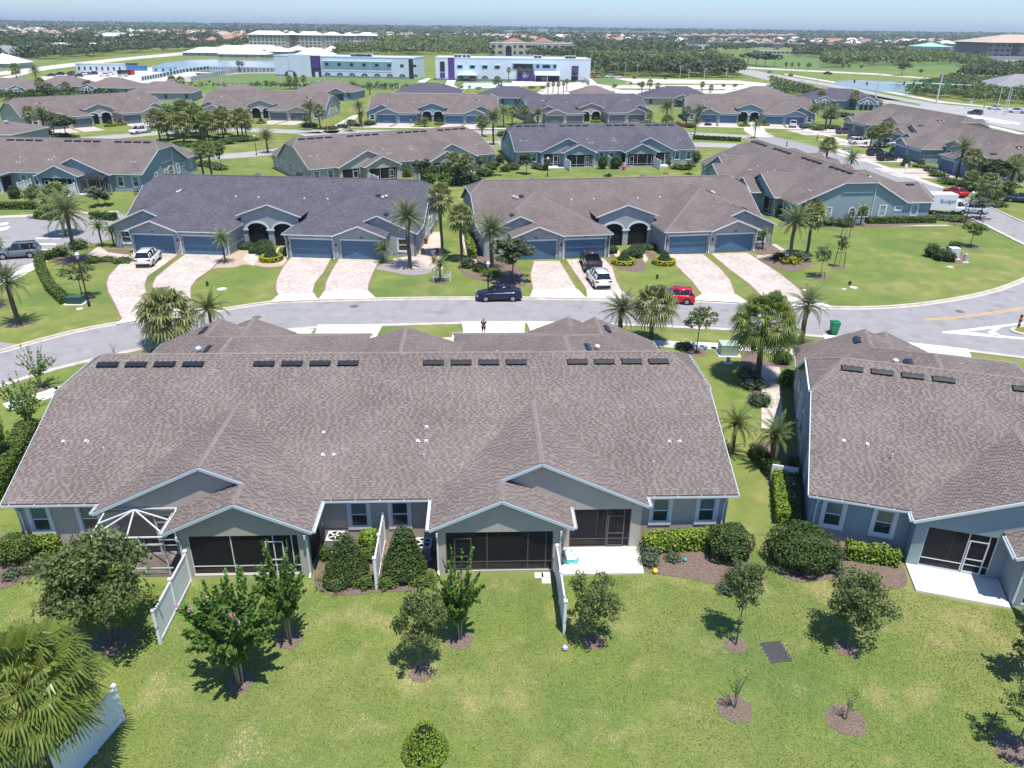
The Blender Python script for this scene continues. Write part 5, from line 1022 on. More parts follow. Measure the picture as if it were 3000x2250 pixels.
# ------------------------------------------------------------------ fences, cage, yard things
VINYL = mat('white_vinyl', (0.74, 0.77, 0.79), 0.5)
def fence(P, Q_, label, h=1.8, boards=True, panels=2, group='white privacy fences'):
    P = Vector((*P, 0)); Q_ = Vector((*Q_, 0)); d = Q_ - P; L_ = d.length; t = thing('privacy_fence', label, 'fence', P, math.atan2(d.y, d.x), group)
    pk = proto('fpost', lambda: (lambda b: (b.box(-.065, .065, -.065, .065, 0, h + .08), b.box(-.085, .085, -.085, .085, h + .08, h + .11), b.prism([(-.08, -.08, h + .11), (.08, -.08, h + .11), (.08, .08, h + .11), (-.08, .08, h + .11)], (0, 0, .03)), b.mesh('fence_post', VINYL))[-1])(MB()))
    for k in range(panels + 1): put('fence_post', pk, t, (L_ * k / panels, 0, 0))
    for k in range(panels):
        x0 = L_ * k / panels + .065; x1 = L_ * (k + 1) / panels - .065; r = MB(); r.box(x0, x1, -.035, .035, .06, .20); rr = r.build('rail', VINYL, t); r = MB(); r.box(x0, x1, -.035, .035, h - .12, h); r.build('rail', VINYL, t)
        n = max(1, int((x1 - x0) / .17)); w_ = (x1 - x0) / n
        if boards:
            pl = MB(); pl.box(.004, w_ - .004, -.014, .014, .20, h - .12); pm_ = pl.mesh('plank', VINYL)
            for i in range(n): put('plank', pm_, t, (x0 + i * w_, 0, 0))
        else:
            pl = MB(); pl.box(x0, x1, -.012, .012, .2, h - .12); pl.build('panel', VINYL, t)
    return t
l0 = lambda x, y: LV(0, [(x, y)])[0]
fence(l0(-9.0, -2.75), l0(-8.95, -6.85), 'white fence with two panels standing beside the left lanai')
fence(l0(.2, .2), l0(.22, -3.5), 'short white fence between the two dark cone shrubs')
fence(l0(9.12, -2.75), l0(9.12, -6.75), 'white fence separating the right lanai lawn from the bright patio')
fence(G(362, 2112), G(190, 2312), 'white fence half hidden by the fan palm at the bottom left', panels=2)
fence(LV(3, [(-8.95, -2.9)])[0], LV(3, [(-8.95, -6.6)])[0], 'white fence at the right edge beside the blue villa')
for k, lb in ((7, 'behind the slate roofed blue villa'), (6, 'behind the askew taupe villa'), (5, 'behind the left blue villa')):
    for s, w_ in ((-9.1, 'left'), (0.2, 'middle'), (9.1, 'right')):
        p = LV(k, [(s, -2.75 if s != .2 else 0), (s, -6.4 if s != .2 else -3.4)]); fence(*p, f'small {w_} white fence {lb}', boards=False)
def cage(k, s, m_fr, m_sc, label_dark=False):
    r = V[k][0]; x = lambda v: s * v; b = MB(); bar = lambda p, q, w_=.06: b.bar((x(p[0]), p[1], p[2]), (x(q[0]), q[1], q[2]), w_, w_)
    ap = (12.0, -.75, 2.98); C1 = (13.6, -2.3, 2.42); C2 = (9.95, -2.3, 2.42); W1 = (13.4, -.68, 2.98); W2 = (9.95, -.68, 2.98)
    for p, q in [(W1, W2), (C1, C2), (W1, C1), (W2, C2), (ap, C1), (ap, (13.5, -1.5, 2.70)), (ap, (11.85, -2.3, 2.42)), (ap, C2), (ap, (9.95, -1.4, 2.72))]: bar(p, q)
    for xx in (13.6, 12.55, 11.3, 10.15): bar((xx, -2.3, 2.42), (xx, -2.3, .1), .05)
    bar((11.3, -2.3, 2.0), (10.15, -2.3, 2.0), .05); bar((13.6, -2.3, .55), (9.95, -2.3, .55), .05); bar((13.6, -2.3, 1.2), (12.55, -2.3, 1.2), .04); bar((13.6, -.6, .1), (13.6, -.6, 2.7), .05)
    f = b.build('screen_cage', m_fr, r)
    q = MB(); t3 = lambda P_: q.face([(x(a), y, z) for a, y, z in P_])
    t3([(13.6, -2.31, .1), (9.95, -2.31, .1), (9.95, -2.31, 2.4), (13.6, -2.31, 2.4)]); t3([(13.62, -.6, .1), (13.62, -2.3, .1), (13.62, -2.3, 2.4), (13.62, -.6, 2.85)])
    t3([W1, C1, ap]); t3([C1, (11.85, -2.3, 2.42), ap]); t3([(11.85, -2.3, 2.42), C2, ap]); t3([C2, W2, ap]); q.build('screen', m_sc, f)
cage(0, -1, TRIM_W, SCR2); cage(5, 1, FRAME_D, SCR)
def simple(name, parts, label, cat, x, y, rz=0, group=None):
    t = thing(name, label, cat, (x, y, 0), rz, group)
    for n, b, m in parts: b.build(n, m, t)
    return t
def ac_unit(x, y, label):
    a = MB(); a.box(-.42, .42, -.42, .42, .08, .78); a.box(-.5, .5, -.5, .5, 0, .08)
    g_ = MB(); g_.lathe([(0, .785), (.36, .785), (.36, .80), (0, .80)], n=16); f = MB()
    for k in range(5): f.bar((0, 0, .81), (.33 * math.cos(k * 1.257), .33 * math.sin(k * 1.257), .81), .10, .015)
    c = MB(); c.box(-.44, .44, -.44, .44, .78, .784); lv = MB()
    for k in range(8): lv.box(-.43, .43, -.43, .43, .15 + k * .075, .165 + k * .075)
    simple('air_conditioner', [('body', a, mat('ac_grey', (0.42, 0.43, 0.42), .5)), ('fan_grille', g_, LAMP), ('fan', f, GALV), ('louver', lv, mat('ac_louver', (0.25, 0.26, 0.25), .5)), ('top', c, GALV)], label, 'air conditioner', x, y)
ac_unit(*l0(2.35, -.9), 'air conditioner beside the right lanai side wall'); ac_unit(*l0(-2.3, -.2), 'air conditioner behind the left cone shrub'); ac_unit(*LV(3, [(-19.6, 3.2)])[0], 'air conditioner by the blue villa side wall'); ac_unit(*LV(3, [(-19.6, 4.6)])[0], 'farther air conditioner by the blue villa side wall')
pb_ = MB(); pb_.box(-.75, .75, -.05, .05, 0, 1.2); simple('vinyl_screen', [('panel', pb_, VINYL)], 'white screen panel hiding the air conditioners by the blue villa', 'panel', *LV(3, [(-19.7, 5.6)])[0], rz=-.28)
def ball(u, v, r, c, label, c2=None):
    x, y = G(u, v); b = MB(); P_ = [(r * math.sin(t) + 1e-4, r - r * math.cos(t)) for t in np.linspace(0, math.pi, 9)]; b.lathe(P_, n=14)
    if c2: b.m = [(i // 14 + i % 14 // 3) % 2 for i in range(len(b.f))]
    o = b.build('ball', [mat('ball_' + label[:8].replace(' ', '_'), c, .4)] + ([mat('ball2_' + label[:8].replace(' ', '_'), c2, .4)] if c2 else []), smooth=True, loc=(x, y, 0)); tag(o, label, 'ball')
ball(1919, 1679, .14, (0.75, 0.60, 0.02), 'yellow ball at the edge of the mulch bed'); ball(1655, 1904, .13, (0.35, 0.22, 0.62), 'purple and white ball near the twiggy oak', (0.75, .7, .8)); ball(2006, 1645, .12, (0.06, 0.32, 0.36), 'teal ball on the mulch behind the yellow ball')
# crumpled white bags on the patio
for i, (dx, dy, sx, lb) in enumerate([(0, 0, .42, 'crumpled white bag with teal print on the patio by the fence'), (-.05, .55, .34, 'smaller white and teal bag behind the crumpled white bag')]):
    x, y = l0(9.95, -1.75); g = np.random.default_rng(i + 40); b = MB(); prof = [(.02, .0), (.9, .03), (1.0, .25), (.7, .5), (.3, .62), (.02, .6)]; b.lathe(prof, n=11); b.v = [(px_ * sx * (1 + g.normal() * .16), py_ * sx * .8 * (1 + g.normal() * .16), pz_ * .5 * (1 + g.normal() * .1)) for px_, py_, pz_ in b.v]
    b.m = [1 if g.random() < .22 else 0 for _ in b.f]; tag(b.build('bag', [mat('bag_white', (0.8, 0.8, 0.78), .5), mat('bag_teal', (0.08, 0.45, 0.42), .5)], loc=(x + dx, y + dy, .10)), lb, 'bag')
# drain mat of open cells on the lawn
x, y = G(2270, 1906); dm_ = thing('drain_mat', 'dark honeycomb drain mat set flush in the near lawn', 'drain cover', (x, y, 0), .15); b = MB(); b.box(-.5, .5, -.70, .52, 0, .012); b.build('base', GRAV, dm_)
rb = MB(); rb.lathe([(.030, .013), (.052, .013), (.052, .04), (.030, .04), (.030, .013)], n=6); rm = rb.mesh('cell', mat('cell_black', (0.05, 0.055, 0.065), .5))
for j in range(12):
    for i in range(10): put('cell', rm, dm_, (-.46 + i * .1 + (j % 2) * .05 - .02, -.66 + j * .102, 0))
def boxunit(u, v, w_, d_, h_, c, label, name='utility_box', rz=0, pad=True):
    x, y = G(u, v); a = MB(); a.box(-w_ / 2, w_ / 2, -d_ / 2, d_ / 2, .06, h_ * .93); a.box(-w_ / 2 - .02, w_ / 2 + .02, -d_ / 2 - .02, d_ / 2 + .02, h_ * .93, h_); dd = MB(); dd.box(-w_ / 2 + .05, -.01, -d_ / 2 - .015, -d_ / 2, .14, h_ * .86); dd.box(.01, w_ / 2 - .05, -d_ / 2 - .015, -d_ / 2, .14, h_ * .86)
    parts = [('body', a, mat('box_' + name + str(u), c, .5)), ('door', dd, mat('boxd_' + name + str(u), tuple(k * .85 for k in c), .5))]
    p = MB(); p.box(-w_ / 2 - .2, w_ / 2 + .2, -d_ / 2 - .2, d_ / 2 + .2, 0, .06); parts.append(('pad', p, CONC)); simple(name, parts, label, 'utility box', x, y, rz)
boxunit(222, 889, 1.5, .8, .75, (0.04, 0.10, 0.085), 'dark green utility box on the left lawn by the lamp'); boxunit(2132, 1036, 1.5, 1.3, 1.0, (0.38, 0.48, 0.40), 'pale green transformer box on a pad beyond the nearest villa'); boxunit(2789, 757, 1.1, .9, 1.35, (0.75, 0.75, 0.73), 'white utility cabinet among dark shrubs on the big lawn'); boxunit(2826, 768, .35, .3, 1.0, (0.5, 0.52, 0.52), 'narrow grey pedestal beside the white cabinet'); boxunit(2481, 441, 1.4, 1.2, .9, (0.35, 0.45, 0.36), 'pale green box on the lawn across the street')
boxunit(2132, 1063, .25, .2, .5, (0.02, 0.02, 0.02), 'small black post box before the pale green transformer')
def valve(u, v, r, c, label, h=.12):
    x, y = G(u, v); b = MB(); b.lathe([(.001, h), (r, h), (r, 0)], n=12); tag(b.build('valve_cover', mat('vc' + str(u), c, .6), loc=(x, y, 0)), label, 'valve cover')
for u, v, r, c, lb, h in [(608, 838, .13, (.02, .06, .04), 'dark green sprinkler post on the middle turf', .5), (1925, 817, .13, (.02, .06, .04), 'dark green sprinkler post by the third driveway', .5), (2489, 834, .15, (.02, .06, .04), 'dark green sprinkler post on the big lawn', .4), (650, 847, .5, (.6, .6, .58), 'white valve cover on the middle turf', .03), (2501, 843, .4, (.65, .65, .63), 'white valve cover on the big lawn', .05), (2473, 847, .25, (.5, .55, .6), 'small round cover left of the white valve cover', .03), (2357, 850, .22, (.7, .7, .68), 'white cover beside the last driveway', .03), (233, 905, .3, (.6, .65, .66), 'pale cover near the dark green box', .03), (2091, 1020, .28, (.2, .45, .6), 'blue water meter cover beside the sidewalk', .03), (2784, 782, .35, (.5, .6, .5), 'pale cover by the utility cabinet', .03)]: valve(u, v, r, c, lb, h)
for u, v, lb in [(1038, 898, 'manhole cover in the street before the fourth driveway'), (752, 930, 'manhole cover beyond the left roof peak'), (2812, 913, 'manhole cover near the yellow lines')]:
    x, y = G(u, v); b = MB(); b.lathe([(.001, .03), (.42, .03), (.42, .008)], n=20); tag(b.build('manhole_cover', mat('iron', (0.14, 0.12, 0.115), .7), loc=(x, y, 0)), lb, 'manhole cover')
def wheelie(u, v, c, label, s=1.0, rz=0):
    x, y = G(u, v); a = MB(); a.prism([(-.24, -.27, .1), (.24, -.27, .1), (.24, .27, .1), (-.24, .27, .1)], (0, 0, .02)); bot = [(-.22, -.25), (.22, -.25), (.22, .25), (-.22, .25)]; top = [(-.29, -.36), (.29, -.36), (.29, .36), (-.29, .36)]
    for i in range(4): j = (i + 1) % 4; a.face([(*bot[i], .1), (*bot[j], .1), (*top[j], 1.0), (*top[i], 1.0)])
    l = MB(); l.box(-.31, .31, -.38, .4, 1.0, 1.04); l.prism([(-.31, -.38, 1.04), (.31, -.38, 1.04), (.27, 0, 1.12), (-.27, 0, 1.12)], (0, 0, .0)); l.prism([(-.29, -.36, 1.04), (.29, -.36, 1.04), (.29, .36, 1.04), (-.29, .36, 1.04)], (0, 0, .05)); wl = MB()
    for sx in (-.31, .25): wl.tube([(sx, .3, .12), (sx + .06, .3, .12)], .12, 10)
    m = mat('bin' + str(c), c, .45); t = simple('wheelie_bin', [('body', a, m), ('lid', l, m), ('wheel', wl, LAMP)], label, 'bin', x, y, rz); t.scale = (s,) * 3
wheelie(2441, 979, (.01, .22, .10), 'green wheelie bin standing at the street kerb', 1.15); wheelie(2610, 447, (.02, .14, .09), 'green bin between the two parked dark cars and garage'); wheelie(2616, 444, (.02, .12, .09), 'second green bin against the garage wall')
# terracotta pots on the side path
for i, (u, v, h) in enumerate([(1249, 715, .8), (1238, 745, .7), (1281, 742, .6), (1263, 685, .7), (1271, 770, .7)]):
    x, y = G(u, v); b = MB(); b.lathe([(.001, 0), (.16, 0), (.22, h * .8), (.26, h * .82), (.26, h), (.001, h)], n=12); tag(b.build('pot', mat('terracotta', (0.26, 0.09, 0.045), .8), loc=(x, y, 0)), ['tall terracotta pot beside the side path', 'terracotta pot at the gravel corner', 'terracotta pot on the turf edge', 'terracotta pot farthest up the side path', 'terracotta pot nearest the gravel bed'][i], 'pot')
x, y = G(1295, 822); b = MB(); [b.bar(p, q, .09, .09) for p, q in [((-.9, -.3, 0), (-.9, -.3, .9)), ((.9, -.3, 0), (.9, -.3, .9)), ((-.9, .5, 0), (-.9, .5, .9)), ((.9, .5, 0), (.9, .5, .9)), ((-.9, -.3, .5), (.9, -.3, .5)), ((-.9, .5, .5), (.9, .5, .5))]]; tag(b.build('stake_frame', VINYL, loc=(x, y, 0)), 'white stake frame around the young palm', 'stake frame')
for u, v, lb in [(2475, 698, 'wooden stake frame around the thin grey tree'), (2457, 782, 'stakes holding the slim tree on the big lawn'), (2400, 815, 'low black stakes at the young oak foot')]:
    x, y = G(u, v); b = MB(); h = .7 if u == 2400 else 1.9
    for sx in (-.6, .6): b.bar((sx, 0, 0), (sx * .8, 0, h), .07, .07)
    b.bar((-.55, 0, h * .9), (.55, 0, h * .9), .05, .05); tag(b.build('tree_stake', mat('stake_wood', (0.12, 0.09, 0.07), .9), loc=(x, y, 0)), lb, 'stakes')
x, y = G(2890, 2145); b = MB(); b.bar((0, 0, 0), (.1, 0, 1.1), .05, .05); b.bar((.1, 0, 1.05), (1.4, -.3, 1.2), .015, .015); tag(b.build('tree_stake', mat('stake_dark', (0.06, 0.06, 0.05), .9), loc=(x, y, 0)), 'dark stake and strap left of the corner tree', 'stake')
def lamp_post(u, vb, vt, label, globe=(0.6, 0.62, 0.62), h=None, xy=None):
    x, y = xy or G(u, vb); h = h or HT(u, vb, vt); p = MB(); p.tube([(0, 0, 0), (0, 0, .5), (0, 0, .55), (0, 0, h - .7)], [.13, .12, .07, .05], 8); l = MB(); l.lathe([(.05, h - .7), (.10, h - .65), (.2, h - .25)], n=8); c = MB(); c.lathe([(.24, h - .25), (.14, h - .08), (.03, h), (.001, h + .1)], n=8)
    simple('street_lamp', [('post', p, LAMP), ('lantern', l, mat('lantern_glass', globe, .3)), ('cap', c, GALV)], label, 'street lamp', x, y)
lamp_post(262, 898, 738, 'black street lamp on the left lawn beside the green box'); lamp_post(1430, 862, 765, 'black lamp post behind the navy sedan'); lamp_post(2824, 665, 560, 'black street lamp at the corner driveway', (.85, .9, .95)); lamp_post(2868, 625, 580, 'short lamp post behind the moving truck', h=3.0) if 0 else None; lamp_post(752, 455, 395, 'thin lamp post by the curved street'); lamp_post(1604, 518, 460, 'black pole behind the brown roof on the lawn')
def sign(u, vb, vt, kind, label, xy=None):
    x, y = G(u, vb); h = HT(u, vb, vt); p = MB(); p.bar((0, 0, 0), (0, 0, h), .06, .06); s = MB()
    if kind == 'diamond': s.prism([(0, -.04, h - .9), (.55, -.04, h - .35), (0, -.04, h + .2), (-.55, -.04, h - .35)], (0, .02, 0)); m = mat('sign_amber', (0.85, 0.42, 0.03), .5)
    elif kind == 'lime': s.prism([(0, -.04, h - .9), (.55, -.04, h - .35), (0, -.04, h + .2), (-.55, -.04, h - .35)], (0, .02, 0)); m = mat('sign_lime', (0.55, 0.75, 0.03), .5)
    elif kind == 'panel': s.box(-.6, .6, -.05, -.03, h - .9, h); m = mat('sign_blue_white', (0.45, 0.48, 0.65), .5)
    else: s.box(-.28, .28, -.05, -.03, h - .7, h); m = mat('sign_white', (0.75, 0.75, 0.74), .5)
    t = simple('road_sign', [('post', p, GALV), ('plate', s, m)], label, 'sign', x, y)
    if kind == 'diamond': q = MB(); q.box(-.06, .06, -.056, -.042, h - .6, h - .2); q.lathe([(.001, 0), (.09, 0)], n=8); q.build('pictogram', LAMP, t)
sign(960, 390, 358, 'diamond', 'amber diamond warning sign by the sidewalk'); sign(2650, 510, 480, 'white', 'white yard sign before the cone topiary'); sign(2633, 282, 262, 'lime', 'lime diamond sign at the median'); sign(2923, 322, 305, 'lime', 'lime diamond sign by the light poles'); sign(2841, 314, 295, 'panel', 'pale blue notice board by the far verge'); sign(2236, 250, 228, 'panel', 'blue and white school sign by the parking entrance')
for u, v, lb in [(2304, 432, 'orange bollard by the street corner'), (2982, 963, 'orange and black bollard on the traffic island')]:
    x, y = G(u, v); b = MB(); b.tube([(0, 0, 0), (0, 0, .95)], .09, 10); c = MB(); [c.tube([(0, 0, z), (0, 0, z + .12)], .095, 10) for z in (.2, .5, .8)]; t = simple('bollard', [('post', b, mat('bollard_orange', (0.55, 0.22, 0.03), .6)), ('band', c, LAMP)], lb, 'bollard', x, y); t.scale = (1.3, 1.3, 1.5)
def cone(u, v, label):
    x, y = G(u, v); b = MB(); b.lathe([(.16, .03), (.03, .7), (.001, .7)], n=10); c = MB(); c.box(-.2, .2, -.2, .2, 0, .03); simple('traffic_cone', [('cone', b, mat('cone_orange', (0.9, 0.16, 0.03), .6)), ('base', c, LAMP)], label, 'traffic cone', x, y)
cone(396, 397, 'traffic cone beside the white work pickup'); cone(2828, 318, 'traffic cone by the far kerb'); cone(2840, 319, 'second traffic cone by the far kerb')
# ------------------------------------------------------------------ vehicles
TYRE = mat('tyre', (0.012, 0.012, 0.012), .8); RIM = mat('rim', (0.45, 0.45, 0.46), .3, metal=.8); CGL = mat('car_glass', (0.012, 0.015, 0.018), .06, spec=.9); TAIL = mat('tail_light', (0.35, 0.01, 0.01), .25); HEAD = mat('head_light', (0.7, 0.7, 0.7), .15); CTRIM = mat('car_trim', (0.02, 0.02, 0.022), .5)
def loft(b, st, sec, mi=0):
    R_ = [sec(*s) for s in st]; n = len(R_[0]); i = len(b.v)
    for r in R_: b.v += r
    for k in range(len(R_) - 1):
        for q in range(n): j = (q + 1) % n; b.f.append((i + k * n + q, i + k * n + j, i + (k + 1) * n + j, i + (k + 1) * n + q)); b.m.append(mi)
    b.f.append(tuple(i + q for q in range(n - 1, -1, -1))); b.f.append(tuple(i + (len(R_) - 1) * n + q for q in range(n))); b.m += [mi, mi]
def sec_body(x, zb, zt, hw): 
    h = zt - zb; return [(x, -hw * .90, zb), (x, -hw, zb + h * .22), (x, -hw, zb + h * .66), (x, -hw * .96, zt - h * .10), (x, -hw * .82, zt), (x, 0, zt + .015), (x, hw * .82, zt), (x, hw * .96, zt - h * .10), (x, hw, zb + h * .66), (x, hw, zb + h * .22), (x, hw * .90, zb)]
def sec_cab(x, zb, zt, hb, ht): return [(x, -hb, zb), (x, -ht, zt - .03), (x, -ht * .86, zt), (x, ht * .86, zt), (x, ht, zt - .03), (x, hb, zb)]
CAR = {'sedan': dict(L=4.65, W=1.80, wr=.33, wx=(-1.36, 1.36), body=[(-2.30, .35, .80, .72), (-2.2, .24, .98, .84), (-1.4, .2, 1.0, .9), (0, .2, .95, .9), (1.0, .2, .92, .9), (1.6, .2, .86, .88), (2.1, .22, .74, .82), (2.32, .32, .60, .66)], cab=[(-1.95, .94, .97, .78, .74), (-1.25, .94, 1.34, .80, .60), (-.6, .92, 1.43, .80, .62), (.2, .9, 1.41, .80, .60), (1.15, .88, .93, .78, .72)], roof=(-1.2, .3, 1.44), pil=(-1.25, -.35, .45)),
       'hatch': dict(L=4.1, W=1.78, wr=.33, wx=(-1.25, 1.25), body=[(-2.02, .35, .85, .76), (-1.95, .24, 1.0, .86), (-1.2, .2, 1.0, .89), (.9, .2, .93, .89), (1.5, .2, .88, .87), (1.9, .24, .74, .80), (2.05, .34, .6, .66)], cab=[(-1.95, .97, 1.0, .78, .76), (-1.65, .95, 1.38, .8, .64), (-.6, .92, 1.47, .8, .64), (.15, .9, 1.42, .8, .62), (1.05, .88, .93, .78, .72)], roof=(-1.6, .2, 1.48), pil=(-1.45, -.5, .3)),
       'suv': dict(L=4.7, W=1.88, wr=.37, wx=(-1.40, 1.40), body=[(-2.32, .4, .95, .80), (-2.25, .28, 1.1, .9), (-1.4, .25, 1.1, .94), (.9, .25, 1.05, .94), (1.6, .25, 1.02, .92), (2.15, .28, .88, .86), (2.35, .38, .72, .72)], cab=[(-2.22, 1.06, 1.1, .84, .82), (-1.95, 1.05, 1.58, .86, .70), (-.8, 1.03, 1.70, .86, .70), (.2, 1.02, 1.67, .86, .68), (1.15, 1.0, 1.05, .84, .78)], roof=(-1.95, .3, 1.71), pil=(-1.55, -.55, .4)),
       'pickup': dict(L=5.6, W=1.95, wr=.40, wx=(-1.75, 1.72), body=[(-2.8, .5, .95, .88), (-2.72, .4, 1.08, .95), (-1.0, .38, 1.08, .97), (1.3, .38, 1.12, .97), (2.2, .38, 1.10, .95), (2.65, .4, .98, .90), (2.82, .5, .8, .80)], cab=[(-.95, 1.05, 1.75, .86, .72), (-.85, 1.05, 1.82, .88, .74), (.5, 1.05, 1.84, .88, .74), (.9, 1.08, 1.75, .88, .72), (1.65, 1.08, 1.14, .86, .80)], roof=(-.85, .75, 1.85), pil=(-.85, -.05, .75))}
CM = {}
def car_meshes(kind):
    if kind in CM: return CM[kind]
    s = CAR[kind]; d = {}; b = MB(); loft(b, s['body'], sec_body); hw = s['W'] / 2
    z = s['roof'][2]; b.box(s['roof'][0], s['roof'][1], -.60 if kind != 'pickup' else -.68, .60 if kind != 'pickup' else .68, z - .03, z + .012)
    for p in s['pil']:
        for sx in (-1, 1):
            c = [q for q in s['cab']]; ht = np.interp(p, [q[0] for q in c], [q[4] for q in c]); hb = np.interp(p, [q[0] for q in c], [q[3] for q in c]); zb_ = np.interp(p, [q[0] for q in c], [q[1] for q in c]); zt_ = np.interp(p, [q[0] for q in c], [q[2] for q in c]); b.bar((p, sx * (hb + .008), zb_), (p, sx * (ht + .008), zt_ - .02), .05, .09)
    for sx in (-1, 1):
        c = s['cab'][-2:]; b.bar((c[0][0], sx * (c[0][4] + .0), c[0][2] - .01), (c[1][0], sx * (c[1][3]), c[1][1]), .07, .05); c = s['cab'][:2]; b.bar((c[1][0], sx * (c[1][4]), c[1][2] - .01), (c[0][0], sx * (c[0][3]), c[0][1]), .07, .06)
    d['body'] = b.mesh('body', PROTO, True)
    g = MB(); loft(g, s['cab'], sec_cab); d['window'] = g.mesh('window', CGL)
    w_ = MB(); r = s['wr']; w_.tube([(0, -.11, 0), (0, .11, 0)], r, 18); d['wheel'] = w_.mesh('wheel', TYRE); w_ = MB(); w_.tube([(0, -.118, 0), (0, .118, 0)], r * .62, 12); d['rim'] = w_.mesh('rim', RIM)
    t = MB()
    for sx in (-1, 1): t.box(-s['L'] / 2 + .02, -s['L'] / 2 + .14, *sorted((sx * hw * .55, sx * hw * .93)), s['body'][1][2] - .28, s['body'][1][2] - .10)
    d['tail_light'] = t.mesh('tail_light', TAIL); t = MB()
    for sx in (-1, 1): t.box(s['L'] / 2 - .26, s['L'] / 2 - .10, *sorted((sx * hw * .52, sx * hw * .88)), s['body'][-2][2] - .20, s['body'][-2][2] - .08)
    d['headlight'] = t.mesh('headlight', HEAD); t = MB(); t.box(-s['L'] / 2 - .01, -s['L'] / 2 + .1, -hw * .8, hw * .8, .3, .48); t.box(s['L'] / 2 - .12, s['L'] / 2 + .0, -hw * .7, hw * .7, .32, .5)
    for wx in s['wx']:
        for sx in (-1, 1): t.tube([(wx, sx * (hw - .10), r), (wx, sx * (hw + .004), r)], r * 1.16, 18)
    d['bumper'] = t.mesh('bumper', CTRIM); t = MB()
    for sx in (-1, 1): t.box(s['cab'][-2][0] + .45, s['cab'][-2][0] + .6, *sorted((sx * (hw + .02), sx * (hw + .2))), s['cab'][-1][1] + .02, s['cab'][-1][1] + .16)
    d['mirror'] = t.mesh('mirror', PROTO)
    if kind == 'pickup': t = MB(); t.box(-2.66, -1.02, -.78, .78, 1.085, 1.105); d['cargo_bed'] = t.mesh('cargo_bed', CTRIM); t = MB(); [t.box(-2.72, -1.0, *sorted((sx * .80, sx * .95)), 1.08, 1.34) for sx in (-1, 1)]; t.box(-2.82, -2.72, -.92, .92, 1.0, 1.34); d['bed_side'] = t.mesh('bed_side', PROTO)
    if kind == 'suv': t = MB(); [t.box(-1.8, .1, *sorted((sx * .62, sx * .66)), 1.72, 1.76) for sx in (-1, 1)]; d['roof_rail'] = t.mesh('roof_rail', CTRIM)
    CM[kind] = d; return d
def car(kind, col, rear, front, side, label, group=None, lod=0, mid=None):
    """rear / front: photo points where the two visible wheels touch the ground; side +1 when these are the car's right-hand wheels"""
    A = Vector(G(*rear)); B_2 = Vector(G(*front)); d = (B_2 - A).normalized(); n = Vector((d.y, -d.x)); s = CAR[kind]; c = (A + B_2) / 2 - n * side * (s['W'] / 2 - .1)
    t = thing('parked_car' if kind != 'pickup' else 'pickup_truck', label, {'sedan': 'car', 'hatch': 'car', 'suv': 'car', 'pickup': 'pickup'}[kind], (*c, .012), math.atan2(d.y, d.x), group)
    P_ = mat('paint' + str(col), col, .28, spec=.5, coat=.6, metal=.15 if sum(col) < 1.5 else 0); D = car_meshes(kind)
    for k, me in D.items():
        if k in ('wheel', 'rim'): continue
        if lod and k in ('mirror', 'roof_rail'): continue
        o = put(k, me, t)
        if k in ('body', 'mirror', 'bed_side'): o.material_slots[0].link = 'OBJECT'; o.material_slots[0].material = P_
    for wx in s['wx']:
        for sx in (-1, 1): w_ = put('wheel', D['wheel'], t, (wx, sx * (s['W'] / 2 - .10), s['wr'])); put('rim', D['rim'], w_)
    return t
WHT = (.78, .78, .78); BLK_ = (.012, .012, .014)
car('suv', WHT, (447, 782), (473, 756), 1, 'white sport utility parked on the leftmost driveway of the slate villa')
car('sedan', (.006, .009, .042), (1500, 884), (1425, 885), -1, 'navy blue sedan parked on the street kerb')
car('pickup', (.035, .033, .035), (1716, 800), (1700, 764), -1, 'black pickup on the brown villa driveway')
car('suv', WHT, (1739, 843), (1722, 820), -1, 'white compact sport utility parked behind the black pickup')
car('hatch', (.62, .005, .02), (2002, 893), (1946, 889), -1, 'red hatchback with roof racks on the street')
car('suv', (.16, .19, .20), (83, 757), (19, 761), -1, 'grey green wagon in the left parking lot')
car('sedan', (.55, .005, .015), (2805, 580), (2762, 567), -1, 'red sedan parked on the side street')
car('sedan', (.62, .66, .66), (2862, 628), (2818, 624), -1, 'pale silver car next to the box truck'); car('sedan', (.02, .035, .09), (3015, 597), (2958, 592), -1, 'dark blue sedan at the right edge driveway')
car('suv', WHT, (2503, 424), (2535, 424), 1, 'white sport utility on the driveway across the street', lod=1); car('suv', (.05, .06, .07), (2497, 412), (2525, 413), 1, 'dark sport utility half hidden behind the white one', lod=1); car('suv', (.07, .08, .10), (2465, 394), (2492, 393), 1, 'grey sport utility by the farthest right garage', lod=1)
car('suv', (.02, .02, .03), (2559, 458), (2590, 456), 1, 'black sport utility parked by the bins', lod=1); car('suv', (.015, .015, .02), (2588, 473), (2624, 471), 1, 'black sport utility nearest the white yard sign', lod=1); car('pickup', (.45, .60, .58), (2578, 430), (2612, 430), 1, 'pale teal pickup behind the palm trunks', lod=1)
car('pickup', (.7, .71, .72), (2313, 377), (2313, 366), -1, 'white pickup before the last garage of the far blue villa', lod=1); car('suv', (.05, .07, .09), (2066, 360), (2066, 371), 1, 'dark grey sport utility on the far driveway', lod=1); car('pickup', WHT, (436, 389), (401, 394), -1, 'white work pickup with ladder rack near the cone topiaries', lod=1)
x, y = G(418, 390); b = MB(); [b.bar(p, q, .08, .08, 0) for p, q in [((-2.6, -.8, 1.9), (.5, -.8, 1.9)), ((-2.6, .8, 1.9), (.5, .8, 1.9)), ((-2.6, -.8, 1.3), (-2.6, -.8, 1.9)), ((-2.6, .8, 1.3), (-2.6, .8, 1.9)), ((-2.6, -.8, 1.9), (-2.6, .8, 1.9)), ((-1, -.8, 1.9), (-1, .8, 1.9))]]
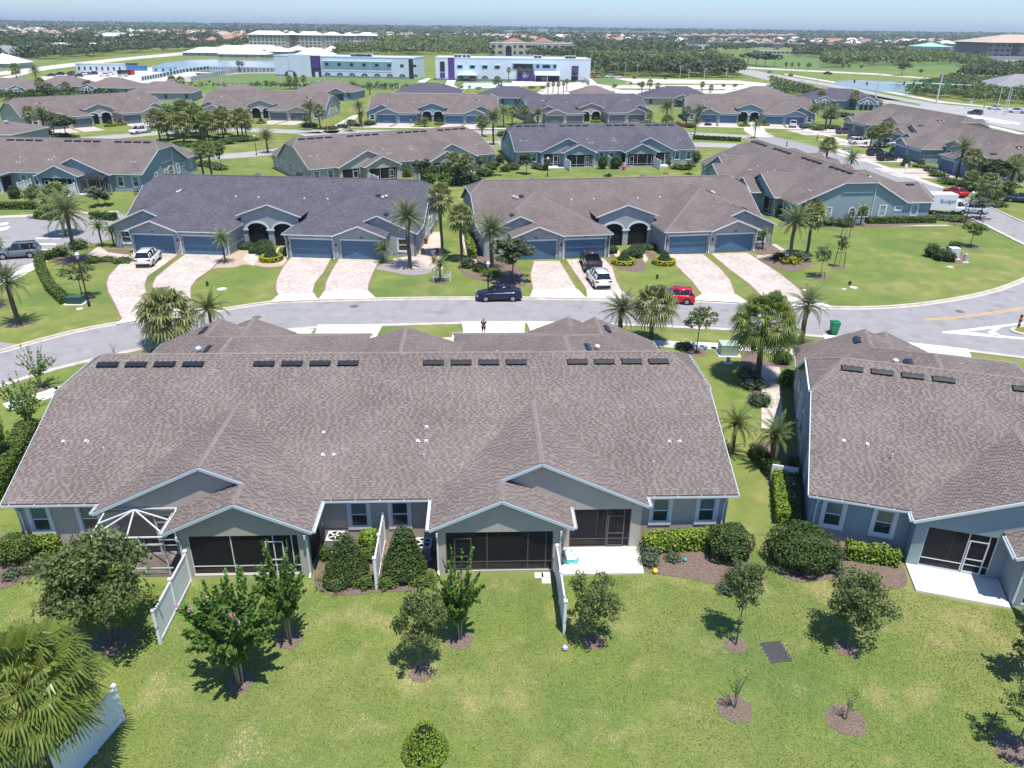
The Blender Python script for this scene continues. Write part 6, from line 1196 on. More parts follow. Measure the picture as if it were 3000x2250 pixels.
lt = [o for o in bpy.data.objects if o.get('label', '').startswith('white work pickup')][0]; b.build('ladder_rack', WHT and mat('rack_white', (.7, .7, .7)), lt)
car('suv', (.05, .055, .06), (2862, 337), (2841, 335), -1, 'dark sport utility crossing the wide intersection', lod=1); car('suv', WHT, (2922, 323), (2896, 321), -1, 'white sport utility waiting at the crossing', lod=1); car('pickup', WHT, (2990, 333), (2962, 331), -1, 'white pickup at the right edge crossing', lod=1)
car('sedan', (.30, .02, .03), (2318, 224), (2306, 222), -1, 'dark red car on the far road', lod=1); car('suv', (.25, .27, .28), (2258, 216), (2243, 214), -1, 'grey car on the far road', lod=1); car('pickup', (.03, .04, .05), (2432, 219), (2412, 218), -1, 'dark pickup beyond the pond', lod=1)
for i, (u, v, c, lb) in enumerate([(148, 224, BLK_, 'black car at the left end of the trailer lot'), (174, 221, BLK_, 'black pickup beside the white trailer'), (206, 219, (.05, .06, .08), 'dark car in the trailer lot back row'), (206, 226, (.5, .01, .02), 'red car in the trailer lot'), (228, 226, (.04, .05, .07), 'dark sedan right of the red car'), (241, 221, WHT, 'white car in the trailer lot row'), (257, 220, (.1, .12, .14), 'grey sport utility in the trailer lot row'), (272, 219, (.1, .02, .02), 'maroon car in the trailer lot row'), (305, 224, WHT, 'white pickup by the black trailers'), (323, 219, WHT, 'white van farther back in the trailer lot'), (360, 225, (.6, .6, .6), 'silver sedan right of the red container'), (480, 212, WHT, 'white car by the blue container'),
                               (1738, 229, (.4, .01, .02), 'red car at the school corner'), (1760, 229, (.25, .27, .28), 'grey sport utility by the school'), (1786, 228, (.7, .7, .7), 'white sport utility by the school'), (1812, 229, (.7, .6, .6), 'pale car right of the school lot')]):
    car('suv' if i % 3 else 'sedan', c, (u + 8, v), (u - 8, v), -1, lb, lod=1)
# moving truck with its lettering
A = Vector(G(2800, 630)); B_2 = Vector(G(2752, 630)); d = (A - B_2).normalized(); t = thing('box_truck', 'white box truck with blue lettering parked beside the corner villa', 'truck', (*((A + B_2) / 2 + Vector((-.2, 1.0))), 0), math.atan2(d.y, d.x) - .05)
b = MB(); b.box(-3.2, 1.1, -1.1, 1.1, .75, 3.1); b.build('cargo_box', mat('truck_white', (.75, .77, .78), .4), t); b = MB(); loft(b, [(1.15, .5, 1.2, .95), (1.2, .45, 1.3, 1.0), (2.5, .45, 1.25, 1.0), (3.0, .5, 1.1, .95), (3.15, .6, .95, .85)], sec_body); loft(b, [(1.15, 1.2, 2.15, .9, .8), (1.9, 1.2, 2.2, .9, .8), (2.0, 1.2, 2.15, .9, .78)], sec_cab); b.build('cab', mat('truck_white', (.75, .77, .78), .4), t)
b = MB(); b.prism([(1.45, -.915, 1.3), (2.0, -.915, 1.3), (1.9, -.86, 1.95), (1.45, -.86, 1.95)], (0, .02, 0)); loft(b, [(2.0, 1.22, 2.05, .85, .72), (2.55, 1.2, 1.28, .85, .8)], sec_cab); b.build('window', CGL, t)
for wx in (-2.0, 2.4):
    for sx in (-1, 1): w_ = MB(); w_.tube([(0, -.14, 0), (0, .14, 0)], .42, 16); o = w_.build('wheel', TYRE, t, loc=(wx, sx * .9, .42)); w_ = MB(); w_.tube([(0, -.15, 0), (0, .15, 0)], .24, 12); w_.build('rim', RIM, o)
def text(s, size, m, parent, loc, rot, name='lettering', ext=.004):
    c = bpy.data.curves.new(name, 'FONT'); c.body = s; c.size = size; c.extrude = ext; c.align_x = 'CENTER'; c.materials.append(m); q_ = bpy.data.objects.new(name, c); COL.objects.link(q_); me = bpy.data.meshes.new_from_object(q_.evaluated_get(bpy.context.evaluated_depsgraph_get())); bpy.data.objects.remove(q_); o = put(name, me, parent); o.location = loc; o.rotation_euler = rot; return o
text('Budget', .85, mat('truck_blue', (.03, .06, .16)), t, (-.3, -1.11, 1.8), (math.pi / 2, 0, 0))
# ------------------------------------------------------------------ people
SKIN = mat('skin', (.45, .25, .17), .6)
def skinned(name, V_, E_, R_, m, parent):
    me = bpy.data.meshes.new(name); me.from_pydata(V_, E_, []); o = put(name, me, parent); md = o.modifiers.new('s', 'SKIN'); sv = me.skin_vertices[0].data
    for i, r in enumerate(R_): sv[i].radius = (r, r * .85)
    sv[0].use_root = True; s = o.modifiers.new('d', 'SUBSURF'); s.levels = s.render_levels = 1; me.materials.append(m)
    return o
def person(u, v, face, shirt, legs, label, hat=None, hair=(.04, .03, .02)):
    x, y = G(u, v); t = thing('person', label, 'person', (x, y, .02), face)
    J = [(0, 0, .92), (0, 0, 1.15), (0, 0, 1.40), (0, -.01, 1.50), (0, -.02, 1.58), (0, -.02, 1.70), (-.19, 0, 1.40), (-.24, .02, 1.12), (-.20, -.14, .92), (-.19, -.2, .86), (.19, 0, 1.40), (.24, .02, 1.12), (.20, -.14, .92), (.19, -.2, .86), (-.10, 0, .86), (-.11, -.12, .48), (-.11, .02, .08), (-.11, -.14, .04), (.10, 0, .86), (.11, .10, .48), (.11, .24, .10), (.11, .10, .04)]
    E_ = [(0, 1), (1, 2), (2, 3), (3, 4), (4, 5), (2, 6), (6, 7), (7, 8), (8, 9), (2, 10), (10, 11), (11, 12), (12, 13), (0, 14), (14, 15), (15, 16), (16, 17), (0, 18), (18, 19), (19, 20), (20, 21)]
    R_ = [.14, .13, .14, .06, .085, .095, .06, .045, .032, .035, .06, .045, .032, .035, .095, .06, .04, .045, .095, .06, .04, .045]
    skinned('body', J, E_, R_, SKIN, t); sh = [0, 1, 2, 6, 7, 10, 11]; skinned('shirt', [(0, 0, .95), (0, 0, 1.15), (0, 0, 1.41), (-.2, 0, 1.39), (-.235, .015, 1.18), (.2, 0, 1.39), (.235, .015, 1.18)], [(0, 1), (1, 2), (2, 3), (3, 4), (2, 5), (5, 6)], [.17, .155, .155, .08, .065, .08, .065], mat('shirt' + str(shirt), shirt, .8), t)
    skinned('trousers', [(0, 0, .92), (-.10, 0, .84), (-.11, -.11, .50), (.10, 0, .84), (.11, .09, .50)], [(0, 1), (1, 2), (0, 3), (3, 4)], [.16, .11, .085, .11, .085], mat('trousers' + str(legs), legs, .8), t)
    b = MB(); b.lathe([(.105, 1.66), (.11, 1.72), (.08, 1.80), (.001, 1.82)], (0, -.01, 0), 10); b.build('hair' if not hat else 'hat', mat('hair' + str(hat or hair), hat or hair, .8), t, True)
    b = MB()
    for sx in (-1, 1): b.box(sx * .04 - .012, sx * .04 + .012, -.118, -.105, 1.665, 1.68)
    b.build('eye', LAMP, t); b = MB(); b.prism([(-.015, -.11, 1.62), (.015, -.11, 1.62), (0, -.11, 1.66)], (0, -.03, 0)); b.build('nose', SKIN, t)
person(1417, 985, 0.0, (.02, .02, .025), (.02, .02, .03), 'person in black walking on the street sidewalk beyond the ridge', hat=(.45, .33, .25)); person(1204, 366, 0.3, (.10, .32, .26), (.01, .01, .01), 'person in a green shirt on the far open garage drive'); person(2393, 412, 1.0, (.55, .25, .16), (.3, .1, .08), 'person in a pink top on the far sidewalk'); person(2881, 321, 0, (.9, .25, .03), (.1, .1, .15), 'road worker in an orange vest by the crossing')
HAZE = 0.00011
# ------------------------------------------------------------------ middle distance: back row homes, palms, street trees
def hip_roof(b, w_, d_, ze, zr, mi=0, ov=.5):
    W_ = w_ / 2 + ov; D_2 = d_ / 2 + ov; r = max(.2, W_ - D_2) if W_ > D_2 else .2
    e = [(-W_, -D_2, ze), (W_, -D_2, ze), (W_, D_2, ze), (-W_, D_2, ze)]; a, c = (-r, 0, zr), (r, 0, zr)
    for f in ([e[0], e[1], c, a], [e[1], e[2], c], [e[2], e[3], a, c], [e[3], e[0], a]): b.face(f, mi)
    b.face([e[3], e[2], e[1], e[0]], mi)
def plain(n, c, r=.8): return mat(n, c, r, col2=tuple(k * .85 for k in c), scale=.25, detail=6)
R_BR = plain('far_roof_brown', (.175, .142, .135)); R_SL = plain('far_roof_slate', (.085, .080, .105)); R_WH = plain('far_roof_white', (.72, .74, .76)); R_OR = plain('far_roof_orange', (.40, .23, .165)); R_OR2 = plain('far_roof_terracotta', (.33, .165, .12)); R_GY = plain('far_roof_grey', (.26, .26, .27)); R_TN = plain('far_roof_tan', (.42, .34, .27))
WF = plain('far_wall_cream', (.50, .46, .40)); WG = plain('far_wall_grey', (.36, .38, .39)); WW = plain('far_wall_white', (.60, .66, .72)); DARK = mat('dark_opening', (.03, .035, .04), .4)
def hip_home(u0, u1, vr, roof, wall, label, zr=6.2, dp=15, rz=0.0, gable=None, cg=False, group='homes in the back row'):
    um = (u0 + u1) / 2; x, y = G(um, vr, zr); k = math.hypot(y, CAM_H) / F_PX; w_ = max(14, (u1 - u0) * k); t = thing('house', label, 'house', (x, y, 0), rz, group)
    b = MB(); b.box(-w_ / 2, w_ / 2, -dp / 2, dp / 2, 0, 2.9); b.build('wall', wall, t); b = MB(); hip_roof(b, w_, dp, 2.9, zr); rf = b.build('roof', roof, t)
    hb = MB(); hb.box(-.4, .4, -.4, .4, 0, .3); hm = proto('rvent', lambda: hb.mesh('roof_vent', GALV))
    for s in (-1, 1): put('roof_vent', hm, rf, (s * w_ * .18, -.5, zr - .45))
    fb = MB(); W_ = w_ / 2 + .52
    for (p, q) in [((-W_, -dp / 2 - .52), (W_, -dp / 2 - .52)), ((-W_, -dp / 2 - .52), (-W_, dp / 2)), ((W_, -dp / 2 - .52), (W_, dp / 2))]: fb.bar((*p, 2.86), (*q, 2.86), .1, .16)
    fb.build('gutter', TRIM_W, t)
    for s in ((-1, 1) if gable is None else gable):
        gx = s * w_ * .27; g_ = MB(); gw = 3.4; g_.box(gx - gw, gx + gw, -dp / 2 - 3, -dp / 2, 0, 2.8); g_.prism([(gx - gw, -dp / 2 - 3, 2.8), (gx + gw, -dp / 2 - 3, 2.8), (gx, -dp / 2 - 3, 4.2)], (0, .2, 0)); g_.build('porch', wall, t)
        r_ = MB(); r_.prism([(gx - gw - .3, -dp / 2 - 3.3, 2.8), (gx, -dp / 2 - 3.3, 4.35), (gx, dp * .1, 4.35), (gx - gw - .3, -dp / 2 + .5, 2.8)], (0, 0, .1)); r_.prism([(gx, -dp / 2 - 3.3, 4.35), (gx + gw + .3, -dp / 2 - 3.3, 2.8), (gx + gw + .3, -dp / 2 + .5, 2.8), (gx, dp * .1, 4.35)], (0, 0, .1)); r_.build('roof', roof, t)
        q = MB(); q.bar((gx - gw - .3, -dp / 2 - 3.34, 2.82), (gx, -dp / 2 - 3.34, 4.38), .06, .22); q.bar((gx, -dp / 2 - 3.34, 4.38), (gx + gw + .3, -dp / 2 - 3.34, 2.82), .06, .22); q.build('trim', TRIM_W, t)
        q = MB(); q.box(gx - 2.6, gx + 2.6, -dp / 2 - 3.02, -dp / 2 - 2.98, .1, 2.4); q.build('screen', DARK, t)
        if cg:
            c = MB(); P_ = [(gx - 3.2, -dp / 2 - 6, 2.4), (gx + 3.2, -dp / 2 - 6, 2.4), (gx + 3.2, -dp / 2 - 3, 3.0), (gx - 3.2, -dp / 2 - 3, 3.0)]
            for i in range(4): c.bar(P_[i], P_[(i + 1) % 4], .12, .12)
            for i in range(5): f = i / 4; c.bar((gx - 3.2 + 6.4 * f, -dp / 2 - 6, 0), (gx - 3.2 + 6.4 * f, -dp / 2 - 6, 2.4), .10, .10); c.bar((gx - 3.2 + 6.4 * f, -dp / 2 - 6, 2.4), (gx, -dp / 2 - 3, 3.6), .10, .10)
            c.build('screen_cage', TRIM_W, t)
    wm = proto('hwin', lambda: (lambda b: (b.box(-.5, .5, -.04, 0, .9, 2.4), b.mesh('window', GLASS))[-1])(MB()))
    for f in (-.42, -.1, .1, .42): put('window', wm, t, (f * w_, -dp / 2, 0))
    return t
def extra_plants():
    S = lambda u, v, wx, h, m, lb, grp: shrub('ball', u, v, wx, h, lb, m, n=380, size=.2, rough=.14, group=grp)
    for i, (u, v, wx, h) in enumerate([(465, 428, 50, .6), (505, 432, 60, .6), (560, 434, 60, .7), (620, 430, 60, .9), (655, 425, 55, 1.1), (700, 418, 60, 1.2), (735, 415, 40, .9), (590, 422, 50, .7)]): S(u, v, wx, h, F_LIM if i % 3 == 0 else F_HED, 'low shrub under the island palms', 'shrubs of the street island')
    for i, (u, v, wx, h) in enumerate([(60, 398, 60, 1.2), (110, 400, 60, 1.4), (170, 404, 50, .8), (900, 375, 60, 1.0), (965, 382, 50, .8), (1000, 376, 40, 1.0), (1080, 368, 40, 1.2), (1030, 372, 36, .8), (1480, 402, 60, 1.2), (1510, 375, 40, 1.2), (1552, 368, 44, 1.2), (1900, 368, 46, .9), (1985, 372, 40, 1.2), (2025, 376, 36, 1.0), (2370, 378, 50, 1.0), (2405, 384, 46, 1.0), (2480, 345, 60, 1.4), (2440, 350, 50, 1.2), (2540, 318, 30, 1.2), (2560, 400, 40, .8)]): S(u, v, wx, h, [F_HED, F_SHR, F_GRY][i % 3], 'shrub in the planting between the far villas', 'shrubs between the far villas')
    for i, (u, v, wx, h) in enumerate([(1420, 520, 60, 1.4), (1380, 540, 70, 1.3), (1340, 545, 60, 1.2), (1440, 500, 40, 1.4), (1330, 520, 50, 1.6), (1250, 548, 50, 1.2), (420, 575, 60, .9), (460, 560, 50, 1.0), (620, 495, 40, .9), (640, 500, 36, .8), (1480, 505, 30, 1.1), (1590, 500, 30, .9), (1985, 498, 30, .9), (2005, 500, 40, .8)]): S(u, v, wx, h, [F_HED, F_SHR, F_GRY][i % 3], 'shrub behind the second row of villas', 'shrubs behind the second row')
    for i, (u, vb, vt, wx) in enumerate([(1345, 545, 470, 60), (1385, 520, 470, 44), (1300, 560, 495, 50), (1275, 530, 478, 40), (1410, 500, 452, 36)]): oak(u, vb, vt, wx, 'leafy tree in the clump behind the two middle villas', m=['dark', 'oak', 'crape'][i % 3], n=700, size=.14, ring=0, group='tree clump behind the middle villas', frac=.85)
    for i, (u, vb, vt, wx) in enumerate([(1330, 545, 450, 60), (1365, 540, 455, 56)]): palm('cab', u, vb, vt, wx, 'palm in the clump behind the two middle villas', group='palm clump behind the middle villas', ring=0)
    for i, (u, vb, vt, wx) in enumerate([(2850, 556, 500, 60), (2905, 600, 545, 60), (2940, 575, 520, 60), (2985, 548, 500, 50), (2760, 532, 500, 40)]): oak(u, vb, vt, wx, 'bushy tree before the right garages', m='dark' if i % 2 else 'oak', n=700, size=.14, ring=0, group='bushy trees before the right garages', frac=.9)
    for i, (u, v, wx, h) in enumerate([(2800, 545, 60, 1.0), (2840, 560, 60, 1.0), (2900, 590, 60, 1.1), (2960, 580, 70, .9), (2930, 610, 60, .8), (2735, 505, 40, 1.0), (2750, 520, 40, 1.0)]): S(u, v, wx, h, [F_HED, F_SHR, F_GRY][i % 3], 'shrub before the right garages', 'shrubs before the right garages')
for a in [(-60, 118, 228, R_BR, W_BLU, 'brown hipped house at the far left edge with a screen cage', 6.2, 15, .1, (1,), True), (120, 262, 222, R_BR, W_BLU, 'brown hipped house with a white pool cage behind the left palms', 6.2, 15, -.1, (1,), True), (268, 400, 226, R_BR, W_BLU, 'brown hipped house with a bright cage near the trailer lot', 6.2, 15, -.05, (-1,), True), (395, 560, 238, R_BR, W_GRY, 'brown hipped house with a corner lanai behind the street island', 6.2, 16, .15, (), False),
          (625, 770, 246, R_BR, W_TAN, 'brown hipped house showing over the far grey villa ridge', 6.0, 15, 0, (), False), (885, 1045, 236, R_BR, W_BLU, 'brown hipped house with a pale gable left of the far blue villa', 6.2, 16, -.1, (1,), False), (1170, 1345, 242, R_SL, W_BLU, 'slate hipped house before the school lawn', 6.0, 16, 0, (), False), (1405, 1580, 252, R_SL, W_BLU, 'slate hipped house with a gable beside the play court', 6.2, 16, 0, (-1,), False),
          (1678, 1800, 250, R_BR, W_TAN, 'brown hipped house before the parking lot', 5.8, 15, 0, (), False), (1890, 2075, 252, R_SL, W_TAN, 'slate hipped house with a tan gable and lanai', 6.4, 17, 0, (0,), False), (2150, 2310, 252, R_BR, W_BLU, 'brown hipped house with two roof vents by the school sign', 6.4, 17, 0, (), False), (2362, 2560, 259, R_SL, W_BLU, 'slate hipped house with a white framed pool cage', 6.4, 17, -.15, (-1, 1), True),
          (-70, 45, 350, R_BR, W_GRY, 'brown roofed garage wing at the left edge beyond the blue villa', 5.2, 14, 0, (), False)]: hip_home(*a)
def grove(kind, items, label, group, **kw):
    for u, vb, vt, wx in items:
        if kind in ('cab', 'date', 'sylv', 'queen', 'pygmy', 'wash', 'droopy', 'datefruit'): palm(kind, u, vb, vt, wx, label, group=group, ring=0)
        else: oak(u, vb, vt, wx, label, m=kind, ring=0, n=kw.get('n', 380), size=kw.get('size', .17), group=group, dens=kw.get('dens', 30), frac=kw.get('frac', .7), name=kw.get('name', 'tree'))
grove('cab', [(470, 415, 326, 76), (493, 410, 335, 70), (540, 418, 334, 78), (548, 405, 296, 80), (590, 400, 322, 72), (612, 416, 332, 76), (655, 408, 326, 70), (698, 400, 326, 62), (713, 412, 322, 70), (722, 402, 330, 62), (660, 395, 316, 60), (575, 392, 306, 72)], 'cabbage palm in the cluster on the street island', 'palms of the street island')
grove('crape', [(520, 400, 285, 90), (600, 405, 308, 84), (545, 395, 306, 80), (640, 404, 318, 70)], 'light green tree among the island palms', 'trees of the street island', frac=.85, n=900, size=.13)
extra_plants()
grove('cab', [(597, 520, 415, 55), (622, 525, 420, 58), (355, 0, 0, 0)][:2], 'cabbage palm on the verge of the curved street', 'palms of the curved street'); oak(652, 520, 405, 45, 'narrow oak on the verge of the curved street', n=500, size=.15, ring=0)
palm('sylv', 785, 448, 388, 62, 'feathery date palm on the curved lawn before the askew villa', ring=0)
grove('cab', [(98, 392, 315, 50), (45, 375, 300, 0)][:1], 'cabbage palm before the far left grey villa', 'palms of the far left villa'); palm('sylv', 135, 398, 322, 58, 'bushy date palm before the far left grey villa', ring=0); oak(195, 402, 330, 95, 'dark round oak before the far left grey villa', n=1200, size=.14, ring=0, m='dark'); oak(160, 395, 325, 70, 'dark oak beside the bushy date palm', n=900, size=.14, ring=0, m='dark'); palm('pygmy', 25, 405, 382, 50, 'small palm at the far left edge', ring=0)
grove('cab', [(58, 262, 188, 38), (40, 258, 190, 0), (118, 290, 235, 40), (150, 285, 246, 36), (200, 280, 242, 36), (260, 272, 238, 38), (500, 245, 224, 30), (540, 245, 226, 30)][:1] + [(128, 290, 230, 40), (152, 288, 246, 36), (200, 282, 242, 36), (262, 275, 238, 38), (505, 246, 224, 34), (530, 246, 226, 34)], 'cabbage palm among the back row homes at the left', 'palms of the left back row'); palm('date', 110, 246, 198, 44, 'date palm standing alone above the left back row', ring=0)
grove('cab', [(700, 212, 179, 16), (712, 211, 181, 15), (704, 213, 180, 14)], 'cabbage palm by the pond fence', 'palms by the pond fence'); grove('cab', [(850, 262, 222, 24), (870, 262, 225, 22), (892, 262, 222, 24), (864, 266, 236, 16)], 'cabbage palm on the school lawn edge', 'palms of the school lawn')
grove('date', [(1084, 278, 246, 30), (1035, 275, 243, 36)], 'date palm behind the far grey villa', 'date palms of the middle row'); grove('cab', [(925, 255, 250, 0)][:0] + [(930, 262, 248, 34)], 'round palm top over the brown roof', 'palms of the middle row')
palm('date', 1055, 372, 303, 48, 'date palm left of the far blue villa', ring=0); oak(1027, 385, 345, 42, 'small oak left of the far blue villa', n=500, size=.16, ring=0); palm('date', 1060, 372, 330, 0 or 30, 'smaller palm at the far blue villa corner', ring=0); palm('cab', 938, 378, 308, 44, 'cabbage palm right of the far grey garages', ring=0); palm('date', 912, 375, 302, 60, 'date palm right of the far grey garages', ring=0); oak(900, 382, 335, 36, 'thin oak before the far grey garages', n=450, size=.16, ring=0)
for u, vb, vt, wx, k, lb in [(1445, 425, 330, 70, 'sylv', 'large date palm between the middle villas'), (1412, 400, 338, 50, 'cab', 'palm left of the large date palm'), (1475, 372, 318, 56, 'date', 'date palm right of the large date palm'), (1500, 365, 312, 40, 'cab', 'cabbage palm by the slate beige villa gable'), (1575, 370, 322, 46, 'date', 'date palm before the slate beige villa'), (1538, 362, 310, 34, 'cab', 'cabbage palm before the slate beige villa gable'), (1245, 372, 350, 40, 'sylv', 'low palm before the far blue villa entry'),
                         (1902, 360, 338, 36, 'pygmy', 'small palm at the beige villa right corner'), (1950, 365, 300, 60, 'sylv', 'large date palm right of the beige villa'), (1955, 372, 340, 56, 'cab', 'fan palm clump below the large date palm'), (2010, 362, 314, 34, 'cab', 'cabbage palm left of the dark sport utility'), (2045, 362, 314, 42, 'date', 'date palm left of the dark sport utility'), (2035, 396, 348, 36, 'queen', 'palm on the verge before the dark sport utility'), (2210, 405, 358, 38, 'queen', 'palm on the verge before the far entry'),
                         (2380, 362, 312, 58, 'date', 'date palm right of the white pickup'), (2430, 372, 318, 60, 'date', 'leaning date palm on the far right lawn'), (2418, 368, 320, 50, 'date', 'second leaning date palm on the far right lawn'), (2400, 315, 268, 44, 'cab', 'palm before the white framed pool cage'), (2497, 322, 268, 38, 'cab', 'palm between the pool cage and the lanai'), (2432, 330, 300, 50, 'cab', 'palm at the pool cage corner'),
                         (2420, 465, 405, 62, 'droopy', 'droopy palm beyond the corner villa ridge'), (2490, 498, 452, 60, 'date', 'orange based palm beyond the corner villa ridge'), (2548, 432, 372, 46, 'cab', 'palm in front of the teal pickup'), (2570, 435, 368, 50, 'cab', 'second palm in front of the teal pickup'), (2590, 432, 362, 50, 'cab', 'third palm in front of the teal pickup'), (2800, 528, 418, 80, 'date', 'golden date palm before the right garages'), (2832, 535, 440, 68, 'cab', 'fan palm before the right garages'),
                         (2955, 560, 480, 78, 'date', 'golden date palm at the right edge'), (2960, 540, 458, 70, 'cab', 'fan palm behind the golden palm at the right edge'), (2875, 625, 512, 75, 'droopy', 'droopy fan palm beside the side street lamp'), (2835, 560, 505, 0 or 60, 'cab', 'low fan palm by the red sedan'), (1310, 660, 0, 0, '', '')][:-1]: palm(k, u, vb, vt, wx, lb, ring=.0)
oak(2895, 560, 455, 100, 'grey green oak before the right garages', n=1500, size=.13, ring=0, m='dark'); oak(2900, 520, 470, 60, 'smaller oak behind the grey green oak', n=700, size=.15, ring=0, m='dark')
for u, v, wx, h, F2, lb in [(2000, 372, 30, .9, RED, 'red flowering bush by the far blue villa'), (2500, 385, 40, .9, F_SHR, 'shrubs beneath the far right palms'), (2445, 380, 70, 1.0, F_SHR, 'shrub bed beneath the leaning palms'), (2460, 690 - 60, 10, .5, F_GRY, 'small grey shrub near the corner villa')][:3]: shrub('ball', u, v, wx, h, lb, F2, n=400, size=.2, rough=.12)
for u, v, a, c in [(323, 370, 'cone topiary left of the far grey entry', 'golden ring hedge left of the far grey entry'), (355, 366, 'cone topiary right of the far grey entry', 'golden ring hedge right of the far grey entry'), (765, 362, 'cone topiary before the far grey villa behind the island', 'golden ring hedge before the far grey villa behind the island'), (1288, 365, 'cone topiary right of the far blue entry', 'golden ring hedge right of the far blue entry'), (1230, 364, 'cone topiary left of the far blue entry', 'golden ring hedge left of the far blue entry'), (1745, 358, 'cone topiary left of the beige entry', 'golden ring hedge left of the beige entry'),
                   (2182, 370, 'cone topiary left of the right far entry', 'golden ring hedge left of the right far entry'), (2238, 368, 'cone topiary right of the right far entry', 'golden ring hedge right of the right far entry'), (2502, 402, 'cone topiary by the farthest right garages', 'golden ring hedge by the farthest right garages'), (2697, 490, 'cone topiary beside the right blue garages', 'golden ring hedge beside the right blue garages')]: topiary(u, v, a, c, R_=1.3)
shrub('cone', 2658, 488, 26, 2.4, 'tall cone topiary standing alone by the yard sign', F_TOP, 'topiary', n=900, size=.12)
# trees and shrubs behind the second row
for u, vb, vt, wx, m_, lb in [(1235, 540, 455, 70, 'dark', 'tall dark oak at the askew villa corner'), (1195, 530, 480, 40, 'oak', 'small oak by the askew villa lanai'), (1262, 545, 500, 50, 'crape', 'light tree right of the askew villa'), (1465, 515, 440, 34, 'dark', 'oak at the slate blue villa left corner'), (1542, 510, 440, 60, 'dark', 'dark oak behind the lawn of the slate blue villa'), (1603, 500, 455, 26, 'grey', 'thin tree before the slate blue lanai'), (1305, 532, 470, 40, 'crape', 'flowering tree before the askew villa lanai'), (1095, 520, 475, 0 or 50, 'grey', 'pale tree before the askew villa'), (1135, 520, 480, 44, 'crape', 'bright tree before the askew villa lanai'),
                            (955, 0, 0, 0, '', ''), (1957, 510, 450, 22, 'grey', 'thin grey tree by the right white fence'), (2020, 510, 465, 40, 'oak', 'leafy tree at the lawn corner'), (2038, 480, 440, 26, 'oak', 'narrow oak by the slate blue villa corner'), (290, 605, 540, 0 or 80, 'grey', 'wispy tree behind the left hedge row'), (310, 600, 560, 60, 'oak', 'oak behind the left hedge row'), (165, 558, 500, 60, 'oak', 'round tree before the left lanai'), (880, 545, 500, 0 or 30, 'dark', 'small dark tree by the askew villa'), (2140, 460, 430, 30, 'grey', 'thin tree on the far verge'), (1780, 545, 500, 26, 'dark', 'small dark tree behind the brown ridge')]:
    if wx: oak(u, vb, vt, wx, lb, m=m_ or 'oak', n=700, size=.14, ring=0, dens=34, frac=.78)
for u, v, wx, h, F2, lb in [(35, 585, 36, 1.9, F_SHR, 'round shrub left of the small white fence'), (92, 583, 34, 1.9, F_SHR, 'round shrub right of the small white fence'), (1190, 520, 34, 2.4, F_TOP, 'cone shrub behind the askew villa'), (1245, 528, 34, 2.2, F_SHR, 'round shrub behind the askew villa'), (1766, 497, 30, 2.4, F_SHR, 'round shrub before the middle window of the slate blue villa'), (1805, 497, 34, 2.4, F_SHR, 'round shrub right of the middle small fence'), (1828, 500, 12, 1.4, PINK, 'pink flowering bush by the slate blue lanai'), (2040, 478, 36, 2.3, F_SHR, 'round dark shrub at the slate blue villa corner'),
                         (330, 560, 90, 1.0, F_HED, 'clipped mound hedge by the dark pool cage'), (560, 470, 60, .9, F_HED, 'hedge clump by the blue gable corner'), (590, 490, 50, .9, F_HED, 'hedge clump by the blue side door'), (820, 470, 60, .8, F_HED, 'hedge along the askew villa gable'), (1575, 497, 40, 1.0, F_HED, 'hedge under the slate blue window'), (1500, 500, 50, 1.2, F_HED, 'hedge at the slate blue gable')]: shrub('ball' if 'cone' not in lb else 'cone', u, v, wx, h, lb, F2, n=500, size=.16, rough=.06)
for a, c, lb in [((-20, 612), (105, 612), 'long clipped hedge behind the parking lot left part'), ((115, 614), (210, 614), 'long clipped hedge behind the parking lot right part'), ((110, 640), (170, 645), 'lower hedge at the parking lot corner'), ((270, 640), (340, 645), 'hedge by the slate villa left wall'), ((2030, 408), (2170, 415), 'low hedge on the far street median')]: hedge(a, c, 1.0, 1.1, lb, F_HED, size=.17, per=50)
grove('cab', [(2258 + i * 13, 250 + i * 3.2, 222 + i * 3.4, 20) for i in range(12)] + [(2270 + i * 17, 258 + i * 3, 232 + i * 3, 20) for i in range(7)], 'cabbage palm in the row beside the arterial road', 'palms along the arterial road')
grove('cab', [(1490, 240, 198, 18), (1521, 238, 198, 20), (1547, 238, 198, 20), (1654, 238, 200, 18), (1684, 240, 200, 18), (1605, 274, 242, 16), (1620, 274, 240, 16), (1635, 276, 241, 16), (1650, 274, 238, 16), (1660, 270, 232, 16), (1902, 268, 234, 24), (1926, 268, 244, 22), (2056, 268, 240, 20), (2082, 272, 250, 20), (1880, 275, 240, 0 or 20)], 'cabbage palm on the school grounds', 'palms of the school grounds')
grove('oak', [(1800, 268, 243, 28), (1872, 264, 238, 20), (1848, 254, 238, 12), (1857, 238, 222, 16), (1948, 240, 224, 14), (1932, 234, 218, 12), (2118, 262, 244, 20), (2152, 262, 244, 24), (1560, 268, 250, 30), (1590, 268, 250, 26), (1460, 262, 228, 40), (1465, 275, 244, 36), (1150, 262, 242, 24), (1130, 262, 240, 26), (780, 250, 234, 22), (800, 250, 236, 20), (615, 250, 234, 14), (1350, 270, 246, 24), (1400, 270, 252, 24), (1375, 268, 248, 12)], 'small tree on the school grounds', 'trees of the school grounds', n=260, size=.2)
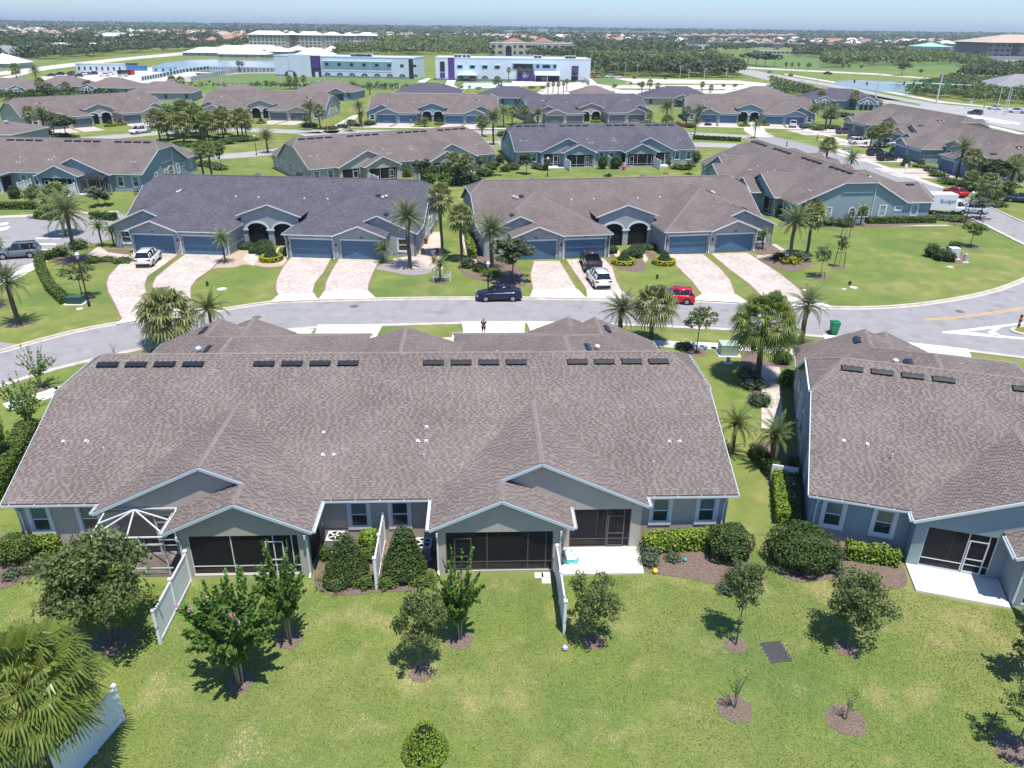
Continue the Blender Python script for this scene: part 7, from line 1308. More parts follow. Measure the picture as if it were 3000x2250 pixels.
# ------------------------------------------------------------------ school, offices, apartments
PUR = mat('purple_wall', (.085, .050, .21), .7); PURD = mat('dark_purple_wall', (.045, .04, .09), .7); BANDG = mat('grey_blue_band', (.40, .47, .54), .7); TEALT = mat('teal_awning', (.42, .62, .66), .6); BASEG = mat('wall_base_grey', (.20, .25, .27), .8); FW = mat('school_wall', (.62, .68, .76), .8, col2=(.58, .64, .72), scale=.2)
class Facade:
    """a building whose long face runs between two photo ground points"""
    def __init__(s, name, label, cat, a, c, h, dep, wall, roof, group=None):
        A = Vector(G(*a)); C = Vector(G(*c)); d = C - A; s.L = d.length; s.h = h; s.t = thing(name, label, cat, (*A, 0), math.atan2(d.y, d.x), group); s.dep = dep; s.M = {}
        b = MB(); b.box(0, s.L, 0, dep, 0, h); b.build('wall', wall, s.t); b = MB(); b.box(.3, s.L - .3, .3, dep - .3, h - .02, h + .03); b.build('roof', roof, s.t); b = MB(); b.box(-.1, s.L + .1, -.1, .25, h, h + .5); b.box(-.1, s.L + .1, dep - .25, dep + .1, h, h + .5); b.box(-.1, .25, .25, dep - .25, h, h + .5); b.box(s.L - .25, s.L + .1, .25, dep - .25, h, h + .5); b.build('parapet', wall, s.t)
    def panel(s, n, f0, f1, z0, z1, m, out=.12, y=0):
        k = (n, round((f1 - f0) * s.L, 1), round(z1 - z0, 1), m.name, out)
        if k not in s.M: b = MB(); b.box(0, (f1 - f0) * s.L, -out, .02, 0, z1 - z0); s.M[k] = b.mesh(n, m)
        return put(n, s.M[k], s.t, (f0 * s.L, y, z0))
    def arch(s, f, z0, r, m=DARK, out=.14):
        k = ('arch', r)
        if k not in s.M: b = MB(); b.prism([(r * math.cos(math.pi * i / 12), 0, r * .85 * math.sin(math.pi * i / 12)) for i in range(13)], (0, -out, 0)); s.M[k] = b.mesh('arched_window', m)
        o = put('arched_window', s.M[k], s.t, (f * s.L, 0, z0))
        q = MB(); q.box(-.06, .06, -out - .04, -out, 0, r * .8); q.box(-r, r, -out - .04, -out, 0, .12); q.box(-r * .9, r * .9, -out - .04, -out, r * .4, r * .4 + .08); put('muntin', s.M.setdefault(('mt', r), q.mesh('muntin', TRIM_W)), o); return o
S1 = Facade('school_building', 'left white school building with arches and one purple bay', 'school', (808, 223), (1212, 232), HT(1000, 228, 168), 22, FW, R_WH)
L1 = lambda u: (u - 808) / 404.0; h1 = S1.h
b = MB(); b.box(L1(852) * S1.L, L1(917) * S1.L, -.6, 14, 0, h1 + 1.0); b.build('wall', FW, S1.t); S1.panel('base_band', 0, 1, 0, .9, BASEG, .16)
S1.panel('purple_bay', L1(917), L1(945), 0, h1 + .4, PURD, .5); S1.panel('purple_bay', L1(921), L1(941), h1 * .45, h1 - .2, PUR, .6); S1.panel('door', L1(928), L1(938), 0, 2.6, TRIM_W, .62)
S1.arch(L1(855), .0, 3.6).location.y = -.62; S1.panel('door', L1(848), L1(862), 0, 2.5, TRIM_W, .85)
for i in range(8): 
    f = L1(963 + i * 36.2); S1.arch(f, .9, 1.75)
    S1.panel('window', f - .012, f + .012, h1 * .58, h1 * .58 + 1.3, DARK, .14)
for z, dz in ((h1 * .30, .35), (h1 * .42, .35), (h1 * .54, .12)): S1.panel('stripe', L1(948), L1(1150), z, z + dz, BANDG, .05)
S1.panel('canopy', L1(950), L1(1152), h1 * .80, h1 * .80 + .2, TEALT, .9); S1.panel('stair_window', L1(1200), L1(1212), .2, h1 - .3, DARK, .2)
def roof_units(F_, fs, m=None):
    for f in fs:
        b = MB(); b.box(-1.1, 1.1, -1, 1, 0, 1.7); o = put('roof_unit', F_.M.setdefault('ru', b.mesh('roof_unit', GALV)), F_.t, (f * F_.L, 6, F_.h)); q = MB(); q.box(-.8, .8, -1.03, -1.0, .4, 1.4); put('louver', F_.M.setdefault('rl', q.mesh('louver', DARK)), o)
roof_units(S1, [L1(u) for u in (1030, 1040, 1048, 1056, 1064, 1072, 1082)]); 
S2 = Facade('school_building', 'right white school building with purple strip and blue canopies', 'school', (1277, 235), (1728, 240), HT(1500, 238, 173), 24, FW, R_WH)
L2 = lambda u: (u - 1277) / 451.0; h2 = S2.h; S2.panel('base_band', 0, 1, 0, .9, BASEG, .16); S2.panel('purple_strip', L2(1314), L2(1332), 0, h2 + .3, PUR, .3)
S2.panel('window', L2(1290), L2(1304), 1.2, 3.6, PUR, .15); S2.panel('window', L2(1290), L2(1304), 4.2, h2 - 1.6, DARK, .15)
for i in range(4): f = L2(1348 + i * 36.2); S2.arch(f, .9, 1.75); S2.panel('window', f - .014, f + .014, h2 * .56, h2 * .56 + 1.3, DARK, .14); S2.panel('lintel', f - .02, f + .02, h2 * .56 + 1.5, h2 * .56 + 1.7, TEALT, .5)
S2.panel('dark_opening', L2(1503), L2(1560), h2 * .55, h2 * .78, DARK, .1); S2.panel('purple_wall', L2(1515), L2(1563), 0, h2 * .53, PUR, .3); S2.panel('window', L2(1570), L2(1578), h2 * .6, h2 * .75, DARK, .14); S2.panel('window', L2(1588), L2(1610), h2 * .6, h2 * .75, DARK, .14); S2.panel('window', L2(1620), L2(1628), h2 * .6, h2 * .75, DARK, .14); S2.panel('canopy', L2(1500), L2(1630), h2 * .80, h2 * .80 + .2, TEALT, .9)
S2.panel('entrance', L2(1565), L2(1640), 0, 2.8, PURD, .4); S2.panel('door', L2(1585), L2(1603), 0, 2.2, GLASS2, .5); S2.panel('window', L2(1673), L2(1693), .5, 2.8, DARK, .15); S2.panel('window', L2(1673), L2(1693), 3.2, h2 * .72, PUR, .15); roof_units(S2, [L2(u) for u in (1335, 1346, 1360, 1372, 1569, 1580, 1660, 1671, 1681)])
b = MB(); x0, x1 = L2(1565) * S2.L, L2(1638) * S2.L; b.prism([(x0, -.3, 4.9), (x0, -5.5, 3.1), (x1, -5.5, 3.1), (x1, -.3, 4.9)], (0, 0, .15)); b.build('canopy', TEALT, S2.t); b = MB(); [b.bar((x, -5.4, 0), (x, -5.4, 3.1), .2, .2) for x in (x0 + .2, (x0 + x1) / 2, x1 - .2)]; b.build('column', GALV, S2.t)
q = MB(); q.lathe([(1.25, 0), (1.45, 0)], n=24); q.lathe([(.001, 0), (.5, 0)], (0, .1, 0), 10); q.lathe([(.001, .01), (.35, .01)], (-.55, -.35, 0), 8); q.lathe([(.001, .01), (.35, .01)], (.55, -.35, 0), 8); o = q.build('emblem', TRIM_W, S2.t, loc=(L2(1540) * S2.L, -.34, h2 * .27)); o.rotation_euler = (math.pi / 2, 0, 0)
x, y = G(1371, 235); t = thing('shade_canopy', 'pale blue fabric shade canopy over the school playground', 'shade canopy', (x, y - 6, 0)); b = MB(); hip_roof(b, 9.5, 6, 2.9, 4.8); b.build('canopy', TEALT, t); b = MB(); [b.bar((sx * 4.5, sy * 2.8, 0), (sx * 4.5, sy * 2.8, 2.9), .15, .15) for sx in (-1, 1) for sy in (-1, 1)]; b.build('post', GALV, t)
x, y = G(1385, 242); t = thing('playground_slide', 'purple and red playground frame under the shade canopy', 'playground', (x, y, 0)); b = MB(); b.box(-1, 1, -1, 1, 1.2, 1.35); [b.bar((sx, sy, 0), (sx, sy, 2.4), .12, .12) for sx in (-1, 1) for sy in (-1, 1)]; b.build('tower', mat('play_red', (.4, .03, .04)), t); b = MB(); b.prism([(1, -.4, 1.3), (3.4, -.4, .1), (3.4, .4, .1), (1, .4, 1.3)], (0, 0, .1)); b.build('slide', PUR, t)
for u, vb, vt in [(653, 262, 180), (668, 250, 186), (676, 262, 168), (768, 262, 168), (825, 258, 212), (953, 262, 170), (1086, 240, 168), (1122, 238, 158), (1225, 246, 190), (1238, 244, 182), (1716, 246, 196), (1724, 246, 196), (1740, 226, 180), (1830, 226, 184), (1866, 226, 192), (1828, 240, 0), (1991, 236, 195), (2016, 238, 206), (2062, 240, 202), (2126, 238, 200), (2136, 245, 224), (2198, 248, 206), (2345, 268, 236), (2290, 262, 226)]:
    if vt: x, y = G(u, vb); h = min(14, HT(u, vb, vt)); b = MB(); b.bar((0, 0, 0), (0, 0, h), .16, .16); t = thing('light_pole', 'slim grey light pole on the school grounds', 'light pole', (x, y, 0), 0, 'light poles of the school grounds'); b.build('pole', GALV, t); b = MB(); b.bar((-1, 0, h), (1, 0, h), .35, .15); b.build('lamp_head', GALV, t)
def building(name, label, cat, u0, u1, vb, vt, wall, roof, floors, cols, dep=16, kind='flat', group=None, hmax=60, over=1.2):
    A = Vector(G(u0, vb)); C = Vector(G(u1, vb + (u1 - u0) * ROLL)); h = min(hmax, HT((u0 + u1) / 2, vb, vt)); F_ = Facade(name, label, cat, (u0, vb), (u1, vb + (u1 - u0) * ROLL), h * (.86 if kind != 'flat' else 1), dep, wall, roof, group)
    if kind != 'flat': b = MB(); hip_roof(b, F_.L, dep, F_.h + .5, h + 1.2 + dep * .06, ov=over); b.build('roof', roof, F_.t, loc=(F_.L / 2, dep / 2, 0))
    for r in range(floors):
        for c in range(cols): f = (c + .5) / cols; w_ = .28 / cols; z = F_.h * (r + .35) / floors; F_.panel('window', f - w_ * (.5 if name == 'container' else 1), f + w_ * (.5 if name == 'container' else 1), z, z + F_.h / floors * .38, DARK, .15)
    return F_
for i, (u0, u1, vb, vt) in enumerate([(732, 838, 141, 96), (842, 868, 139, 97), (870, 942, 139, 98), (945, 1000, 138, 99), (1003, 1040, 137, 100), (1044, 1104, 136, 100)]): building('apartment_block', ['white roofed apartment wing at the left end of the long block', 'narrow brown recess of the long apartment block', 'white roofed apartment wing with dark balconies', 'apartment wing left of the middle gap', 'narrow apartment wing right of the middle gap', 'apartment wing at the right end of the long block'][i], 'apartments', u0, u1, vb, vt, WF if i != 1 else plain('wall_umber', (.2, .14, .12)), R_WH, 4, max(2, int((u1 - u0) / 11)), 18, 'hip', group='wings of the long apartment block')
for i, (u0, u1, vr, zr) in enumerate([(552, 660, 138, 7), (628, 740, 133, 7), (690, 820, 131, 7), (655, 782, 142, 7), (786, 850, 136, 7), (845, 900, 133, 7), (900, 935, 138, 7), (875, 972, 140, 8), (955, 990, 134, 7), (60, 0, 0, 0)]):
    if u0 < u1: hip_home(u0, u1, vr, R_WH, WG, 'white hipped roof house beyond the pond', zr, 22, 0, (), False, 'white roofed houses beyond the pond')
for i, (u0, u1, vr) in enumerate([(-60, 66, 133), (-40, 55, 156), (128, 232, 125), (235, 310, 125)]): hip_home(u0, u1, vr, R_WH if i != 0 else R_GY, WG, 'white roofed house behind the left treeline', 8, 24, .1, (), False, 'white roofed houses behind the left treeline')
building('white_hall', 'long white roofed hall with cupola at the left horizon', 'hall', 112, 240, 130, 110, WF, R_WH, 1, 10, 30, 'hip'); building('white_hall', 'long white roofed hall right of the first hall', 'hall', 268, 392, 128, 103, WF, R_WH, 1, 10, 30, 'hip')
building('office_building', 'beige bank office with a central arch between trees', 'office', 1435, 1678, 163, 127, WF, R_WH, 2, 12, 40); 
for u0, u1, vr, lb in [(1475, 1535, 110, 'left red pyramid roof on the beige office'), (1565, 1620, 110, 'right red pyramid roof on the beige office')]:
    x, y = G((u0 + u1) / 2, vr, 15); k = math.hypot(y, CAM_H) / F_PX; w_ = (u1 - u0) * k; t = thing('pyramid_roof', lb, 'roof pavilion', (x, y, 0)); b = MB(); hip_roof(b, w_, w_, 10.5, 15); b.build('roof', R_OR2, t); b = MB(); b.box(-w_ / 2, w_ / 2, -w_ / 2, w_ / 2, 0, 10.5); b.build('wall', WF, t)
x, y = G(1490, 164); t = thing('arch_portal', 'tall pale arch at the beige office entrance', 'entrance arch', (x, y - 1.5, 0)); b = MB(); P_ = [(-5, 0, 0), (-3, 0, 0)] + [(3 * math.cos(math.pi * (1 - k / 10)), 0, 6.5 + 3 * math.sin(math.pi * k / 10)) for k in range(11)] + [(3, 0, 0), (5, 0, 0), (5, 0, 11.5), (-5, 0, 11.5)]; b.prism(P_, (0, 1.2, 0)); b.build('portal', WF, t); b = MB(); b.box(-3, 3, 1.3, 1.4, 0, 9); b.build('glazing', DARK, t)
for u0, u1, vr, lb in [(1358, 1392, 134, 'orange roofed drive-through pavilion'), (1860, 1950, 159, 'long orange roof above the dark wood'), (1412, 1458, 113, 'orange roof left of the beige office'), (1180, 1238, 107, 'salmon roof among trees'), (1293, 1335, 107, 'pink roof right of the salmon roof'), (1345, 1400, 112, 'grey pink roof left of the orange roofs'), (1250, 1285, 104, 'grey roof between salmon roofs')]: hip_home(u0, u1, vr, R_OR2 if 'orange' in lb else (R_TN if 'salmon' in lb else R_OR), WF, lb, 7.5, 22, 0, (), False, 'houses around the beige office')
building('office_building', 'pink block on the horizon, wider of two', 'office', 1036, 1091, 88, 73, plain('wall_pinkish', (.55, .45, .42)), R_WH, 3, 10, 40); building('office_building', 'cream block on the horizon, narrower of two', 'office', 1099, 1132, 88, 74, WF, R_WH, 3, 6, 40)
for i in range(11): u0 = 1478 + i * 33; building('apartment_block', 'white apartment block in the long row on the horizon', 'apartments', u0, u0 + 30, 105 + i * .25, 89 + i * .3 - (6 if i == 3 else 0), WW, R_WH, 4, 6, 22, 'flat', 'white apartment blocks on the horizon')
for i, (u0, u1, vb, vt) in enumerate([(1811, 1845, 108, 87), (1846, 1900, 108, 92), (1902, 1965, 110, 93)]): building('apartment_block', ['tall pale tower at the right end of the horizon row', 'white stepped block right of the pale tower', 'greenish white block right of the stepped block'][i], 'apartments', u0, u1, vb, vt, WW if i else WF, R_WH, 5, 7, 25)
for i, u0 in enumerate(range(1995, 2330, 28)): building('townhouse', 'orange roofed townhouse in the long horizon row', 'townhouse', u0, u0 + 27, 122, 102 - (2 if i % 2 else 0), WW, R_OR, 2, 4, 22, 'hip', 'orange roofed townhouses', over=2.2)
for i, u0 in enumerate(range(2080, 2560, 24)): building('townhouse', 'grey roofed townhouse in the nearer horizon row', 'townhouse', u0, u0 + 22, 138 + (i % 3), 123 + (i % 3) + i * .35, WG if i % 2 else WF, [R_GY, R_BR, R_OR2][i % 3], 2, 3, 20, 'hip', 'grey roofed townhouses', over=1.5)
building('warehouse', 'white warehouse left of the green field', 'warehouse', 1990, 2076, 149, 131, WW, R_WH, 1, 5, 30); building('long_shed', 'pale long roof between the dark oaks and the townhouses', 'shed', 2225, 2400, 157, 150, WG, R_WH, 1, 14, 30)
F_ = building('church_hall', 'grey hall with a pale green metal roof', 'hall', 2700, 2782, 160, 134, plain('wall_bluegrey', (.38, .46, .55)), plain('roof_mint', (.35, .58, .48)), 1, 3, 40, 'hip')
H_ = building('hospital', 'large grey stone medical building with tan hipped roof at the right edge', 'hospital', 2884, 3160, 183, 118, plain('wall_stone', (.30, .28, .31)), plain('roof_sand', (.50, .40, .32)), 4, 16, 60, 'hip', over=4); H_.panel('glass_bay', .26, .32, 3, H_.h, GLASS, .8); H_.panel('podium', -.05, 1, 0, H_.h * .34, plain('wall_podium', (.36, .37, .44)), 6); [H_.panel('pilaster', f, f + .006, H_.h * .34, H_.h, WG, .6) for f in (.03, .12, .24, .34)]
hip_home(2905, 3080, 177, R_TN, WG, 'tan roofed low building before the medical building', 7, 26, -.1, (), False, 'low buildings at the right edge'); hip_home(2905, 3120, 217, R_GY, WG, 'slate grey roof above the right thicket', 8, 26, -.1, (), False, 'low buildings at the right edge')
for u0, u1, vb, vt, m_, r_, lb, n in [(226, 362, 213, 188, WW, R_WH, 'long white site trailer with small windows', 8), (340, 424, 207, 195, mat('container_blue', (.08, .22, .42), .6), R_GY, 'blue shipping container row', 0), (447, 512, 212, 197, mat('container_pale', (.35, .50, .65), .6), R_GY, 'pale blue container by the lot fence', 3), (345, 373, 221, 209, DARK, R_GY, 'dark container beside the red one', 0), (374, 386, 220, 207, mat('container_red', (.5, .05, .03), .6), R_GY, 'small red container in the trailer lot', 0), (368, 396, 194, 187, mat('container_navy', (.12, .17, .25), .6), R_GY, 'navy container behind the blue row', 0)]:
    building('container', lb, 'container', u0, u1, vb, vt, m_, r_, 1 if n else 0, n, 4)
def post_fence(pts, n, h, label, m, infill, group=None):
    P_ = [Vector(G(*p)) for p in pts]; t = thing('lot_fence', label, 'fence', (*P_[0], 0), 0, group); b = MB()
    for k in range(n + 1):
        f = k / n * (len(P_) - 1); i = min(int(f), len(P_) - 2); p = P_[i].lerp(P_[i + 1], f - i) - P_[0]; b.box(p.x - .25, p.x + .25, p.y - .25, p.y + .25, 0, h)
    b.build('post', m, t)['kind'] = 'stuff'; c = MB()
    for a, q in zip(P_[:-1], P_[1:]): c.bar((*(a - P_[0]), h * .5), (*(q - P_[0]), h * .5), .06, h * .8)
    c.build('panel', infill, t)
MESHF = screen_mat('chain_link', (.12, .13, .13), .55)
post_fence([(415, 238), (470, 228), (540, 213), (614, 204)], 22, 2.2, 'white pillared fence with dark green panels round the trailer lot', VINYL, mat('fence_green', (.05, .12, .10))); post_fence([(560, 240), (640, 223), (700, 212), (815, 212)], 30, 2.4, 'chain link fence beside the far service road', GALV, MESHF); post_fence([(615, 206), (700, 207), (812, 209)], 20, 2.2, 'chain link fence along the pond edge', GALV, MESHF); post_fence([(1705, 232), (1727, 252)], 9, 2.4, 'white posted dark fence at the school corner', VINYL, DARK); post_fence([(620, 252), (900, 256), (1240, 262)], 40, 1.5, 'dark mesh fence behind the back row homes', GALV, MESHF)
def mast(u, vb, vt, arms, label):
    x, y = G(u, vb); h = HT(u, vb, vt); t = thing('traffic_mast', label, 'traffic light', (x, y, 0), 0); b = MB(); b.tube([(0, 0, 0), (0, 0, h)], [.35, .2], 10); b.build('pole', GALV, t); k = math.hypot(y, CAM_H) / F_PX
    for du, z0, z1, n in arms:
        L_ = du * k; b = MB(); b.tube([(0, 0, z0), (L_, 0, z1)], [.2, .1], 8); b.build('arm', GALV, t)
        for i in range(n): f = .45 + .5 * i / max(1, n - 1); s = MB(); s.box(L_ * f - .25, L_ * f + .25, -.3, 0, z0 + (z1 - z0) * f - 1.2, z0 + (z1 - z0) * f + .1); s.build('signal_head', LAMP, t)
    return t
t = mast(2742, 304, 215, [(-105, 7.2, 7.9, 3), (92, 7.2, 6.9, 3)], 'tall traffic light mast with green street sign at the intersection'); b = MB(); b.box(-7, -3.5, -.2, -.12, 7.0, 7.7); b.box(1.5, 4, -.2, -.12, 7.0, 7.7); b.build('street_name_sign', mat('sign_green', (.03, .25, .16)), t)
mast(2564, 292, 216, [(145, 6.2, 6.4, 0), (-70, 6.0, 7.5, 2)], 'traffic light mast left of the intersection')
for u, vb, vt, dx, lb in [(2393, 252, 205, 4, 'curved arm road light left of the pond'), (2479, 257, 216, 4, 'curved arm road light at the pond corner'), (2917, 330, 245, -5, 'leftmost of three leaning road lights at the crossing'), (2940, 337, 250, -4, 'middle of three leaning road lights at the crossing'), (2946, 338, 252, -5, 'rightmost of three leaning road lights at the crossing')]:
    x, y = G(u, vb); h = HT(u, vb, vt); b = MB(); b.tube([(0, 0, 0), (0, 0, h * .9), (dx * .3, 0, h)], [.16, .12, .09], 8); c = MB(); c.bar((dx * .3, 0, h), (dx, 0, h + .4), .12, .12); c.box(*sorted((dx, dx * 1.25)), -.3, .3, h + .3, h + .5); simple('road_light', [('pole', b, GALV), ('arm', c, GALV)], lb, 'street light', x, y)
# ------------------------------------------------------------------ woods: single trees that can be told apart, the rest as stuff
for u, vb, vt, wx, lb in [(2190, 190, 150, 62, 'dark spreading oak, left of the pair on the green field'), (2215, 192, 152, 50, 'dark oak beside the left oak on the green field'), (2240, 195, 152, 62, 'largest dark oak in the middle of the green field'), (2268, 196, 155, 46, 'dark oak at the right of the field clump')]: oak(u, vb, vt, wx, lb, m='dark', ring=0, n=900, size=.13, dens=40)
grove('oak', [(2300, 208, 178, 14), (2318, 207, 180, 12), (2337, 206, 180, 13), (2365, 208, 181, 14), (2372, 206, 182, 12), (2468, 205, 184, 14), (2485, 206, 186, 14), (2520, 208, 188, 14)], 'slender young tree in the row on the green field edge', 'young trees on the green field', n=220, size=.22)
oak(2640, 222, 180, 56, 'tall dark cypress like tree before the meadow', m='dark', ring=0, n=700, size=.14); oak(2695, 225, 200, 20, 'rust tinted small tree on the meadow', ring=0, n=300, size=.2); oak(2790, 230, 212, 34, 'flat topped bush on the meadow', ring=0, n=400, size=.18, m='far')
def clump_quads(P_, R_, per, flat=.8, sz=.55):
    """tree crowns as loose leaf clusters: centres P_ (n, 2), radii R_"""
    n = len(P_); g = rng; d = nrm(g.normal(size=(n * per, 3))); d[:, 2] = np.abs(d[:, 2]) * 1.0 - .12; R3 = np.repeat(R_, per)[:, None]; C = np.repeat(np.c_[P_, R_ * .85], per, 0) + d * R3 * np.array([1, 1, flat]) * g.uniform(.65, 1.05, (n * per, 1))
    return leaf_quads(C, d + g.normal(size=d.shape) * .35 + np.array([0, 0, .3]), R3[:, 0] * sz * g.uniform(.6, 1.2, n * per), 1.25)
def wood(name, label, poly, n, r, m, per=34, sz=.42, flat=.9, kind='stuff'):
    W_ = np.array([G(*p) for p in poly]); u = np.array(poly, float); u0, u1 = u[:, 0].min(), u[:, 0].max(); v0, v1 = u[:, 1].min(), u[:, 1].max(); pts = []
    lo, hi = W_.min(0), W_.max(0); tries = 0
    while len(pts) < n and tries < 60:
        tries += 1; q = rng.uniform(lo, hi, (n * 3, 2))
        ins = np.zeros(len(q), bool); j = len(W_) - 1
        for i in range(len(W_)):
            a, c = W_[i], W_[j]; cond = ((a[1] > q[:, 1]) != (c[1] > q[:, 1])) & (q[:, 0] < (c[0] - a[0]) * (q[:, 1] - a[1]) / (c[1] - a[1] + 1e-9) + a[0]); ins ^= cond; j = i
        pts += list(q[ins])
    pts = np.array(pts[:n]); R_ = r * rng.uniform(.65, 1.3, len(pts)); o = put(name, quads_mesh(name, clump_quads(pts, R_, per, flat, sz), m)); tag(o, label, None, None, kind); return o
wood('woods', 'dark tree belt right of the school', [(1732, 222), (1760, 196), (2090, 198), (2165, 214), (2168, 228), (2000, 228)], 420, 4.6, F_DOAK, 60, .34); wood('woods', 'green trees behind the school', [(1710, 178), (2080, 178), (2150, 205), (1740, 200)], 500, 4.6, F_OAK, 50, .34)
wood('woods', 'treeline left', [(70, 174), (70, 158), (360, 150), (620, 140), (640, 145), (420, 155), (180, 176)], 300, 4.6, F_DOAK, 46, .36); wood('woods', 'trees by apartments', [(640, 142), (640, 122), (728, 122), (722, 142)], 70, 5, F_DOAK, 40); wood('woods', 'wood left of beige office', [(985, 163), (990, 146), (1240, 145), (1240, 162)], 300, 5.0, F_OAK, 40); wood('woods', 'far left trees', [(-60, 172), (-60, 150), (120, 146), (120, 172)], 130, 5, F_DOAK, 44); wood('woods', 'trees left of the halls', [(-60, 148), (-60, 128), (110, 122), (420, 116), (640, 118), (640, 126), (400, 134), (120, 142)], 330, 7, F_DOAK, 34); wood('woods', 'trees right of apartments', [(1105, 145), (1105, 118), (1440, 118), (1440, 148)], 330, 7, F_OAK, 36); wood('woods', 'trees by the lots', [(1985, 166), (1985, 128), (2200, 140), (2200, 150)], 120, 5, F_DOAK, 36)
wood('woods', 'trees before office', [(1240, 160), (1240, 148), (1440, 150), (1440, 166)], 160, 4.5, F_OAK, 40); wood('woods', 'trees before office', [(1560, 172), (1560, 166), (2000, 170), (2100, 182), (1760, 180)], 330, 5, F_DOAK, 40)
wood('woods', 'grove right of office', [(1690, 168), (1690, 140), (2000, 142), (2000, 168)], 420, 6, F_DOAK, 34); wood('woods', 'thicket by the intersection', [(2650, 282), (2680, 258), (2760, 238), (2960, 240), (3100, 255), (3100, 312), (2860, 302), (2760, 288)], 900, 2.2, F_FAR2, 60, .30); wood('woods', 'brush beyond the meadow', [(2420, 200), (2400, 160), (2650, 160), (2880, 175), (2890, 210), (2780, 190), (2560, 195)], 700, 4.5, F_OAK, 36); wood('woods', 'trees round the hospital', [(2800, 232), (2880, 205), (3060, 205), (3060, 236), (2900, 236)], 200, 4.0, F_DOAK, 46); wood('woods', 'trees beyond the field', [(2330, 170), (2330, 152), (2640, 160), (2640, 172)], 260, 5.0, F_DOAK, 36)
wood('woods', 'brush behind the back row', [(2240, 270), (2260, 254), (2420, 280), (2420, 292)], 90, 1.8, F_FAR2, 50, .34); wood('woods', 'shrubs of the back row left', [(0, 300), (10, 286), (330, 274), (340, 282)], 90, 1.6, F_SHR, 50, .34); wood('woods', 'shrubs of the back row', [(560, 262), (565, 256), (1250, 260), (1250, 266)], 60, 1.5, F_SHR, 40, .34)
# the plain to the horizon
def band(v0, v1, n, r, m, per, sz=.6):
    y0 = G(1500, v1)[1]; y1 = G(1500, v0)[1] if v0 > V0 + 3 else 14000; t = rng.random(n); y = 1 / (1 / y0 + (1 / y1 - 1 / y0) * t); x = rng.uniform(-.78, .78, n) * y; s = rng.random(n); cl = np.sin(x / 140 + np.sin(y / 170) * 2) + np.sin(y / 120 + x / 300) + rng.normal(size=n) * .8; k = cl > -.7
    P_ = np.c_[x, y][k]; R_ = (r * rng.uniform(.6, 1.3, n)[k]) * np.maximum(1, P_[:, 1] / 2500) ** .35
    tag(put('woods', quads_mesh('woods', clump_quads(P_, R_, per, .75, sz), m)), kind='stuff')
band(118, 142, 1000, 5.5, F_DOAK, 34, .5); band(104, 128, 4200, 7, F_FAR, 20); band(94, 110, 9000, 9, F_FAR, 12, .8); band(84, 98, 15000, 13, F_FAR, 8, 1.1)
# a landfill rise and the low skyline behind everything
b = MB(); b.lathe([(900, 0), (500, 42), (200, 58), (.1, 60)], n=24); tag(b.build('hill', FIELD, loc=(G(400, 84)[0] * .9, 9000, -5)), kind='structure')
# houses of the plain: the larger ones singly, the rest as stuff
hm = {}
for i, (rf, wl) in enumerate([(R_OR, WF), (R_OR2, WF), (R_TN, WF), (R_GY, WG), (R_BR, WG)]):
    b = MB(); b.box(-9, 9, -7, 7, 0, 4.5, 0); hip_roof(b, 18, 14, 4.5, 8.5, 1, 1.0); hm[i] = b.mesh('house', [wl, rf])
def far_home(u, v, i, s, rz): x, y = G(u, v); o = put('house', hm[i], None, (x, y, 0), rz, s); tag(o, ['small orange roofed house on the wooded plain', 'small terracotta roofed house on the wooded plain', 'small tan roofed house on the wooded plain', 'small grey roofed house on the wooded plain', 'small brown roofed house on the wooded plain'][i], 'house', ['orange', 'terracotta', 'tan', 'grey', 'brown'][i] + ' roofed houses of the plain')
g = random.Random(5)
for _ in range(190):
    u = g.choice([g.uniform(0, 1000), g.uniform(350, 800), g.uniform(1980, 2700), g.uniform(1000, 3000)]); v = g.uniform(98, 128) if u < 1000 else g.uniform(104, 140)
    if 1430 < u < 1690 or (730 < u < 1110 and v < 110): continue
    if 1000 < u < 1900 and g.random() < .6: continue
    far_home(u, v, g.choice([0, 0, 1, 2, 3, 4] if u < 1000 else [0, 1, 2, 3, 3, 4]), g.uniform(.95, 1.4), g.uniform(-.4, .4))
b = MB()
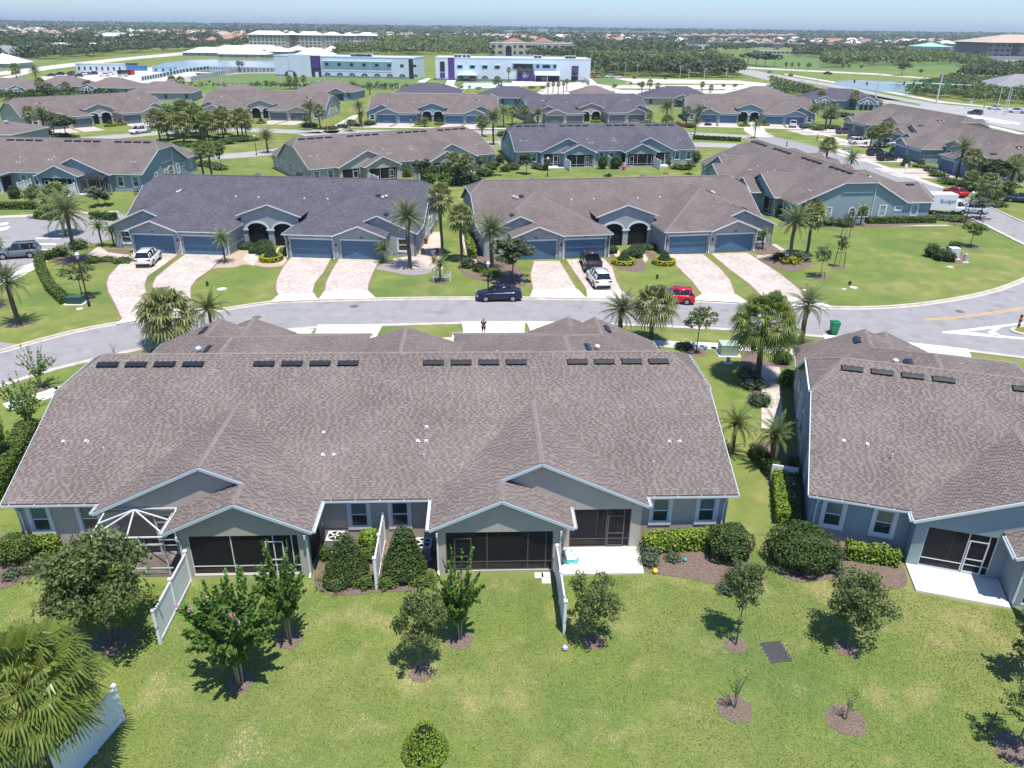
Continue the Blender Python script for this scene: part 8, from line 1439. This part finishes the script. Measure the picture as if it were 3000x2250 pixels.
for _ in range(800):
    y = 1 / g.uniform(1 / 8000, 1 / 1500); x = g.uniform(-.75, .75) * y; s = g.uniform(8, 15) * (1 if y < 4000 else 1.7); hz = g.uniform(5, 8); b.box(x - s, x + s, y - 8, y + 8, 0, hz, 3); q = MB(); hip_roof(q, 2 * s, 16, hz, hz + 5, g.choice([0, 0, 1, 1, 2]), 1); i0 = len(b.v); b.v += [(a + x, c + y, d_) for a, c, d_ in q.v]; b.f += [tuple(k + i0 for k in f) for f in q.f]; b.m += q.m
o = b.build('rooftops', [R_OR, R_TN, R_WH, WF]); tag(o, kind='stuff')
for u, vt in [(1083, 62), (1158, 64), (1594, 62), (929, 50), (2072, 76), (2132, 78)]:
    x, y = G(u, 90); h = min(90, HT(u, 90, 80)) ; b = MB(); k = y / F_PX; b.bar((0, 0, 0), (0, 0, 25 + (84 - vt) * k), 1.2, 1.2); t = thing('radio_mast', 'hair thin radio mast above the horizon', 'mast', (x, y, 0), 0, 'radio masts on the horizon'); b.build('mast', GALV, t)

# ------------------------------------------------------------------ air
hz = MB(); hz.box(-22000, 22000, -400, 39000, -2, 130); hm_ = bpy.data.materials.new('haze'); hm_.use_nodes = True; N = hm_.node_tree.nodes; N.remove(N['Principled BSDF']); pv = N.new('ShaderNodeVolumePrincipled'); pv.inputs['Color'].default_value = (.78, .91, 1, 1); pv.inputs['Density'].default_value = HAZE; pv.inputs['Anisotropy'].default_value = 0.2
hm_.node_tree.links.new(pv.outputs[0], N['Material Output'].inputs['Volume']); tag(hz.build('haze', hm_), kind='stuff')
# ------------------------------------------------------------------ alike things in one group: say which, counted across the photograph
ORD = 'first second third fourth fifth sixth seventh eighth ninth tenth eleventh twelfth thirteenth fourteenth fifteenth sixteenth seventeenth eighteenth nineteenth twentieth'.split()
bpy.context.view_layer.update(); dd = {}
for o in COL.objects:
    if o.parent is None and o.get('label') and o.get('category'): dd.setdefault(o['label'], []).append(o)
for lb, L_ in dd.items():
    if 1 < len(L_) <= 20 and len(lb.split()) <= 11:
        L_.sort(key=lambda o: PX(*o.matrix_world.translation)[0])
        for i, o in enumerate(L_): o['label'] = lb + ', ' + ORD[i] + ' from the left'
